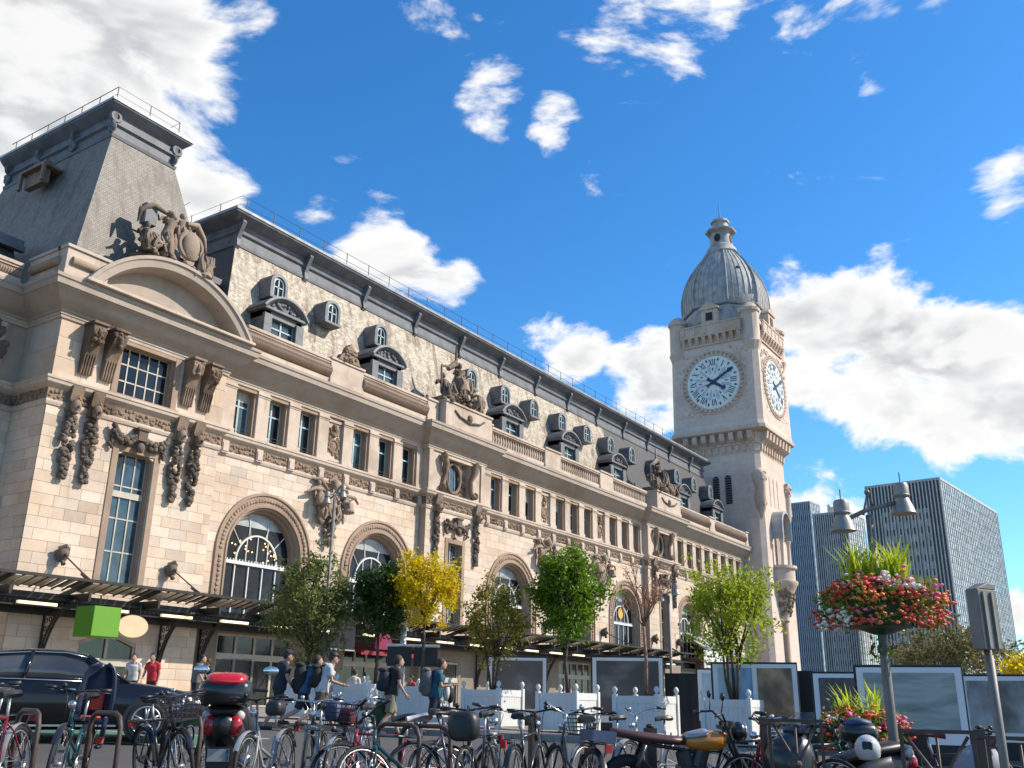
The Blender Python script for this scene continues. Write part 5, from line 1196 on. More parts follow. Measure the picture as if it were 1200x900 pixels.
TUBS = [(358, 28.5, 'left-most grey tree tub, behind the walkers with black rucksacks'), (429, 28.3, 'grey tree tub under the small dark green tree'), (497, 28.0, 'grey tree tub under the bright yellow tree'), (584, 27.5, 'grey tree tub in front of the left-most grey display panel'), (675, 26.8, 'grey tree tub under the round bright green tree'), (770, 25.6, 'grey tree tub under the bare reddish tree'), (878, 25.0, 'grey tree tub under the lime green many-stemmed tree')]
feet = [tub(l, px, d) for px, d, l in TUBS]
TR = [('bushy dark green tree with pale leaves on its right side, left-most in the row', 357, 642, 785, 45, 'leaf_mix', 9000, .13, 1.3, 1, 'bark', 'ball', 0), ('small dense dark green tree on a thin leaning stem', 447, 662, 748, 32, 'leaf_dark', 9000, .125, 1.1, 1, 'bark', 'ball', 0),
      ('bright yellow leaved tree on a slim stem', 502, 648, 735, 41, 'leaf_yellow', 7000, .125, 1.1, 1, 'bark', 'ball', .1), ('thin olive green tree with twiggy open crown', 581, 676, 785, 36, 'leaf_olive', 4200, .115, 1.0, 3, 'bark', 'ball', .25),
      ('round bright green tree on a straight stem', 663, 643, 752, 39, 'leaf_green', 11000, .135, 1.2, 1, 'bark', 'ball', 0), ('bare reddish tree with upright twigs', 756, 660, 745, 32, 'leaf_bud', 900, .06, 1.3, 1, 'bark_red', 'bare', 0), ('lime green many-stemmed tree near the clock tower', 853, 668, 785, 49, 'leaf_lime', 6500, .12, 1.3, 5, 'bark', 'vase', .05)]
for (lab, px, yt_, yb_, hw, lm, n, sz, de, st_, bk_, shp, gp), f in zip(TR, feet):
    d = math.hypot(f[0], f[1]); z1, z0 = zat(px, yt_, d), zat(px, yb_, d); rx = hw * d / F_PX
    x, y = at(px, d); w = ray(px, (yt_ + yb_) / 2); q = d / math.hypot(w[0], w[1]); cxw = Vector((w[0] * q - f[0], w[1] * q - f[1]))
    o = tree(lab, f, f[2], z0, z1, rx, lm, n, sz, de, st_, bk_, shp, None, 0, gp)
    if cxw.length > .25:   # crown stands a little off its tub
        o.location.x += cxw.x * .85; o.location.y += cxw.y * .85

# trees beyond the panels
for (px, d, yt_, yb_, hw, lm, lab, n) in ((1118, 60, 738, 800, 62, 'leaf_pale', 'loose pale green tree behind the large display panel', 5200), (1060, 75, 752, 800, 30, 'leaf_pale', 'small dusty tree behind the display panels, left of the loose pale one', 1500), (1200, 55, 772, 800, 22, 'leaf_yellow', 'little yellow tree at the right edge behind the last panel', 900)):
    p = place(px, d); w = ray(px, yt_); q = d / math.hypot(w[0], w[1]); p = (w[0] * q, w[1] * q, gz(w[0] * q, w[1] * q))
    tree(lab, p, p[2], zat(px, yb_, d), zat(px, yt_, d), hw * d / F_PX, lm, n, .28, 1.0, 1, 'bark', 'ball', None, 0, .1, 'tree', 'trees beyond the panels')

# ---------------------------------------------------------------- display panels with large prints
plain('panel_black', (.012, .012, .013), .5, 0, .15, 2); plain('print_border', (.72, .72, .72), .5, 0, .03, 1); plain('panel_base', (.10, .10, .11), .6, 0, .1, 2)
def print_mat(name, cols, scale, stretch=(1, 1, 1), seed=0.0):
    m, T, b = new_mat(name); co = T.node('ShaderNodeTexCoord').outputs['Object']; mp = T.node('ShaderNodeMapping'); T.l.new(co, mp.inputs[0]); mp.inputs['Scale'].default_value = stretch; mp.inputs['Location'].default_value = (seed, seed * 1.7, seed * .6)
    n = T.noise(mp.outputs[0], scale, 4, .55, .4); T.l.new(T.ramp(n, [(.28 + .44 * i / (len(cols) - 1), c) for i, c in enumerate(cols)]), b.inputs['Base Color']); b.inputs['Roughness'].default_value = .35
print_mat('print_slate', [(0.048, 0.045, 0.048), (0.096, 0.080, 0.080), (0.144, 0.112, 0.104), (0.256, 0.240, 0.240)], .7, (1, 1, 1), 2); print_mat('print_dusk', [(0.035, 0.029, 0.029), (0.056, 0.045, 0.045), (0.080, 0.064, 0.061), (0.192, 0.176, 0.176)], .6, (1, 1, 1.4), 5)
print_mat('print_blue', [(0.080, 0.096, 0.128), (0.160, 0.256, 0.480), (0.320, 0.480, 0.600), (0.560, 0.600, 0.600)], .9, (1.5, 1, .7), 8); print_mat('print_sepia', [(0.048, 0.035, 0.029), (0.160, 0.096, 0.056), (0.384, 0.240, 0.136), (0.600, 0.432, 0.256)], 1.1, (1, 1, 1), 3); print_mat('print_wine', [(0.048, 0.045, 0.048), (0.096, 0.072, 0.072), (0.160, 0.080, 0.080), (0.224, 0.144, 0.128)], .8, (1, 1, 1), 11); print_mat('print_harbour', [(0.064, 0.072, 0.072), (0.192, 0.224, 0.216), (0.352, 0.400, 0.368), (0.160, 0.176, 0.160)], 1.2, (.5, 1, 2.2), 14); print_mat('print_crowd', [(0.048, 0.045, 0.045), (0.128, 0.112, 0.104), (0.288, 0.272, 0.264), (0.416, 0.416, 0.416)], 1.3, (1, 1, .8), 17)
def panel(label, pxl, pxr, d, ytop, ybot, prints, rel=0.0, bd=.12, bb=.2, frame=.05):
    xa, ya = at(pxl, d); xb, yb_ = at(pxr, d * (1 + rel)); L = math.hypot(xb - xa, yb_ - ya); ang = math.atan2(yb_ - ya, xb - xa); g = gz((xa + xb) / 2, (ya + yb_) / 2)
    zt_ = zat((pxl + pxr) / 2, ytop, d); z0 = zat((pxl + pxr) / 2, ybot, d)
    o = thing('display_panel', label, 'display panel', (xa, ya, g), ang, 'large framed photo panels', world=False)
    T_, B_ = zt_ - g, z0 - g
    m = MB(); m.box(0, L, -.03, .28, .02, T_); m.build('frame', 'panel_black', o, world=False, bevel=.01)
    m = MB(); m.box(frame, L - frame * .6, -.045, -.031, B_, T_ - frame); br = m.build('print_border', 'print_border', o, world=False)
    n = len(prints); w = (L - frame * 1.6 - bd) / n
    for i, p in enumerate(prints):
        m = MB(); m.box(frame + bd + i * w, frame + (i + 1) * w, -.052, -.046, B_ + bb, T_ - frame - bd * .8); m.build('photo_print', p, o, world=False)
    m = MB(); m.box(-.05, L + .05, -.15, .4, 0, .12); m.build('foot', 'panel_base', o, world=False)
panel('grey framed display panel behind the thin olive tree', 570, 641, 34, 769, 838, ['print_slate'], .0)
panel('dark grey display panel behind the bare reddish tree', 693, 779, 31, 769, 847, ['print_dusk'], .0)
panel('narrow display panel with blue print, half hidden, beside the black hoarding', 817, 872, 30, 783, 845, ['print_blue'], .0)
panel('wide display panel with a blue and a sepia print behind the lime tree', 835, 938, 26, 776, 862, ['print_blue', 'print_sepia'], .0)
panel('display panel with dark wine-grey print left of the lamp post', 953, 1012, 25, 787, 858, ['print_wine'], .0)
panel('largest display panel with a misty harbour print behind the flower lamp post', 1004, 1134, 20, 779, 872, ['print_harbour'], .0)
panel('display panel with a blurred crowd print at the right edge', 1126, 1236, 25, 790, 870, ['print_crowd'], .0)
def hoarding(label, a, b, d, yt_, slats):
    xa, ya = at(a, d); xb, yb_ = at(b, d); L = math.hypot(xb - xa, yb_ - ya); ang = math.atan2(yb_ - ya, xb - xa); g = gz(xa, ya); T_ = zat((a + b) / 2, yt_, d) - g
    o = thing('hoarding', label, 'hoarding', (xa, ya, g), ang, None, world=False)
    m = MB(); m.box(0, L, .03, .06, 0, T_); m.build('board', 'panel_black', o, world=False)
    for i in range(slats): x = L * (i + .5) / slats; m = MB(); m.box(x - L / slats * .38, x + L / slats * .38, 0, .03, .05, T_ - .05); m.build('slat', 'panel_black' if slats < 8 else 'iron_black', o, world=False)
hoarding('matt black hoarding beside the white-bordered panels', 780, 822, 33, 789, 3)
hoarding('dark slatted hoarding between the sepia print and the wine-grey print', 938, 956, 27, 786, 6)

# ---------------------------------------------------------------- lamp posts
plain('lamp_grey', (.27, .25, .225), .5, .3, .12, 6, .05); plain('pole_grey', (.17, .155, .14), .55, .2, .12, 6); plain('lamp_lens', (.7, .7, .66), .3, 0, .05, 4)
def bell(m, c, s=1.0):
    m.lathe([(.03, .36), (.1, .34), (.12, .3), (.12, .16), (.135, .14), (.135, .11), (.1, .1), (.12, .06), (.17, -.06), (.19, -.13), (.2, -.15), (.18, -.15)], 18, c, s, s) if s == 1 else m.lathe([(r * s, z * s) for r, z in [(.03, .36), (.1, .34), (.12, .3), (.12, .16), (.135, .14), (.1, .1), (.12, .06), (.17, -.06), (.19, -.13), (.2, -.15), (.18, -.15)]], 14, c)
def lamp(label, p, h, s, rot, heads, group=None):
    o = thing('street_lamp', label, 'lamp post', p, rot, 'bell-headed street lamps', world=False)
    m = MB(); m.tube([(0, 0, 0), (0, 0, .9), (0, 0, h)], [.085 * s, .075 * s, .06 * s], 12); m.build('post', 'pole_grey', o, world=False, smooth=True)
    m = MB(); m.tube([(-heads[0] * s, 0, h - .05), (0, 0, h + .1 * s), (heads[1] * s, 0, h + .22 * s)], .035 * s, 8); m.tube([(-.1 * s, 0, h), (0, 0, h + .35 * s), (.12 * s, 0, h + .08 * s)], .02 * s, 6); m.ball((0, 0, h + .37 * s), .045 * s); m.build('arm', 'pole_grey', o, world=False, smooth=True)
    for x, z in ((-heads[0] * s - .12 * s, h - .1), (heads[1] * s + .12 * s, h + .2 * s)):
        m = MB(); bell(m, (x, 0, z), s * .999); b = m.build('lamp_head', 'lamp_grey', o, world=False, auto=.6)
        m = MB(); m.lathe([(.01, -.145 * s), (.165 * s, -.145 * s), (.165 * s, -.13 * s), (.01, -.13 * s)], 14, (x, 0, z)); m.build('lens', 'lamp_lens', b, world=False); m = MB(); m.tube([(x, 0, z + .35 * s), (x, 0, z + .52 * s)], .012 * s, 5); m.build('spike', 'pole_grey', b, world=False)
    return o
LP = place(1043, 13.0); LTOP = zat(1015, 604, 13.0) - LP[2]
lamp('bell-headed street lamp carrying the big flower basket', LP, LTOP, .82, heading(1015, -62), (.34, .47))
def far_lamp(label, px, pytop, d, s, rot):
    w = ray(px, pytop); q = d / math.hypot(w[0], w[1]); x, y = w[0] * q, w[1] * q; g = gz(x, y); lamp(label, (x, y, g), CAM_H + w[2] * q - g - .3 * s, s, rot, (.22, .22))
far_lamp('tall thin street lamp in front of the first carved cartouche', 393, 575, 29, .72, heading(393, -70)); far_lamp('thin street lamp standing between the bare tree and the lime tree', 783, 690, 42, .95, heading(783, -80))
# flower basket round the post
plain('basket_green', (.008, .05, .022), .45, 0, .15, 4); leaf_mat('leaf_flower', (.03, .06, .008), (.22, .30, .03)); leaf_mat('grass_blade', (.2, .3, .01), (.6, .68, .05), .5)
for nm, c in dict(petal_pink=(.78, .16, .24), petal_red=(.70, .08, .04), petal_orange=(.85, .22, .06), petal_white=(.8, .78, .68), petal_mauve=(.62, .26, .34)).items(): plain(nm, c, .6, 0, .15, 20)
def flowers(o, R, z, n, sz, hfl, gr, two=True):
    m = MB()
    pts = [(R * .97 * math.cos(a) * r, R * .97 * math.sin(a) * r, z + hfl * (.5 - (r - .2) ** 2 * .8) + rng.normal(0, .06)) for a, r in zip(rng.uniform(0, 2 * PI, 260), np.sqrt(rng.uniform(.08, 1, 260)))]
    pts += [(R * math.cos(a) * .98, R * math.sin(a) * .98, z - rng.uniform(0, .3)) for a in rng.uniform(0, 2 * PI, 120)]
    leaves(m, pts, int(n * 2.2), sz * 2.0, .06); m.build('foliage', 'leaf_flower', o, world=False, kind='stuff')
    # clumps of one colour
    cl = MB; cols = ['petal_pink', 'petal_red', 'petal_orange', 'petal_white', 'petal_mauve']; mbs = {c: MB() for c in cols}
    for k in range(34):
        a = 2 * PI * k / 34 + rng.normal(0, .06); r = rng.uniform(.45, 1.04); c = cols[int(rng.choice(5, p=[.28, .27, .2, .19, .06]))]; zz = z + hfl * (.58 - (r - .2) ** 2 * .95)
        for _ in range(int(n / 38)):
            q = (R * r * math.cos(a) + rng.normal(0, .07), R * r * math.sin(a) + rng.normal(0, .07), zz + rng.normal(0, .055)); mbs[c].ico(q, sz * rng.uniform(.5, .85), (1, 1, .7), .4)
    for k in range(26):
        a = 2 * PI * k / 26 + rng.normal(0, .1); r = rng.uniform(.88, 1.08); c = cols[int(rng.choice(5, p=[.3, .2, .12, .33, .05]))]
        for _ in range(int(n / 60)): q = (R * r * math.cos(a) + rng.normal(0, .06), R * r * math.sin(a) + rng.normal(0, .06), z - .12 - rng.uniform(0, .22)); mbs[c].ico(q, sz * rng.uniform(.45, .75), (1, 1, .7), .4)
    for c in cols: mbs[c].build('blossom_' + c[6:], c, o, world=False, kind='stuff')
    m = MB(); ng = gr
    for i in range(ng):
        s = -1 if i % 2 else 1; bx, by = R * (.28 * s * two + rng.normal(0, .12)), rng.normal(0, .12) * R; a = rng.uniform(0, 2 * PI); l = rng.uniform(.3, .72) * R / .8; e = (bx + math.cos(a) * l * .55, by + math.sin(a) * l * .55, z + hfl * .4 + l); md = (bx + math.cos(a) * l * .18, by + math.sin(a) * l * .18, z + hfl * .35 + l * .65)
        w = .012; px_, py_ = -math.sin(a) * w, math.cos(a) * w
        m.add([(bx - px_, by - py_, z + .1), (bx + px_, by + py_, z + .1), (md[0] + px_, md[1] + py_, md[2]), (md[0] - px_, md[1] - py_, md[2]), e], [(0, 1, 2, 3), (3, 2, 4)], None); tt = rng.uniform(.1, 1); m.tone += [(tt, tt, tt)] * 2
    m.build('grass_blades', 'grass_blade', o, world=False, kind='stuff')
zb_ = zat(1024, 738, 13.0); wB = ray(1022, 715); qB = 13.0 / math.hypot(wB[0], wB[1])
fb = thing('flower_basket', 'big round basket of pink, red and white flowers with tall grass on the lamp post', 'flower basket', (LP[0], LP[1], zb_), heading(1022, -90), None, world=False)
m = MB(); m.lathe([(.10, -.06), (.26, 0), (.40, .03), (.46, .3), (.49, .34), (.44, .34)], 14); m.build('bowl', 'basket_green', fb, world=False); 
for i in range(14): a = 2 * PI * i / 14; m = MB(); m.tube([(.405 * math.cos(a), .405 * math.sin(a), .02), (.47 * math.cos(a), .47 * math.sin(a), .32)], .012, 4); m.build('rib', 'basket_green', fb, world=False)
flowers(fb, .70, .36, 950, .045, .40, 260)
m = MB(); leaves(m, [(rng.normal(0, .05), rng.normal(0, .05), -.1 - .2 * rng.random()) for _ in range(30)], 60, .1, .03); m.build('trailing_stem', 'leaf_flower', fb, world=False, kind='stuff')
p = place(1008, 15.5); zf = zat(1008, 853, 15.5)
fl = thing('flower_trough', 'low trough of pink and white flowers behind the black scooter', 'flower trough', p, heading(1008, -90), None, world=False)
m = MB(); m.box(-.85, .85, -.25, .25, zf - p[2] - .25, zf - p[2]); m.box(-.75, -.65, -.2, .2, 0, zf - p[2] - .25); m.box(.65, .75, -.2, .2, 0, zf - p[2] - .25); m.build('trough', 'panel_black', fl, world=False, bevel=.01)
flowers(fl, .62, zf - p[2] + .02, 520, .05, .3, 50)

# ---------------------------------------------------------------- signs under and beside the canopy
plain('sign_green', (.10, .27, .012), .7, 0, .04, 1); plain('sign_cream', (.60, .44, .27), .6, 0, .06, 2); plain('sign_navy', (.010, .012, .020), .9, 0, .08, 1); plain('sign_magenta', (.18, .008, .045), .8, 0, .08, 1); plain('sign_dark', (.02, .018, .018), .6, 0, .2, 1)
def sight(px, py, Y): w = ray(px, py); k = Y / w[1]; return w[0] * k, Y, CAM_H + w[2] * k
c = sight(101, 745, 32.0); d2 = sight(132, 748, 32.0); zt_ = sight(101, 713, 32.0)[2]
o = thing('cube_sign', 'bright green cube sign hanging under the canopy', 'sign', c)
s_ = 1.12; zt_ += .12; m = MB(); m.cbox((c[0] + .62, 32.4, (zt_ + c[2]) / 2), (s_, s_, zt_ - c[2]), .0); m.build('cube', 'sign_green', o, bevel=.015)
m = MB(); m.tube([(c[0] + .62, 32.4, zt_), (c[0] + .62, 32.4, 4.4)], .03, 6); m.build('hanger', 'iron_black', o)
c = sight(156, 734, 33.0); o = thing('oval_sign', 'cream oval sign hanging beside the green cube', 'sign', c)
m = MB(); m.prism_y([(c[0] + .68 * math.cos(t), c[2] + .42 * math.sin(t)) for t in np.linspace(0, 2 * PI, 25)[:-1]], 33.0, 33.08); m.build('disc', 'sign_cream', o)
m = MB(); m.tube([(c[0] - .25, 33.04, c[2] + .4), (c[0] - .25, 33.04, 4.3)], .015, 5); m.tube([(c[0] + .25, 33.04, c[2] + .4), (c[0] + .25, 33.04, 4.3)], .015, 5); m.build('hanger', 'iron_black', o)
a, b = sight(392, 760, 31.5), sight(418, 719, 31.5); o = thing('blind_sign', 'dark navy panel sign beside the bushy tree', 'sign', (a[0], 31.5, 0))
m = MB(); m.box(a[0] - .3, b[0], 31.5, 31.6, a[2], b[2]); m.build('panel', 'sign_navy', o); m = MB(); m.box(a[0] - .3, b[0], 31.47, 31.63, a[2] - .06, a[2]); m.build('bottom_rail', 'zinc_pale', o)
a = sight(449, 752, 33.0); o = thing('hexagon_sign', 'magenta sign with cut corners under the canopy', 'sign', a)
m = MB(); m.prism_y([(a[0] - .55, a[2] - .38), (a[0] + .45, a[2] - .38), (a[0] + .7, a[2]), (a[0] + .45, a[2] + .38), (a[0] - .55, a[2] + .38)], 33.0, 33.1); m.build('board', 'sign_magenta', o); m = MB(); m.tube([(a[0], 33.05, a[2] + .38), (a[0], 33.05, 4.3)], .02, 5); m.build('hanger', 'iron_black', o)
px0 = place(469, 29.5); o = thing('screen_post', 'pair of dark information screens on a white post', 'screen', onpave(px0), heading(469, -90), None, world=False); zs = zat(478, 775, 29.5) - px0[2] - .13
m = MB(); m.tube([(0, 0, 0), (0, 0, zs + 1.05)], .09, 10); m.build('post', 'paint_white', o, world=False, smooth=True); m = MB(); m.box(-.5, 1.1, -.35, .3, zs + .42, zs + .48); m.build('hood', 'paint_white', o, world=False)
for x in (-.45, .33): m = MB(); m.box(x, x + .72, -.3, -.1, zs - .15, zs + .4); m.build('screen', 'sign_dark', o, world=False, bevel=.01)
# glazed lean-to at the far end and a white notice
a = sight(803, 728, 34.0); o = thing('glass_leanto', 'sloping blue glass roof at the foot of the station near the tower', 'glass roof', (a[0], 34, 0)); z_ = a[2]
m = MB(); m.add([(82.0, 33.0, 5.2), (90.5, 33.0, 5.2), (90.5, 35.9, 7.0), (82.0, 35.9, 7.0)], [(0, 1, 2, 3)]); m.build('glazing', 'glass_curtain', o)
for x in np.arange(82, 90.6, 1.2): m = MB(); m.prism_x([(33.0, 5.1), (33.0, 5.22), (35.9, 7.05), (35.9, 6.9)], x - .04, x + .04); m.build('glazing_bar', 'zinc_pale', o)
m = MB(); m.box(81.9, 90.6, 32.9, 33.05, 4.95, 5.2); m.box(81.9, 90.6, 33.0, 36, 4.6, 4.9); m.build('gutter', 'iron_brown', o)
a = sight(826, 786, 30.0); b = sight(850, 765, 30.0); o = thing('notice_board', 'small white notice board above the narrow blue panel', 'sign', (a[0], 30, gz(a[0], 30)))
m = MB(); m.box(a[0], b[0], 30, 30.06, a[2] + .1, b[2]); m.build('board', 'paint_white', o); m = MB(); m.box(a[0] + .1, a[0] + .16, 30.06, 30.12, gz(a[0], 30), b[2]); m.box(b[0] - .16, b[0] - .1, 30.06, 30.12, gz(a[0], 30), b[2]); m.build('legs', 'pole_grey', o)
m = MB(); m.box(a[0] + .5, a[0] + 1.6, 29.99, 29.998, a[2] + .45, a[2] + .6); m.build('print_line', 'sign_navy', o)
# road sign seen from behind
p = place(1168, 7.6); zt_ = zat(1148, 688, 7.6) - p[2]; zb2 = zat(1155, 762, 7.6) - p[2]
o = thing('road_sign', 'grey box road sign seen from behind on a thin pole at the right', 'sign', p, heading(1160, -35), None, world=False)
m = MB(); m.tube([(0, 0, 0), (0, 0, zb2 + .1)], .03, 10); m.build('pole', 'pole_grey', o, world=False, smooth=True)
m = MB(); m.box(-.10, .10, -.05, .05, zb2, zt_ - .02); m.prism_y([(-.10, zt_ - .02), (.10, zt_ - .02), (.10, zt_ + .02), (.03, zt_ + .03)], -.05, .05); sb = m.build('sign_box', 'pole_grey', o, world=False, bevel=.006)
for x in (-.06, .03): m = MB(); m.box(x, x + .025, -.065, -.051, zb2 + .01, zt_ - .04); m.build('rail', 'lamp_grey', sb, world=False)
def loft(m, secs, cap=True):
    """sections: list of (x, [(y, z) ...]) with equal counts, closed rings"""
    n = len(secs[0][1]); o = len(m.v)
    for x, ring in secs: m.v += [(x, y, z) for y, z in ring]
    for i in range(len(secs) - 1):
        for k in range(n): m.f.append((o + i * n + k, o + i * n + (k + 1) % n, o + (i + 1) * n + (k + 1) % n, o + (i + 1) * n + k))
    if cap: m.f.append(tuple(range(o + n - 1, o - 1, -1))); e = o + (len(secs) - 1) * n; m.f.append(tuple(range(e, e + n)))
def oval(w, z0, z1, n=12, p=2.4):
    r = []
    for i in range(n):
        t = 2 * PI * (i + .5) / n; c, s = math.cos(t), math.sin(t); r.append((w * abs(c) ** (2 / p) * (1 if c >= 0 else -1), (z0 + z1) / 2 + (z1 - z0) / 2 * abs(s) ** (2 / p) * (1 if s >= 0 else -1)))
    return r
# ---------------------------------------------------------------- bicycles
plain('rubber', (.014, .014, .014), .8, 0, .2, 6); plain('chrome', (.55, .55, .56), .22, .9, .1, 8); plain('alu', (.42, .42, .43), .35, .7, .1, 8); plain('black_plastic', (.016, .016, .017), .45, 0, .25, 6); plain('leather_brown', (.07, .025, .02), .45, 0, .2, 8)
for nm, c in dict(bike_red=(.20, .012, .02), bike_teal=(.012, .065, .075), bike_silver=(.30, .305, .31), bike_black=(.02, .02, .022), bike_purple=(.09, .07, .13), bike_navy=(.02, .035, .09), bike_green=(.03, .12, .06), bike_white=(.55, .55, .53), bag_burgundy=(.10, .012, .02), bag_blue=(.04, .07, .15), rack_blue=(.05, .075, .14), reflector_red=(.45, .01, .012), reflector_amber=(.7, .22, .02)).items(): plain(nm, c, .3 if 'bike' in nm else .6, 0, .1, 8, coat=.4 if 'bike' in nm else 0)  # bike paints darkened to stand in for shade over the parked row
WR = .335
_mesh = {}
def shared(key, fn, mat=None, smooth=False, auto=None):
    if key not in _mesh:
        m = MB(); fn(m); me = m.mesh(key, smooth=smooth or auto is not None)
        if auto is not None:
            try: me.set_sharp_from_angle(angle=auto)
            except Exception: pass
        me.materials.append(MATS[mat or 'bike_black']); _mesh[key] = me
    return _mesh[key]
def pt_obj(name, me, parent, mat=None, loc=(0, 0, 0), rot=(0, 0, 0), sc=(1, 1, 1)):
    o = bpy.data.objects.new(name, me); COL.objects.link(o); o.parent = parent; o.location = loc; o.rotation_euler = rot; o.scale = sc
    if mat: o.material_slots[0].link = 'OBJECT'; o.material_slots[0].material = MATS[mat]
    return o
def f_tyre(m): m.ring((0, 0, 0), WR - .018, .019, 'y', 32, 7)
def f_rim(m):
    m.ring((0, 0, 0), WR - .042, .010, 'y', 28, 5)
    m.tube([(0, -.035, 0), (0, .035, 0)], .022, 8)
    for i in range(18):
        a = 2 * PI * i / 18; b = a + (.35 if i % 2 else -.35); s = .03 if i % 2 else -.03; m.tube([(.02 * math.cos(b), s, .02 * math.sin(b)), ((WR - .05) * math.cos(a), 0, (WR - .05) * math.sin(a))], .0022, 3, False)
def f_frame(m):
    bb, st, ht, hb, rh = (-.06, 0, .29), (-.2, 0, .74), (.36, 0, .8), (.39, 0, .66), (-.5, 0, WR)
    m.tube([bb, st], .016, 8); m.tube([st, (ht[0], 0, ht[2] - .03)], .015, 8); m.tube([bb, (hb[0], 0, hb[2] + .03)], .019, 8); m.tube([(ht[0] - .004, 0, ht[2] + .02), hb], .021, 8)
    for s in (-1, 1): m.tube([bb, (-.25, s * .045, .30), (rh[0], s * .05, rh[2])], .009, 6); m.tube([(st[0] + .01, 0, st[2] - .03), (-.28, s * .04, .62), (rh[0], s * .05, rh[2])], .008, 6)
def f_step(m):
    bb, st, ht, hb, rh = (-.06, 0, .29), (-.2, 0, .62), (.36, 0, .84), (.39, 0, .68), (-.5, 0, WR)
    m.tube([bb, st], .017, 8); m.tube([(ht[0] + .01, 0, ht[2] - .06), (.2, 0, .52), (-.1, 0, .42)], .018, 8); m.tube([bb, (.15, 0, .36), (hb[0], 0, hb[2])], .02, 8); m.tube([(ht[0] - .004, 0, ht[2] + .02), hb], .021, 8)
    for s in (-1, 1): m.tube([bb, (-.25, s * .045, .30), (rh[0], s * .05, rh[2])], .009, 6); m.tube([(st[0] + .01, 0, st[2] - .03), (-.28, s * .04, .54), (rh[0], s * .05, rh[2])], .008, 6)
def f_fork(m):
    m.tube([(.39, 0, .66), (.40, 0, .62)], .024, 8)
    for s in (-1, 1): m.tube([(.40, s * .045, .63), (.45, s * .05, .48), (.535, s * .05, WR)], [.014, .012, .008], 6)
    m.tube([(.4, -.05, .63), (.4, .05, .63)], .014, 6)
def f_fork_susp(m):
    for s in (-1, 1): m.tube([(.39, s * .06, .72), (.46, s * .06, .52)], .018, 8); m.tube([(.45, s * .06, .55), (.54, s * .06, WR)], .024, 8)
    m.box(.35, .43, -.085, .085, .70, .75); m.tube([(.43, -.06, .64), (.43, .06, .64)], .02, 6)
def f_bar(m):
    m.tube([(.355, 0, .8), (.345, 0, .96)], .014, 7); m.tube([(.345, 0, .955), (.40, 0, .975)], .016, 6)
    m.tube([(.33, -.30, 1.01), (.38, -.14, 1.0), (.40, 0, .98), (.38, .14, 1.0), (.33, .30, 1.01)], .011, 7)
    for s in (-1, 1): m.tube([(.36, s * .22, 1.0), (.42, s * .2, .985), (.40, s * .32, .985)], .006, 5)
    m.tube([(.40, .1, 1.0), (.5, .05, .95), (.45, .04, .7)], .004, 4); m.tube([(.40, -.1, 1.0), (.52, -.04, .93), (.44, -.04, .65)], .004, 4); m.ball((.38, -.12, 1.03), .025, 7, 5)
def f_bar_up(m):
    m.tube([(.355, 0, .84), (.34, 0, .98)], .014, 7)
    m.tube([(.12, -.30, 1.06), (.26, -.27, 1.07), (.36, -.15, 1.04), (.37, 0, .98), (.36, .15, 1.04), (.26, .27, 1.07), (.12, .30, 1.06)], .011, 7); m.ball((.3, -.15, 1.07), .028, 7, 5)
    for s in (-1, 1): m.tube([(.28, s * .26, 1.06), (.24, s * .24, 1.03), (.14, s * .25, 1.03)], .006, 5)
def f_grips(m, s=1):
    m.tube([(.355, s * .2, 1.005), (.33, s * .31, 1.011)], .018, 8)
def f_grips_up(m, s=1):
    m.tube([(.24, s * .275, 1.07), (.1, s * .305, 1.06)], .018, 8)
def f_saddle(m):
    o = len(m.v); secs = [(-.34, .075, .955), (-.3, .085, .97), (-.22, .065, .965), (-.12, .03, .955), (-.05, .018, .945)]
    for (x, w, z) in secs:
        for (a, b) in ((-1, -.02), (-.8, .012), (0, .018), (.8, .012), (1, -.02), (.6, -.04), (-.6, -.04)): m.v.append((x, a * w, z + b))
    for i in range(4):
        for k in range(7): m.f.append((o + i * 7 + k, o + i * 7 + (k + 1) % 7, o + (i + 1) * 7 + (k + 1) % 7, o + (i + 1) * 7 + k))
    m.f.append(tuple(range(o + 6, o - 1, -1))); m.f.append(tuple(range(o + 28, o + 35)))
def f_post(m): m.tube([(-.19, 0, .7), (-.24, 0, .94)], .0135, 7); m.tube([(-.28, .02, .93), (-.12, .01, .925)], .004, 4); m.tube([(-.28, -.02, .93), (-.12, -.01, .925)], .004, 4)
def f_crank(m):
    m.ring((-.06, .05, .29), .085, .008, 'y', 20, 4); m.ring((-.06, .05, .29), .04, .012, 'y', 12, 4); m.tube([(-.06, -.06, .29), (-.06, .06, .29)], .018, 6)
    m.tube([(-.06, .07, .29), (.06, .08, .18)], .010, 5); m.tube([(-.06, -.07, .29), (-.18, -.08, .4)], .010, 5); m.tube([(-.06, .052, .375), (-.5, .052, .37)], .005, 4); m.tube([(-.06, .052, .205), (-.5, .052, .30)], .005, 4); m.ring((-.5, .05, WR), .035, .01, 'y', 10, 4)
def f_pedal(m): m.box(-.045, .045, -.045, .045, -.012, .012)
def f_guard(m, which=0):
    for (cx, a0, a1) in (((-.5, .1, 2.7), (.55, .55, 2.5))[which],):
        pts = [(cx + (WR + .025) * math.cos(t), 0, WR + (WR + .025) * math.sin(t)) for t in np.linspace(a0, a1, 12)]
        o = len(m.v)
        for (x, y, z) in pts: m.v += [(x, -.028, z - .006), (x, 0, z + .006), (x, .028, z - .006)]
        for i in range(11):
            for k in range(2): a = o + i * 3 + k; m.f.append((a, a + 1, a + 4, a + 3))
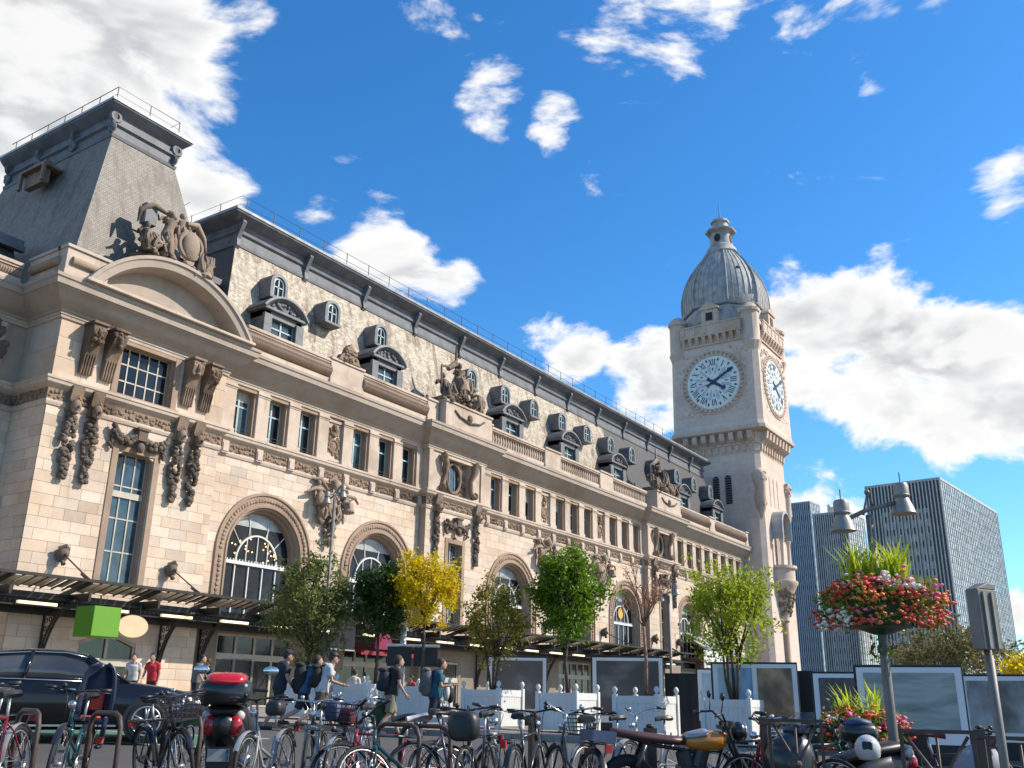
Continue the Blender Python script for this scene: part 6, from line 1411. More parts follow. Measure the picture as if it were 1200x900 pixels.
def f_rack(m):
    for s in (-1, 1): m.tube([(-.22, s * .05, .72), (-.85, s * .06, .73)], .006, 5); m.tube([(-.7, s * .06, .73), (-.5, s * .06, WR)], .006, 5)
    for x in (-.4, -.55, -.7, -.84): m.tube([(x, -.06, .73), (x, .06, .73)], .006, 5)
def f_basket(m):
    x0, x1, y, z0, z1 = .46, .74, .17, .76, .98
    for z in np.linspace(z0, z1, 6): k = .75 + .25 * (z - z0) / (z1 - z0); xm = (x0 + x1) / 2; hx = (x1 - x0) / 2 * k; m.tube([(xm - hx, -y * k, z), (xm + hx, -y * k, z), (xm + hx, y * k, z), (xm - hx, y * k, z), (xm - hx, -y * k, z)], .005, 4)
    for i in range(7):
        t = -1 + 2 * i / 6
        for sx in (-1, 1): m.tube([((x0 + x1) / 2 + sx * (x1 - x0) / 2 * .75, t * y * .75, z0), ((x0 + x1) / 2 + sx * (x1 - x0) / 2, t * y, z1)], .004, 4)
    for i in range(5):
        t = -1 + 2 * i / 4
        for sy in (-1, 1): m.tube([((x0 + x1) / 2 + t * (x1 - x0) / 2 * .75, sy * y * .75, z0), ((x0 + x1) / 2 + t * (x1 - x0) / 2, sy * y, z1)], .004, 4)
    m.box(.49, .71, -.12, .12, z0, z0 + .01)
def f_bag(m): m.box(.46, .76, -.17, .17, .72, 1.0); 
def f_lamp(m): m.lathe([(.03, 0), (.04, .02), (.04, .05), (.02, .09)], 10, (0, 0, 0)); m.v = [(.47 - z, x, .86 + y) for x, y, z in m.v]
def f_rear(m): m.box(-.9, -.86, -.03, .03, .66, .73)
def f_lock(m): m.tube([(.2 + .1 * math.cos(t), .05, .55 + .12 * math.sin(t)) for t in np.linspace(0, 2 * PI, 14)], .011, 5)
def bike(label, px, d, rel, frame='bike_black', step=False, up=False, guard=False, rack=False, basket=None, susp=False, gcol='bike_silver', saddle='black_plastic', lean=0.0, bag=None, lock=False, dz=0.0):
    p = place(px, d); o = thing('bicycle', label, 'bicycle', (p[0], p[1], p[2] + dz), heading(px, rel), 'bicycles parked along the street', world=False); o.rotation_euler.x = lean
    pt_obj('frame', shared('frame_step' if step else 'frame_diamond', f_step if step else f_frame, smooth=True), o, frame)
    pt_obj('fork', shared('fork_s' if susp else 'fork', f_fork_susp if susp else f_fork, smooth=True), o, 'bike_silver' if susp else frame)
    for x in (-.5, .55):
        w = pt_obj('wheel', shared('rim', f_rim, smooth=True), o, 'alu', (x, 0, WR)); pt_obj('tyre', shared('tyre', f_tyre, smooth=True), w, 'rubber')
    h = pt_obj('handlebar', shared('bar_up' if up else 'bar', f_bar_up if up else f_bar, smooth=True), o, 'chrome' if up or susp else 'black_plastic'); [pt_obj('grip', shared(('grip_up%d' if up else 'grip%d') % q, (lambda m, q=q: f_grips_up(m, q)) if up else (lambda m, q=q: f_grips(m, q)), smooth=True), h, 'black_plastic') for q in (-1, 1)]
    s = pt_obj('saddle', shared('saddle', f_saddle, auto=.9), o, saddle); pt_obj('seat_post', shared('post', f_post, smooth=True), s, 'alu')
    c = pt_obj('crank', shared('crank', f_crank), o, 'alu'); [pt_obj('pedal', shared('pedal', f_pedal), c, 'black_plastic', q) for q in ((.065, .125, .178), (-.185, -.125, .402))]
    if guard:
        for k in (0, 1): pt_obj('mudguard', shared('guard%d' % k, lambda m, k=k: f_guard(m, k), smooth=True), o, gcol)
    if rack: r = pt_obj('rack', shared('rack', f_rack, smooth=True), o, 'black_plastic'); pt_obj('rear_light', shared('rear', f_rear), r, 'reflector_red')
    if basket: pt_obj('basket', shared('basket', f_basket), o, basket)
    pt_obj('headlamp', shared('lamp', f_lamp, smooth=True), o, 'chrome')
    if lock: pt_obj('lock', shared('lock', f_lock, smooth=True), o, 'bag_blue')
    return o
def soft_bag(label, host, loc, size, mat, extra=None, nm='bag', cat='bag'):
    """a bag or helmet resting on a bicycle: a thing of its own"""
    o = thing(nm, label, cat, (0, 0, 0), 0, None, world=False); M = Matrix.LocRotScale(host.location, host.rotation_euler, None); q = M @ Vector(loc); o.location = q; o.rotation_euler = host.rotation_euler
    m = MB(); a_, b_, c_ = size; loft(m, [(-a_, oval(b_ * .6, -c_ * .75, c_ * .6, 12, 3)), (-a_ * .9, oval(b_ * .92, -c_, c_ * .9, 12, 3.4)), (-a_ * .2, oval(b_ * 1.02, -c_, c_, 12, 3.4)), (a_ * .5, oval(b_, -c_, c_ * .96, 12, 3.2)), (a_ * .92, oval(b_ * .85, -c_ * .95, c_ * .8, 12, 3.2)), (a_, oval(b_ * .55, -c_ * .7, c_ * .5, 12, 3))]); m.build('body', mat, o, world=False, smooth=True)
    if extra: m = MB(); m.tube([(-size[0] * .5, size[1] * .3, size[2] * .8), (0, size[1] * .3, size[2] * 1.25), (size[0] * .5, size[1] * .3, size[2] * .8)], .012, 6); m.build('strap', extra, o, world=False)
    return o
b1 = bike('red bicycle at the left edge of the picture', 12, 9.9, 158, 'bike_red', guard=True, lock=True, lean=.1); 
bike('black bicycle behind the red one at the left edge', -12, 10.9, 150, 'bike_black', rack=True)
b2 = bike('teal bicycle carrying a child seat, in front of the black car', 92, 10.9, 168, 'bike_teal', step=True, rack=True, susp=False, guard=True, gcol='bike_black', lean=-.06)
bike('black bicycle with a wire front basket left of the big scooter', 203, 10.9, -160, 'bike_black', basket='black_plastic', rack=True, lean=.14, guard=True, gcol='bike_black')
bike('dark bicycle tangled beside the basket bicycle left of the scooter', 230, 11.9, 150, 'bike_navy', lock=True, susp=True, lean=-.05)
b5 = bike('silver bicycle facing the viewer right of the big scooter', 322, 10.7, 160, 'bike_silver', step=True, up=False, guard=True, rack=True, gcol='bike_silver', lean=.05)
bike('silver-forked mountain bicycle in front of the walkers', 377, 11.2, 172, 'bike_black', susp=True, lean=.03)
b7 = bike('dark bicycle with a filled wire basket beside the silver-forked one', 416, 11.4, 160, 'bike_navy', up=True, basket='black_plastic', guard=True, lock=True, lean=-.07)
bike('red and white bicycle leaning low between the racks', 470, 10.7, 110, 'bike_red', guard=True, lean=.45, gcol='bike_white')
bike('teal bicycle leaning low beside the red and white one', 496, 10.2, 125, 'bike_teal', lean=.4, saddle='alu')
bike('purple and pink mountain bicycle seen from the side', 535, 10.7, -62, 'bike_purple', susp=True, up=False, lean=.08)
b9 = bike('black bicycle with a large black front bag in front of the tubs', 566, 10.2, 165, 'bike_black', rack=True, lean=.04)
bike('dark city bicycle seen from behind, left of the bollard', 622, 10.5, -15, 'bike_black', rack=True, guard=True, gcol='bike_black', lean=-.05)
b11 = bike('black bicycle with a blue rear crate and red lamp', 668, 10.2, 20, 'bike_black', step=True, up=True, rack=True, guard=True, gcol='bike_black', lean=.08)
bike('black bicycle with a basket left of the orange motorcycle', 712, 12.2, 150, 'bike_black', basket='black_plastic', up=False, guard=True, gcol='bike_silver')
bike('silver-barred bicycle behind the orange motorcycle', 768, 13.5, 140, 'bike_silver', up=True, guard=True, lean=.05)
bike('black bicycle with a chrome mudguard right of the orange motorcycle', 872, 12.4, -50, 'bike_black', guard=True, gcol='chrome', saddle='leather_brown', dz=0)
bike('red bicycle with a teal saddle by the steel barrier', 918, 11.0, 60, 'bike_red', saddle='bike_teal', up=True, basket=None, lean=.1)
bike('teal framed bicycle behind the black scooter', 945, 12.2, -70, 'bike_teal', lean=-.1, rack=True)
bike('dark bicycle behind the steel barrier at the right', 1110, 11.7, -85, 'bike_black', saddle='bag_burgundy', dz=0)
soft_bag('big black front bag strapped to a bicycle in front of the tubs', b9, (.56, 0, .84), (.10, .15, .14), 'black_plastic', 'black_plastic'); soft_bag('burgundy cloth bag in a wire bicycle basket', b7, (.56, .06, .86), (.08, .09, .09), 'bag_burgundy'); soft_bag('blue and white bag in a wire bicycle basket', b7, (.63, -.07, .9), (.07, .08, .1), 'bag_blue')
soft_bag('black helmet hung on the silver bicycle beside the scooter', b5, (.38, .2, .9), (.1, .085, .075), 'black_plastic', None, 'helmet', 'helmet')
cr = thing('crate', 'blue plastic crate on the rear rack of a black bicycle', 'crate', (0, 0, 0), 0, None, world=False); M_ = Matrix.LocRotScale(b11.location, b11.rotation_euler, None); cr.location = M_ @ Vector((-.6, 0, .75)); cr.rotation_euler = b11.rotation_euler
m = MB(); m.box(-.17, .17, -.12, .12, 0, .02); m.box(-.17, .17, -.12, -.108, .02, .1); m.box(-.17, .17, .108, .12, .02, .1); m.box(-.17, -.158, -.108, .108, .02, .1); m.box(.158, .17, -.108, .108, .02, .1); m.build('tub', 'rack_blue', cr, world=False)
# child seat
plain('seat_navy', (.012, .018, .045), .45, 0, .15, 6); plain('seat_red', (.42, .05, .018), .7, 0, .12, 8)
cs = thing('child_seat', 'navy child seat with orange-red padding mounted on the teal bicycle', 'child seat', (0, 0, 0), 0, None, world=False); M_ = Matrix.LocRotScale(b2.location, b2.rotation_euler, None); cs.location = M_ @ Vector((-.52, 0, .66)); cs.rotation_euler = b2.rotation_euler; cs.scale = (.92, .92, .9)
m = MB(); o_ = len(m.v)
secs = [(.0, .17), (.15, .19), (.3, .185), (.42, .17), (.5, .155), (.58, .12), (.63, .05)]
for (z, w) in secs:
    for t in np.linspace(-1, 1, 9): m.v.append((-.18 + .16 * t * t + (-.06 * z), w * t, z + .05))
n9 = 9
for i in range(len(secs) - 1):
    for k in range(8): m.f.append((i * 9 + k, i * 9 + k + 1, (i + 1) * 9 + k + 1, (i + 1) * 9 + k))
sh_ = m.build('shell', 'seat_navy', cs, world=False, smooth=True); sd = sh_.modifiers.new('thick', 'SOLIDIFY'); sd.thickness = .03
m = MB(); m.box(-.17, .12, -.17, .17, .02, .07); m.box(-.02, .12, -.19, -.15, -.22, .1); m.box(-.02, .12, .15, .19, -.22, .1); m.box(.0, .2, -.19, -.13, -.25, -.21); m.box(.0, .2, .13, .19, -.25, -.21); m.build('seat', 'seat_navy', cs, world=False, bevel=.015)
m = MB(); m.cbox((-.155, 0, .27), (.03, .15, .24)); m.cbox((.0, 0, .08), (.22, .2, .03)); m.build('back_pad', 'seat_red', cs, world=False, bevel=.012)
for s in (-1, 1): m = MB(); m.box(.02, .19, s * .16 - .035, s * .16 + .035, -.2, -.12); m.build('foot_pad', 'seat_red', cs, world=False, bevel=.01)
# bicycle racks and bollards
def hoop(label, px, d, rel, w=.7, h=.8):
    o = thing('bike_rack', label, 'bike rack', place(px, d), heading(px, rel), 'steel hoop bike racks', world=False); m = MB(); m.tube([(-w / 2, 0, 0), (-w / 2, 0, h - .12), (-w / 2 + .05, 0, h - .03), (-w / 2 + .14, 0, h), (w / 2 - .14, 0, h), (w / 2 - .05, 0, h - .03), (w / 2, 0, h - .12), (w / 2, 0, 0)], .024, 8); m.build('hoop', 'iron_brown', o, world=False, smooth=True)
    m = MB(); m.lathe([(.06, 0), (.06, .015)], 10, (-w / 2, 0, 0)); m.build('base_plate', 'iron_brown', o, world=False); m = MB(); m.lathe([(.06, 0), (.06, .015)], 10, (w / 2, 0, 0)); m.build('base_plate', 'iron_brown', o, world=False)
for i, (px, d, lab) in enumerate(((38, 10.2, 'hoop bike rack right of the red bicycle'), (128, 10.4, 'hoop bike rack right of the child seat'), (218, 10.9, 'hoop bike rack behind the basket bicycle left of the scooter'), (468, 10.5, 'hoop bike rack by the leaning red and white bicycle'), (500, 10.4, 'hoop bike rack by the leaning teal bicycle'))): hoop(lab, px, d, 15 + 8 * i)
def bollard(label, px, d, yt_, s=.06):
    p = place(px, d); h = zat(px, yt_, d) - p[2]; o = thing('bollard', label, 'bollard', p, heading(px, 20), 'dark street bollards', world=False); m = MB(); m.box(-s, s, -s, s, 0, h - .1); m.build('post', 'iron_brown', o, world=False, bevel=.01); m = MB(); m.box(-s * 1.08, s * 1.08, -s * 1.08, s * 1.08, h - .1, h - .02); m.ball((0, 0, h), s * .9, 10, 6, (1, 1, .6)); m.build('cap', 'iron_brown', o, world=False)
bollard('square bollard behind the dark city bicycle', 626, 12.5, 838); bollard('square bollard left of the orange motorcycle', 691, 12.5, 845); bollard('square bollard behind the motorcycle seat', 761, 12.5, 851); bollard('brown bollard at the left end of the steel barrier', 893, 11.0, 838, .035); bollard('brown bollard at the right end of the crossed barrier', 1144, 10.2, 852, .035)
def barrier(label, pa, pb, d, ytop):
    xa, ya = at(pa, d); xb, yb_ = at(pb, d); L = math.hypot(xb - xa, yb_ - ya); ang = math.atan2(yb_ - ya, xb - xa); g = gz(xa, ya); h = zat(pa, ytop, d) - g
    o = thing('street_barrier', label, 'barrier', (xa, ya, g), ang, 'steel street barriers', world=False)
    m = MB(); m.box(0, .03, -.015, .015, 0, h); m.box(L - .03, L, -.015, .015, 0, h); m.box(.03, L - .03, -.014, .014, h - .03, h); m.build('frame', 'iron_brown', o, world=False)
    z0, z1 = max(.1, h - .75), h - .05
    m = MB(); m.tube([(.05, 0, z1), (L - .05, 0, z0)], .014, 6); m.build('brace', 'iron_brown', o, world=False, smooth=True); m = MB(); m.tube([(.05, .01, z0), (L - .05, .01, z1)], .014, 6); m.build('brace', 'iron_brown', o, world=False, smooth=True)
    m = MB(); m.tube([(L / 2, 0, h - .05), (L / 2, 0, .05)], .012, 6); m.build('centre_bar', 'iron_brown', o, world=False, smooth=True); m = MB(); m.ball((L / 2, 0, (z0 + z1) / 2), .04, 8, 6); m.build('boss', 'iron_brown', o, world=False); m = MB(); m.box(.05, L - .05, -.015, .015, z0 - .06, z0 - .02); m.build('low_rail', 'iron_brown', o, world=False)
barrier('steel barrier with diagonal braces behind the red bicycle', 898, 962, 9.8, 842); barrier('crossed steel barrier in front of the harbour print', 1050, 1138, 9.0, 854); barrier('steel barrier at the right edge behind the road sign', 1150, 1230, 9.0, 862)
for k in range(3): 
    p = place(1040 + 5 * k, 9.1); o = thing('barrier_post', ['left-most', 'middle', 'right-most'][k] + ' of the three thin upright bars beside the flower lamp post', 'post', p, 0, 'thin bars by the lamp post', world=False); m = MB(); m.tube([(0, 0, 0), (0, 0, .62)], .014, 6); m.ball((0, 0, .63), .02, 6, 5); m.build('bar', 'iron_brown', o, world=False)

# ---------------------------------------------------------------- powered two-wheelers
plain('paint_orange', (.55, .19, .02), .25, 0, .06, 3, coat=.6); plain('tank_silver', (.30, .31, .33), .3, .5, .06, 3); plain('scooter_black', (.018, .018, .02), .3, 0, .2, 4, coat=.3); plain('scooter_grey', (.045, .042, .042), .4, 0, .15, 4); plain('topbox_red', (.50, .012, .015), .15, 0, .08, 4, coat=.8); plain('tail_red', (.40, .012, .02), .15, 0, .15, 10, coat=.8); plain('tail_clear', (.55, .50, .48), .15, 0, .1, 10); plain('plate_grey', (.33, .34, .35), .4, 0, .06, 6); plain('cover_grey', (.20, .21, .24), .6, 0, .12, 4, .1); plain('helmet_grey', (.50, .50, .48), .2, 0, .05, 4, coat=.6); plain('mirror_glass', (.65, .68, .70), .08, .9, .05, 4)
glass('screen_smoke', (.05, .055, .06), .1, .6)
MATS['screen_smoke'].node_tree.nodes['Principled BSDF'].inputs['Alpha'].default_value = .55
def moto_wheel(o, x, r=.31, w=.065, spokes=True, rimm='alu'):
    m = MB(); m.ring((x, 0, r), r - .06, .018, 'y', 28, 6); m.tube([(x, -.06, r), (x, .06, r)], .05, 10)
    for i in range(10): a = 2 * PI * i / 10; m.tube([(x, .02, r), (x + (r - .07) * math.cos(a), 0, r + (r - .07) * math.sin(a))], .012 if not spokes else .005, 4)
    wo = m.build('wheel', rimm, o, world=False, smooth=True); t = MB(); t.ring((x, 0, r), r - w * .8, w, 'y', 30, 8); t.build('tyre', 'rubber', wo, world=False, smooth=True)
# orange roadster, nose to the right
p = place(803, 11.4); mo = thing('motorcycle', 'roadster motorcycle with orange and silver tank and brown seat', 'motorcycle', (p[0], p[1], p[2] - .02), heading(815, -76), None, world=False); mo.rotation_euler.x = .06
moto_wheel(mo, -.68); moto_wheel(mo, .72)
m = MB(); loft(m, [(-.06, oval(.06, .74, .80)), (.0, oval(.12, .70, .85)), (.15, oval(.15, .67, .89)), (.34, oval(.145, .68, .89)), (.42, oval(.10, .72, .87)), (.46, oval(.04, .76, .83))]); tk = m.build('tank', 'paint_orange', mo, world=False, smooth=True)
m = MB(); loft(m, [(-.04, oval(.09, .78, .853)), (.0, oval(.125, .785, .868)), (.15, oval(.156, .80, .902)), (.20, oval(.15, .82, .905))]); m.build('tank_stripe', 'tank_silver', tk, world=False, smooth=True)
m = MB(); loft(m, [(-.86, oval(.07, .84, .90)), (-.8, oval(.11, .81, .90)), (-.5, oval(.12, .76, .86)), (-.2, oval(.12, .73, .83)), (-.04, oval(.09, .73, .82))]); m.build('seat', 'leather_brown', mo, world=False, smooth=True)
m = MB(); m.box(-.12, .28, -.14, .14, .32, .52); m.tube([(.1, 0, .5), (.16, 0, .7)], .09, 10); m.tube([(-.02, 0, .5), (-.06, 0, .68)], .09, 10); m.tube([(.06, -.18, .38), (.06, .18, .38)], .09, 14); m.build('engine', 'scooter_grey', mo, world=False, bevel=.015)
m = MB(); m.tube([(.18, -.12, .55), (.3, -.15, .35), (.1, -.17, .25), (-.5, -.18, .3), (-.85, -.18, .36)], [.022, .022, .025, .04, .045], 10); m.build('exhaust', 'chrome', mo, world=False, smooth=True)
m = MB(); m.tube([(.42, 0, .85), (.1, 0, .66), (-.35, 0, .72), (-.8, 0, .84)], .02, 8); m.tube([(.42, 0, .8), (.25, 0, .3), (-.25, 0, .28), (-.68, .09, .31)], .02, 8); m.tube([(-.25, -.07, .28), (-.68, -.09, .31)], .018, 6); m.tube([(-.5, -.12, .74), (-.66, -.12, .34)], [.03, .025], 8); m.tube([(-.5, .12, .74), (-.66, .12, .34)], [.03, .025], 8); m.build('frame', 'scooter_black', mo, world=False, smooth=True)
m = MB()
for s in (-1, 1): m.tube([(.40, s * .1, .98), (.52, s * .1, .68), (.72, s * .1, .31)], [.022, .024, .03], 8)
m.box(.36, .44, -.13, .13, .9, .94); m.box(.42, .5, -.13, .13, .76, .8); m.build('fork', 'black_plastic', mo, world=False)
m = MB(); m.tube([(.22, -.38, 1.06), (.34, -.2, 1.08), (.42, -.06, .98), (.42, .06, .98), (.34, .2, 1.08), (.22, .38, 1.06)], .013, 8); m.tube([(.2, .26, 1.06), (.18, .4, 1.06)], .02, 6); hb = m.build('handlebar', 'black_plastic', mo, world=False, smooth=True)
for s in (-1, 1): m = MB(); m.tube([(.32, s * .24, 1.08), (.34, s * .27, 1.22)], .007, 5); m.ball((.33, s * .28, 1.26), .06, 10, 7, (.35, 1, .75)); m.build('mirror', 'black_plastic', hb, world=False, smooth=True)
m = MB(); m.ball((.58, 0, .88), .11, 14, 10, (.8, 1, 1)); m.build('headlamp', 'scooter_black', mo, world=False, smooth=True); m = MB(); m.ring((.64, 0, .88), .085, .012, 'x', 18, 5); m.ball((.635, 0, .88), .075, 12, 8, (.35, 1, 1)); m.build('lens', 'chrome', mo, world=False, smooth=True)
m = MB(); pts = [(.72 + .36 * math.cos(t), 0, .31 + .36 * math.sin(t)) for t in np.linspace(.5, 2.6, 12)]
for i in range(11): m.add([(pts[i][0], -.06, pts[i][2]), (pts[i][0], .06, pts[i][2]), (pts[i + 1][0], .06, pts[i + 1][2]), (pts[i + 1][0], -.06, pts[i + 1][2])], [(0, 1, 2, 3)])
m.build('mudguard', 'tank_silver', mo, world=False, smooth=True); m = MB(); pts = [(-.68 + .38 * math.cos(t), 0, .34 + .38 * math.sin(t)) for t in np.linspace(.9, 2.9, 12)]
for i in range(11): m.add([(pts[i][0], -.08, pts[i][2]), (pts[i][0], .08, pts[i][2]), (pts[i + 1][0], .08, pts[i + 1][2]), (pts[i + 1][0], -.08, pts[i + 1][2])], [(0, 1, 2, 3)])
m.build('mudguard', 'tank_silver', mo, world=False, smooth=True)
m = MB(); m.box(-.98, -.92, -.04, .04, .74, .8); m.build('tail_lamp', 'tail_red', mo, world=False, bevel=.01)

def scooter(label, p, hd, body, top=None, screen=True, short=1.0, seat='black_plastic', zoff=0.0, plate=True):
    o = thing('scooter', label, 'scooter', (p[0], p[1], p[2] + zoff), hd, None, world=False)
    moto_wheel(o, -.62, .27, .07, False); moto_wheel(o, .72, .27, .065, False)
    m = MB(); loft(m, [(-.98, oval(.07, .60, .78)), (-.85, oval(.17, .50, .80)), (-.6, oval(.2, .42, .80)), (-.3, oval(.2, .34, .74)), (-.1, oval(.2, .24, .62)), (.02, oval(.2, .2, .36)), (.35, oval(.2, .2, .34)), (.42, oval(.2, .2, .38))]); m.build('body', body, o, world=False, smooth=True)
    m = MB(); loft(m, [(.38, oval(.21, .22, .95)), (.46, oval(.25, .24, 1.0)), (.6, oval(.22, .3, .98)), (.74, oval(.16, .46, .9)), (.82, oval(.08, .58, .8))]); m.build('front_shield', body, o, world=False, smooth=True)
    m = MB(); loft(m, [(-.95, oval(.12, .78, .86)), (-.75, oval(.18, .77, .9)), (-.45, oval(.18, .74, .86)), (-.35, oval(.17, .73, .82)), (-.05, oval(.14, .66, .76)), (.0, oval(.08, .66, .72))]); m.build('seat', seat, o, world=False, smooth=True)
    m = MB(); m.tube([(.3, -.36, 1.04), (.4, -.15, 1.05), (.44, 0, 1.0), (.4, .15, 1.05), (.3, .36, 1.04)], .02, 8); m.box(.36, .52, -.14, .14, .97, 1.06); hb = m.build('handlebar', 'black_plastic', o, world=False, bevel=.01)
    for s in (-1, 1) if top else (): m = MB(); m.tube([(.4, s * .24, 1.05), (.44, s * .34, 1.24)], .008, 5); mr = m.build('mirror_stem', 'black_plastic', hb, world=False); m = MB(); m.ball((.43, s * .37, 1.27), .085, 12, 8, (.2, 1, .6)); m.build('mirror', 'mirror_glass' if top else 'black_plastic', mr, world=False, smooth=True)
    if screen:
        m = MB(); n = 9
        for j, (z, w, x) in enumerate(((1.0, .22, .58), (1.15, .24, .5), (1.3, .22, .43), (1.4, .15, .39))):
            zz = 1.0 + (z - 1.0) * short
            for t in np.linspace(-1, 1, n): m.v.append((x - .07 * t * t, w * t, zz))
        for j in range(3):
            for k in range(n - 1): m.f.append((j * n + k, j * n + k + 1, (j + 1) * n + k + 1, (j + 1) * n + k))
        m.build('windscreen', 'screen_smoke', o, world=False, smooth=True)
    for s in (-1, 1) if body != 'cover_grey' else ():
        m = MB(); m.ball((-.9, s * .12, .68), .09, 10, 7, (.8, .8, 1.15)); m.build('tail_lamp', 'tail_red', o, world=False, smooth=True); m = MB(); m.ball((-.86, s * .15, .78), .06, 8, 6, (.9, .9, .9)); m.build('indicator', 'tail_clear', o, world=False, smooth=True)
    if plate: m = MB(); m.box(-1.05, -1.04, -.1, .1, .34, .46); m.build('number_plate', 'plate_grey', o, world=False); m = MB(); m.prism_x([(-.1, .2), (.1, .2), (.12, .48), (-.12, .48)], -1.035, -1.0); m.build('plate_holder', 'black_plastic', o, world=False); m = MB(); m.box(-1.056, -1.051, -.098, -.075, .345, .455); m.build('plate_band', 'bag_blue', o, world=False)
    m = MB(); m.tube([(-.2, -.2, .24), (-.6, -.24, .28), (-.95, -.24, .36)], [.03, .06, .06], 10); m.build('exhaust', 'alu', o, world=False, smooth=True)
    if top:
        m = MB(); loft(m, [(-1.1, oval(.19, .92, 1.1, 16, 4)), (-1.05, oval(.235, .89, 1.14, 16, 4)), (-.8, oval(.25, .88, 1.16, 16, 4)), (-.62, oval(.23, .9, 1.13, 16, 4)), (-.57, oval(.18, .94, 1.08, 16, 4))]); tb = m.build('top_box', 'scooter_black', o, world=False, smooth=True)
        m = MB(); loft(m, [(-1.11, oval(.13, 1.09, 1.14, 14, 3)), (-1.06, oval(.18, 1.08, 1.19, 14, 3)), (-.82, oval(.2, 1.1, 1.22, 14, 3)), (-.66, oval(.16, 1.1, 1.18, 14, 3)), (-.62, oval(.1, 1.1, 1.14, 14, 3))]); m.build('box_lid', 'topbox_red', tb, world=False, smooth=True)
        m = MB(); m.tube([(-.55, -.2, .88), (-.95, -.2, .9), (-1.02, 0, .92), (-.95, .2, .9), (-.55, .2, .88)], .022, 8); m.build('grab_rail', 'scooter_grey', o, world=False, smooth=True)
    m = MB(); loft(m, [(.55, oval(.07, .5, .56)), (.72, oval(.08, .54, .6)), (.95, oval(.07, .42, .52)), (1.02, oval(.05, .34, .42))]); m.build('front_mudguard', body, o, world=False, smooth=True)
    return o
sc1 = scooter('big black scooter with red-lidded top box seen from behind', place(271, 12.0), heading(271, -4), 'scooter_black', top=True, short=1.0); sc1.scale = (1, 1.1, 1.02)
sc2 = scooter('black scooter with a small smoked windscreen near the lamp post', place(972, 11.2), heading(965, 128), 'scooter_black', None, True, .45, 'black_plastic', -.06)
sc3 = scooter('scooter under a grey cover at the right edge', place(1196, 11.2), heading(1190, 130), 'cover_grey', None, False, 1, 'cover_grey', -.08)
o = thing('helmet', 'light grey open helmet resting on the black scooter seat', 'helmet', (0, 0, 0), 0, None, world=False); hx, hy = at(1012, 11.0); o.location = (hx, hy, zat(1012, 878, 11.0)); o.rotation_euler = (0, 0, heading(1013, 180))
m = MB(); m.ball((0, 0, 0), .15, 16, 12, (1, .86, .95)); m.v = [(x, y, max(z, -.1)) for x, y, z in m.v]; m.build('shell', 'helmet_grey', o, world=False, smooth=True); m = MB(); m.box(.12, .152, -.05, .05, .0, .08); m.build('badge', 'black_plastic', o, world=False, bevel=.01)
o = thing('top_case', 'dark rear case with a blue lid behind the black scooter', 'case', (*at(1003, 12.2), zat(1003, 868, 12.2)), heading(1000, 100), None, world=False); m = MB(); loft(m, [(-.2, oval(.1, .0, .15)), (-.15, oval(.16, -.02, .2)), (.15, oval(.16, -.02, .2)), (.2, oval(.1, .0, .15))]); m.build('case', 'scooter_black', o, world=False, smooth=True); m = MB(); loft(m, [(-.14, oval(.1, .15, .22)), (0, oval(.13, .15, .26)), (.14, oval(.1, .15, .22))]); m.build('lid', 'bag_blue', o, world=False, smooth=True); m = MB(); m.box(-.1, .1, -.1, .1, -.6, -.02); m.build('carrier', 'black_plastic', o, world=False)

# ---------------------------------------------------------------- black saloon car
plain('car_black', (.008, .008, .010), .18, 0, .1, 2, coat=.25, spec=.4); plain('car_trim', (.55, .55, .56), .2, .9, .05, 3); glass('car_glass', (.05, .052, .055), .08, .7)
p = place(172, 18.6); cw = heading(172, -88)
car = thing('saloon_car', 'black saloon car driving past in front of the station', 'car', p, cw, None, world=False)
CAR_F = 1.45                                      # front axle ahead of the origin shift
car.location = (p[0] - math.cos(cw) * CAR_F, p[1] - math.sin(cw) * CAR_F, p[2])
def ring_body(w, z0, zb, n=7):
    return [(-w * .86, z0), (-w, z0 + .16), (-w * 1.02, (z0 + zb) / 2 + .06), (-w * .97, zb - .05), (-w * .9, zb), (0, zb + .035), (w * .9, zb), (w * .97, zb - .05), (w * 1.02, (z0 + zb) / 2 + .06), (w, z0 + .16), (w * .86, z0)]
m = MB(); loft(m, [(x, ring_body(w, z0, zb)) for x, w, z0, zb in ((-2.42, .62, .42, .80), (-2.36, .76, .30, .92), (-2.1, .86, .24, .99), (-1.5, .91, .2, 1.0), (-.6, .92, .19, .98), (.3, .92, .19, .96), (.9, .91, .2, .94), (1.2, .90, .2, .92), (1.7, .88, .2, .86), (2.1, .82, .22, .78), (2.36, .68, .26, .68), (2.44, .5, .34, .58))]); body = m.build('body', 'car_black', car, world=False, smooth=True)
def ring_gh(w, wr, zb, zr): return [(-w, zb), (-(w * .45 + wr * .55), (zb + zr) / 2), (-wr, zr - .05), (-wr * .85, zr), (0, zr + .03), (wr * .85, zr), (wr, zr - .05), (w * .45 + wr * .55, (zb + zr) / 2), (w, zb)]
m = MB(); loft(m, [(x, ring_gh(w, wr, zb, zr)) for x, w, wr, zb, zr in ((-1.95, .76, .70, .96, 1.0), (-1.5, .82, .66, .96, 1.2), (-1.0, .84, .63, .95, 1.37), (-.5, .84, .62, .95, 1.43), (0, .84, .62, .94, 1.43), (.4, .83, .62, .93, 1.36), (.8, .82, .66, .92, 1.17), (1.12, .8, .72, .90, .95))]); m.build('windows', 'car_glass', car, world=False, smooth=True)
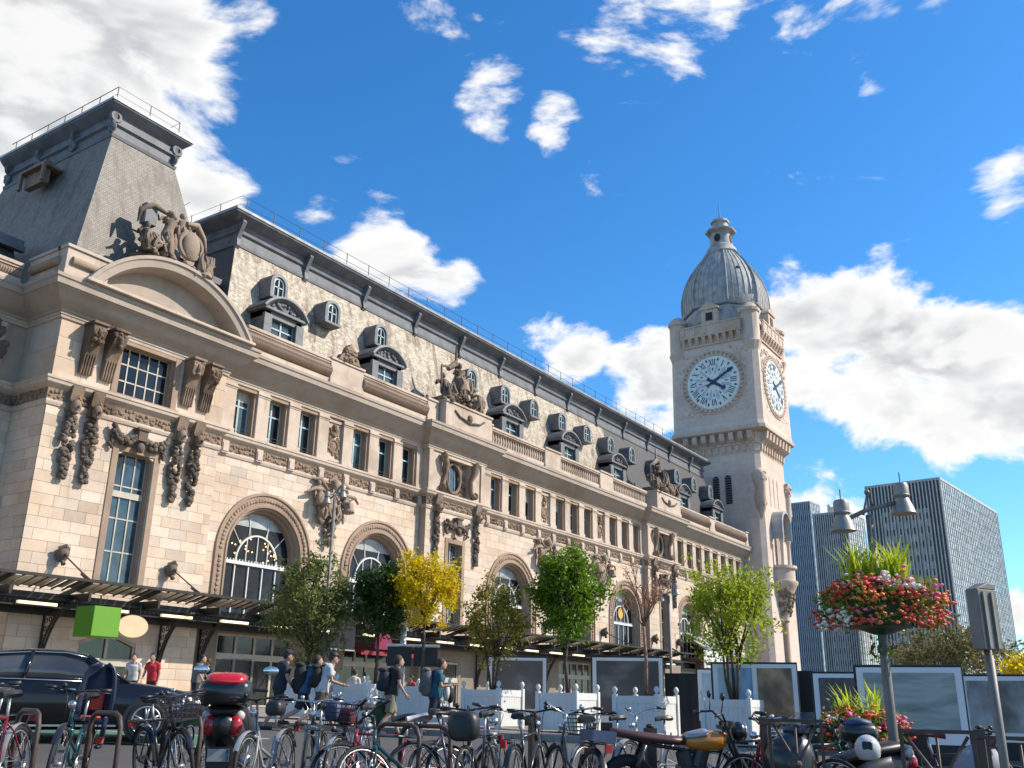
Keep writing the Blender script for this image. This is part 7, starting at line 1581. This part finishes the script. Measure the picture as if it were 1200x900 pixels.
m = MB(); loft(m, [(x, [(-wr - .012, zr - .09), (-wr - .01, zr - .04), (-wr * .85, zr + .012), (0, zr + .045), (wr * .85, zr + .012), (wr + .01, zr - .04), (wr + .012, zr - .09), (0, zr - .02)]) for x, wr, zr in ((-1.95, .70, 1.0), (-1.5, .66, 1.2), (-1.0, .63, 1.37), (-.5, .62, 1.43), (0, .62, 1.43), (.4, .62, 1.36), (.42, .62, 1.355))]); m.build('roof', 'car_black', car, world=False, smooth=True)
for s in (-1, 1):
    for a, b in (((.42, .64, 1.35), (1.12, .79, .93)), ((-.42, .65, 1.4), (-.5, .845, .95)), ((-1.42, .67, 1.22), (-1.9, .77, .97))): m = MB(); m.tube([(a[0], s * a[1], a[2]), ((a[0] + b[0]) / 2, s * ((a[1] + b[1]) / 2 + .03), (a[2] + b[2]) / 2), (b[0], s * b[1], b[2])], .035, 6); m.build('pillar', 'car_black', car, world=False, smooth=True)
    m = MB(); m.tube([(-1.9, s * .79, .99), (-1.45, s * .70, 1.2), (-1.0, s * .655, 1.355), (-.4, s * .645, 1.40), (.1, s * .645, 1.395), (.45, s * .66, 1.32)], .013, 5); m.build('window_trim', 'car_trim', car, world=False, smooth=True); m = MB(); m.tube([(-1.9, s * .86, .975), (-.6, s * .87, .965), (.9, s * .86, .93)], .012, 5); m.build('belt_trim', 'car_trim', car, world=False, smooth=True); m = MB(); m.box(-1.0, 1.0, s * .925 - .008, s * .925 + .008, .245, .275); m.build('sill_trim', 'car_trim', car, world=False)
    m = MB(); m.ball((.72, s * .98, 1.0), .12, 10, 7, (.55, .8, .55)); mr = m.build('door_mirror', 'car_black', car, world=False, smooth=True); m = MB(); m.tube([(.72, s * .85, .95), (.72, s * .92, .97)], .03, 6); m.build('mirror_arm', 'car_trim', mr, world=False)
    for x in (-.75, .2): m = MB(); m.box(x - .11, x + .11, s * .935 - .012, s * .935 + .012, .8, .83); m.build('door_handle', 'car_trim', car, world=False, bevel=.005)
    m = MB(); m.ball((2.18, s * .62, .64), .2, 10, 7, (.9, .65, .42)); m.build('headlamp', 'lamp_lens', car, world=False, smooth=True); m = MB(); m.ball((-2.33, s * .6, .8), .17, 10, 7, (.45, .9, .55)); m.build('tail_lamp', 'tail_red', car, world=False, smooth=True)
    for x in (-1.42, 1.45):
        m = MB(); m.lathe([(.02, -.012), (.36, -.012), (.375, .0), (.36, .012), (.02, .012)], 28, (0, 0, 0)); m.v = [(x + a, s * (.905 + b2 * 0) + c2 * s, .36 + b2) for a, b2, c2 in m.v]; m.build('wheel_arch', 'black_plastic', car, world=False)
        m = MB(); m.ring((x, s * .86, .335), .27, .075, 'y', 32, 8); w_ = m.build('tyre', 'rubber', car, world=False, smooth=True)
        m = MB(); m.ring((x, s * .925, .335), .225, .016, 'y', 28, 6); m.ball((x, s * .925, .335), .045, 8, 6)
        for i in range(5):
            a = 2 * PI * i / 5 + .3
            for da in (-.13, .13): m.tube([(x + .04 * math.cos(a), s * .935, .335 + .04 * math.sin(a)), (x + .22 * math.cos(a + da), s * .92, .335 + .22 * math.sin(a + da))], [.022, .016], 6)
        m.build('rim', 'alu', w_, world=False, smooth=True); m = MB(); m.lathe([(.01, 0), (.2, 0)], 20, cap=False); m.v = [(x + a, s * .885, .335 + b2) for a, b2, c2 in m.v]; m.build('brake_disc', 'scooter_grey', w_, world=False)
m = MB(); m.box(2.38, 2.45, -.4, .4, .42, .62); m.build('grille', 'black_plastic', car, world=False, bevel=.01)
# a white van roof and an open car boot glimpsed between the car and the wall
# ---------------------------------------------------------------- people
plain('skin', (.42, .24, .17), .55, 0, .06, 12); plain('skin_dark', (.20, .11, .075), .55, 0, .06, 12); plain('hair_brown', (.05, .028, .016), .7, 0, .2, 30); plain('hair_grey', (.25, .23, .21), .7, 0, .2, 30); plain('hair_black', (.012, .01, .009), .6, 0, .2, 30)
for nm, c in dict(cl_navy=(.016, .018, .035), cl_teal=(.012, .075, .12), cl_white=(.50, .49, .47), cl_red=(.36, .03, .045), cl_black=(.016, .015, .015), cl_khaki=(.17, .155, .10), cl_brown=(.07, .05, .035), cl_blue=(.02, .09, .17), cl_grey=(.12, .12, .12), cl_green=(.02, .055, .02), cl_scarlet=(.50, .02, .03), shoe_dark=(.03, .028, .028), shoe_grey=(.2, .2, .19)).items(): plain(nm, c, .8, 0, .18, 9, .2)
def person(label, px, d, rel, shirt, legs, short=True, stride=.3, h=1.75, skin='skin', hair='hair_brown', cap=None, arm=(.25, -.25), elbow=(.35, .35), shoes='shoe_dark', lift=0.0, on_pave=False, seated=False, lean=.05, group='people walking past'):
    p = place(px, d); p = onpave(p) if on_pave else p; s = h / 1.75
    o = thing('person', label, 'person', p, heading(px, rel), group, world=False); o.scale = (s, s, s)
    hip = Vector((0, 0, .90 - .06 * abs(stride))); ch = hip + Vector((.03 + lean, 0, .50)); neck = ch + Vector((lean * .6 + .01, 0, .08)); head = neck + Vector((.03, 0, .15))
    body = MB(); body.ball(head, .105, 14, 12, (1.0, .82, 1.25)); body.ball(head + Vector((.05, 0, -.06)), .07, 10, 8, (.8, .8, .9)); body.ball(head + Vector((.115, 0, -.02)), .018, 6, 5, (1.2, .8, 1.3)); body.tube([neck + Vector((0, 0, -.05)), head + Vector((-.01, 0, -.06))], [.06, .052], 10)
    for sg in (-1, 1): body.ball(head + Vector((-.01, sg * .088, -.01)), .025, 6, 5, (.7, .4, 1.2))
    body.tube([hip, hip + Vector((.02, 0, .2)), ch, neck + Vector((0, 0, -.04))], [.13, .125, .14, .07], 12)
    sh = MB(); sh.tube([hip + Vector((0, 0, -.02)), hip + Vector((.01, 0, .1)), hip + Vector((.025 + lean * .4, 0, .28)), ch + Vector((0, 0, -.04)), ch + Vector((.0, 0, .05)), neck + Vector((0, 0, -.02))], [.165, .16, .155, .175, .15, .075], 14)
    sh.v = [(x, y * 1.18, z) for x, y, z in sh.v]; pants = MB(); pants.ball(hip + Vector((0, 0, -.02)), .165, 12, 9, (.85, 1.08, .8)); hands = MB()
    for i, sg in enumerate((-1, 1)):
        ph = stride * sg; hj = hip + Vector((0, sg * .085, -.04)); fwd = ph > 0
        kn = hj + Vector((math.sin(ph * .9) * .42 + (.05 if not fwd else 0), 0, -.42 * math.cos(ph * .9))); back = max(0.0, -ph); an = kn + Vector((math.sin(ph * .9 - back * 1.1 + (.02 if fwd else -.05)) * .40, 0, -.40 * math.cos(ph * .9 - back * 1.1)))
        an.z = max(an.z, .085); body.tube([hj, (hj + kn) / 2 + Vector((.015, 0, 0)), kn, kn * .6 + an * .4 + Vector((-.02, 0, 0)), an, an + Vector((0, 0, -.03))], [.088, .075, .056, .055, .037, .036], 10)
        shoe = MB(); shoe.tube([an + Vector((-.06, 0, -.045)), an + Vector((.05, 0, -.05)), an + Vector((.15, sg * .01, -.06)), an + Vector((.2, sg * .01, -.065))], [.042, .045, .042, .025], 8); shoe.build('shoe', shoes, o, world=False, smooth=True)
        if short: pants.tube([hj + Vector((0, 0, .04)), (hj + kn) / 2, kn.lerp(hj, .12)], [.115, .105, .10], 10)
        else: pants.tube([hj + Vector((0, 0, .04)), (hj + kn) / 2, kn, (kn + an) / 2, an + Vector((0, 0, .0))], [.115, .095, .075, .068, .06], 10)
        sj = ch + Vector((0, sg * .185, .0)); a = arm[i]; el = sj + Vector((math.sin(a) * .28, sg * .04, -.28 * math.cos(a))); b = a + elbow[i]; wr = el + Vector((math.sin(b) * .25, -sg * .02, -.25 * math.cos(b)))
        body.tube([sj, (sj + el) / 2, el, (el + wr) / 2, wr], [.055, .048, .04, .036, .026], 9); sh.tube([ch + Vector((0, sg * .1, .02)), sj + Vector((0, sg * .01, 0)), sj.lerp(el, .62)], [.09, .078, .068], 10)
        dr = (wr - el).normalized(); body.ball(wr + dr * .05, .042, 8, 6, (.9, .55, 1.1))
        for k in range(4): q = wr + dr * .085 + Vector((.022 * (k - 1.5), 0, 0)); hands.tube([q, q + dr * (.035 + .008 * (k in (1, 2))), q + dr * (.06 + .008 * (k in (1, 2))) + Vector((.006, -sg * .018, 0))], [.0095, .009, .007], 6)
        q = wr + dr * .035 + Vector((.035, 0, 0)); hands.tube([q, q + dr * .03 + Vector((.022, 0, 0)), q + dr * .06 + Vector((.024, -sg * .01, 0))], [.011, .01, .008], 6)
    body.v += []; bo = body.build('body', skin, o, world=False, remesh=.018)
    # fingers belong to the same skin
    hm = hands.build('fingers', skin, bo, world=False, smooth=True)
    sh.build('shirt', shirt, o, world=False, remesh=.02); pants.build('shorts' if short else 'trousers', legs, o, world=False, remesh=.02)
    hr = MB(); hr.ball(head + Vector((-.022, 0, .03)), .112, 14, 10, (1.0, .88, 1.12)); hr.v = [(x, y, max(z, head.z - .02 if x > head.x + .03 else head.z - .08)) for x, y, z in hr.v]; hr.v = [(min(x, head.x + .085 if z > head.z + .05 else head.x + .03), y, z) for x, y, z in hr.v]; hr.build('hair', hair, o, world=False, smooth=True)
    if cap: c_ = MB(); c_.ball(head + Vector((-.01, 0, .06)), .118, 12, 8, (1, .88, .85)); c_.v = [(x, y, max(z, head.z + .04)) for x, y, z in c_.v]; c_.box(head.x + .06, head.x + .19, -.07, .07, head.z + .04, head.z + .055); c_.build('cap', cap, o, world=False, smooth=True)
    o['_ch'] = list(ch); o['_hip'] = list(hip); return o
def on_body(o, v): M = Matrix.LocRotScale(o.location, o.rotation_euler, o.scale); return M @ Vector(v)
def rucksack(label, who, mat, big=1.0):
    ch = Vector(who['_ch']); o = thing('rucksack', label, 'rucksack', on_body(who, ch + Vector((-.27, 0, -.2))), who.rotation_euler.z, 'rucksacks carried by the walkers', world=False)
    m = MB(); loft(m, [(-.13 * big, oval(.10, -.22 * big, .2 * big)), (-.1 * big, oval(.15, -.29 * big, .28 * big)), (.03, oval(.17, -.31 * big, .33 * big)), (.1, oval(.15, -.3 * big, .3 * big))]); b = m.build('pack', mat, o, world=False, smooth=True)
    m = MB(); m.ball((-.14 * big, 0, -.1), .1, 10, 7, (.6, 1.1, 1.2)); m.build('pocket', mat, b, world=False, smooth=True); m = MB(); m.ball((-.03, 0, .3 * big), .12, 10, 7, (1, 1.2, .5)); m.build('lid', mat, b, world=False, smooth=True)
    for sg in (-1, 1): m = MB(); m.tube([(.1, sg * .1, .26), (.24, sg * .12, .3), (.38, sg * .12, .15), (.36, sg * .14, -.05), (.12, sg * .13, -.18)], .02, 6); m.build('strap', 'cl_black', o, world=False, smooth=True)
w1 = person('person in navy top and dark shorts walking behind the silver bicycle, left-most of the walkers', 326, 24.0, -85, 'cl_navy', 'cl_black', True, .28, 1.8, cap='cl_navy')
w2 = person('person in a blue T-shirt and dark shorts striding with two black packs', 355, 23.8, -80, 'cl_blue', 'cl_black', True, .52, 1.72, arm=(.4, -.3), lean=.14)
w3 = person('person in a white and red T-shirt with a dark cap and brown shorts', 376, 23.6, -82, 'cl_white', 'cl_brown', True, .5, 1.8, cap='hair_black', arm=(.2, .3), elbow=(1.1, 1.0), lean=.1)
w4 = person('person in a black T-shirt and khaki shorts carrying a green bag', 458, 23.2, -75, 'cl_black', 'cl_khaki', True, .3, 1.78, arm=(.15, -.3), elbow=(.5, .15))
w5 = person('person in a teal shirt and dark trousers with a grey rucksack', 509, 24.2, -85, 'cl_teal', 'cl_navy', False, .38, 1.8, arm=(.2, -.15), elbow=(1.5, .4))
rucksack('tall black rucksack on the striding person in blue', w2, 'cl_black', 1.1); rucksack('dark rucksack on the person in black T-shirt and khaki shorts', w4, 'cl_navy', .8); rucksack('grey hiking rucksack on the person in the teal shirt', w5, 'cl_grey', 1.05); rucksack('small black rucksack on the person in white and red', w3, 'cl_black', .8)
o = thing('carrier_bag', 'dark green bag hanging from the hand of the person in khaki shorts', 'bag', on_body(w4, (-.18, .24, .32)), w4.rotation_euler.z, None, world=False); m = MB(); m.ball((0, 0, .12), .27, 12, 9, (.75, .5, 1.1), .12); m.build('bag', 'cl_green', o, world=False, smooth=True); m = MB(); m.tube([(0, 0, .4), (.05, -.02, .5)], .02, 6); m.build('handle', 'cl_green', o, world=False)
o = thing('bundle', 'white and black bundle held in front by the person in the teal shirt', 'bag', on_body(w5, (.3, 0, .92)), w5.rotation_euler.z, None, world=False); m = MB(); m.ball((-.02, 0, .05), .15, 12, 9, (.6, .9, 1.3)); m.build('bundle', 'cl_white', o, world=False, smooth=True); m = MB(); m.ball((.08, .05, .0), .15, 12, 9, (.7, .9, 1.3)); m.build('cover', 'cl_black', o, world=False, smooth=True)
for (lab, px, d, rel, sh_, lg, hr_, h_) in (('person in a scarlet top beyond the black car bonnet', 176, 34, 150, 'cl_scarlet', 'cl_black', 'hair_black', 1.72), ('person with fair skin and pale top beyond the car windscreen', 153, 35, 160, 'cl_white', 'cl_black', 'hair_brown', 1.7), ('person in grey with a dark bag walking left of the big scooter', 227, 33, -100, 'cl_grey', 'cl_black', 'hair_black', 1.72), ('person in dark clothes behind the scooter topbox near the shopfront', 244, 34, 100, 'cl_black', 'cl_black', 'hair_brown', 1.65), ('person in pale pink top seen over the tubs beside the navy sign', 412, 32, -30, 'cl_white', 'cl_brown', 'hair_brown', 1.5), ('person in a grey top seen over the tub under the dark green tree', 428, 32.5, 30, 'cl_grey', 'cl_brown', 'hair_black', 1.45), ('person in red seen over the tub under the yellow tree', 484, 32, 120, 'cl_red', 'cl_brown', 'hair_black', 1.4)):
    person(lab, px, d, rel, sh_, lg, False, .12, h_, 'skin', hr_, on_pave=True, group='people by the shops')
for o in bpy.data.objects:
    for k in ('_ch', '_hip'):
        if k in o: del o[k]
for o in bpy.data.objects:
    for k in ('_base', '_root'):
        if k in o: del o[k]
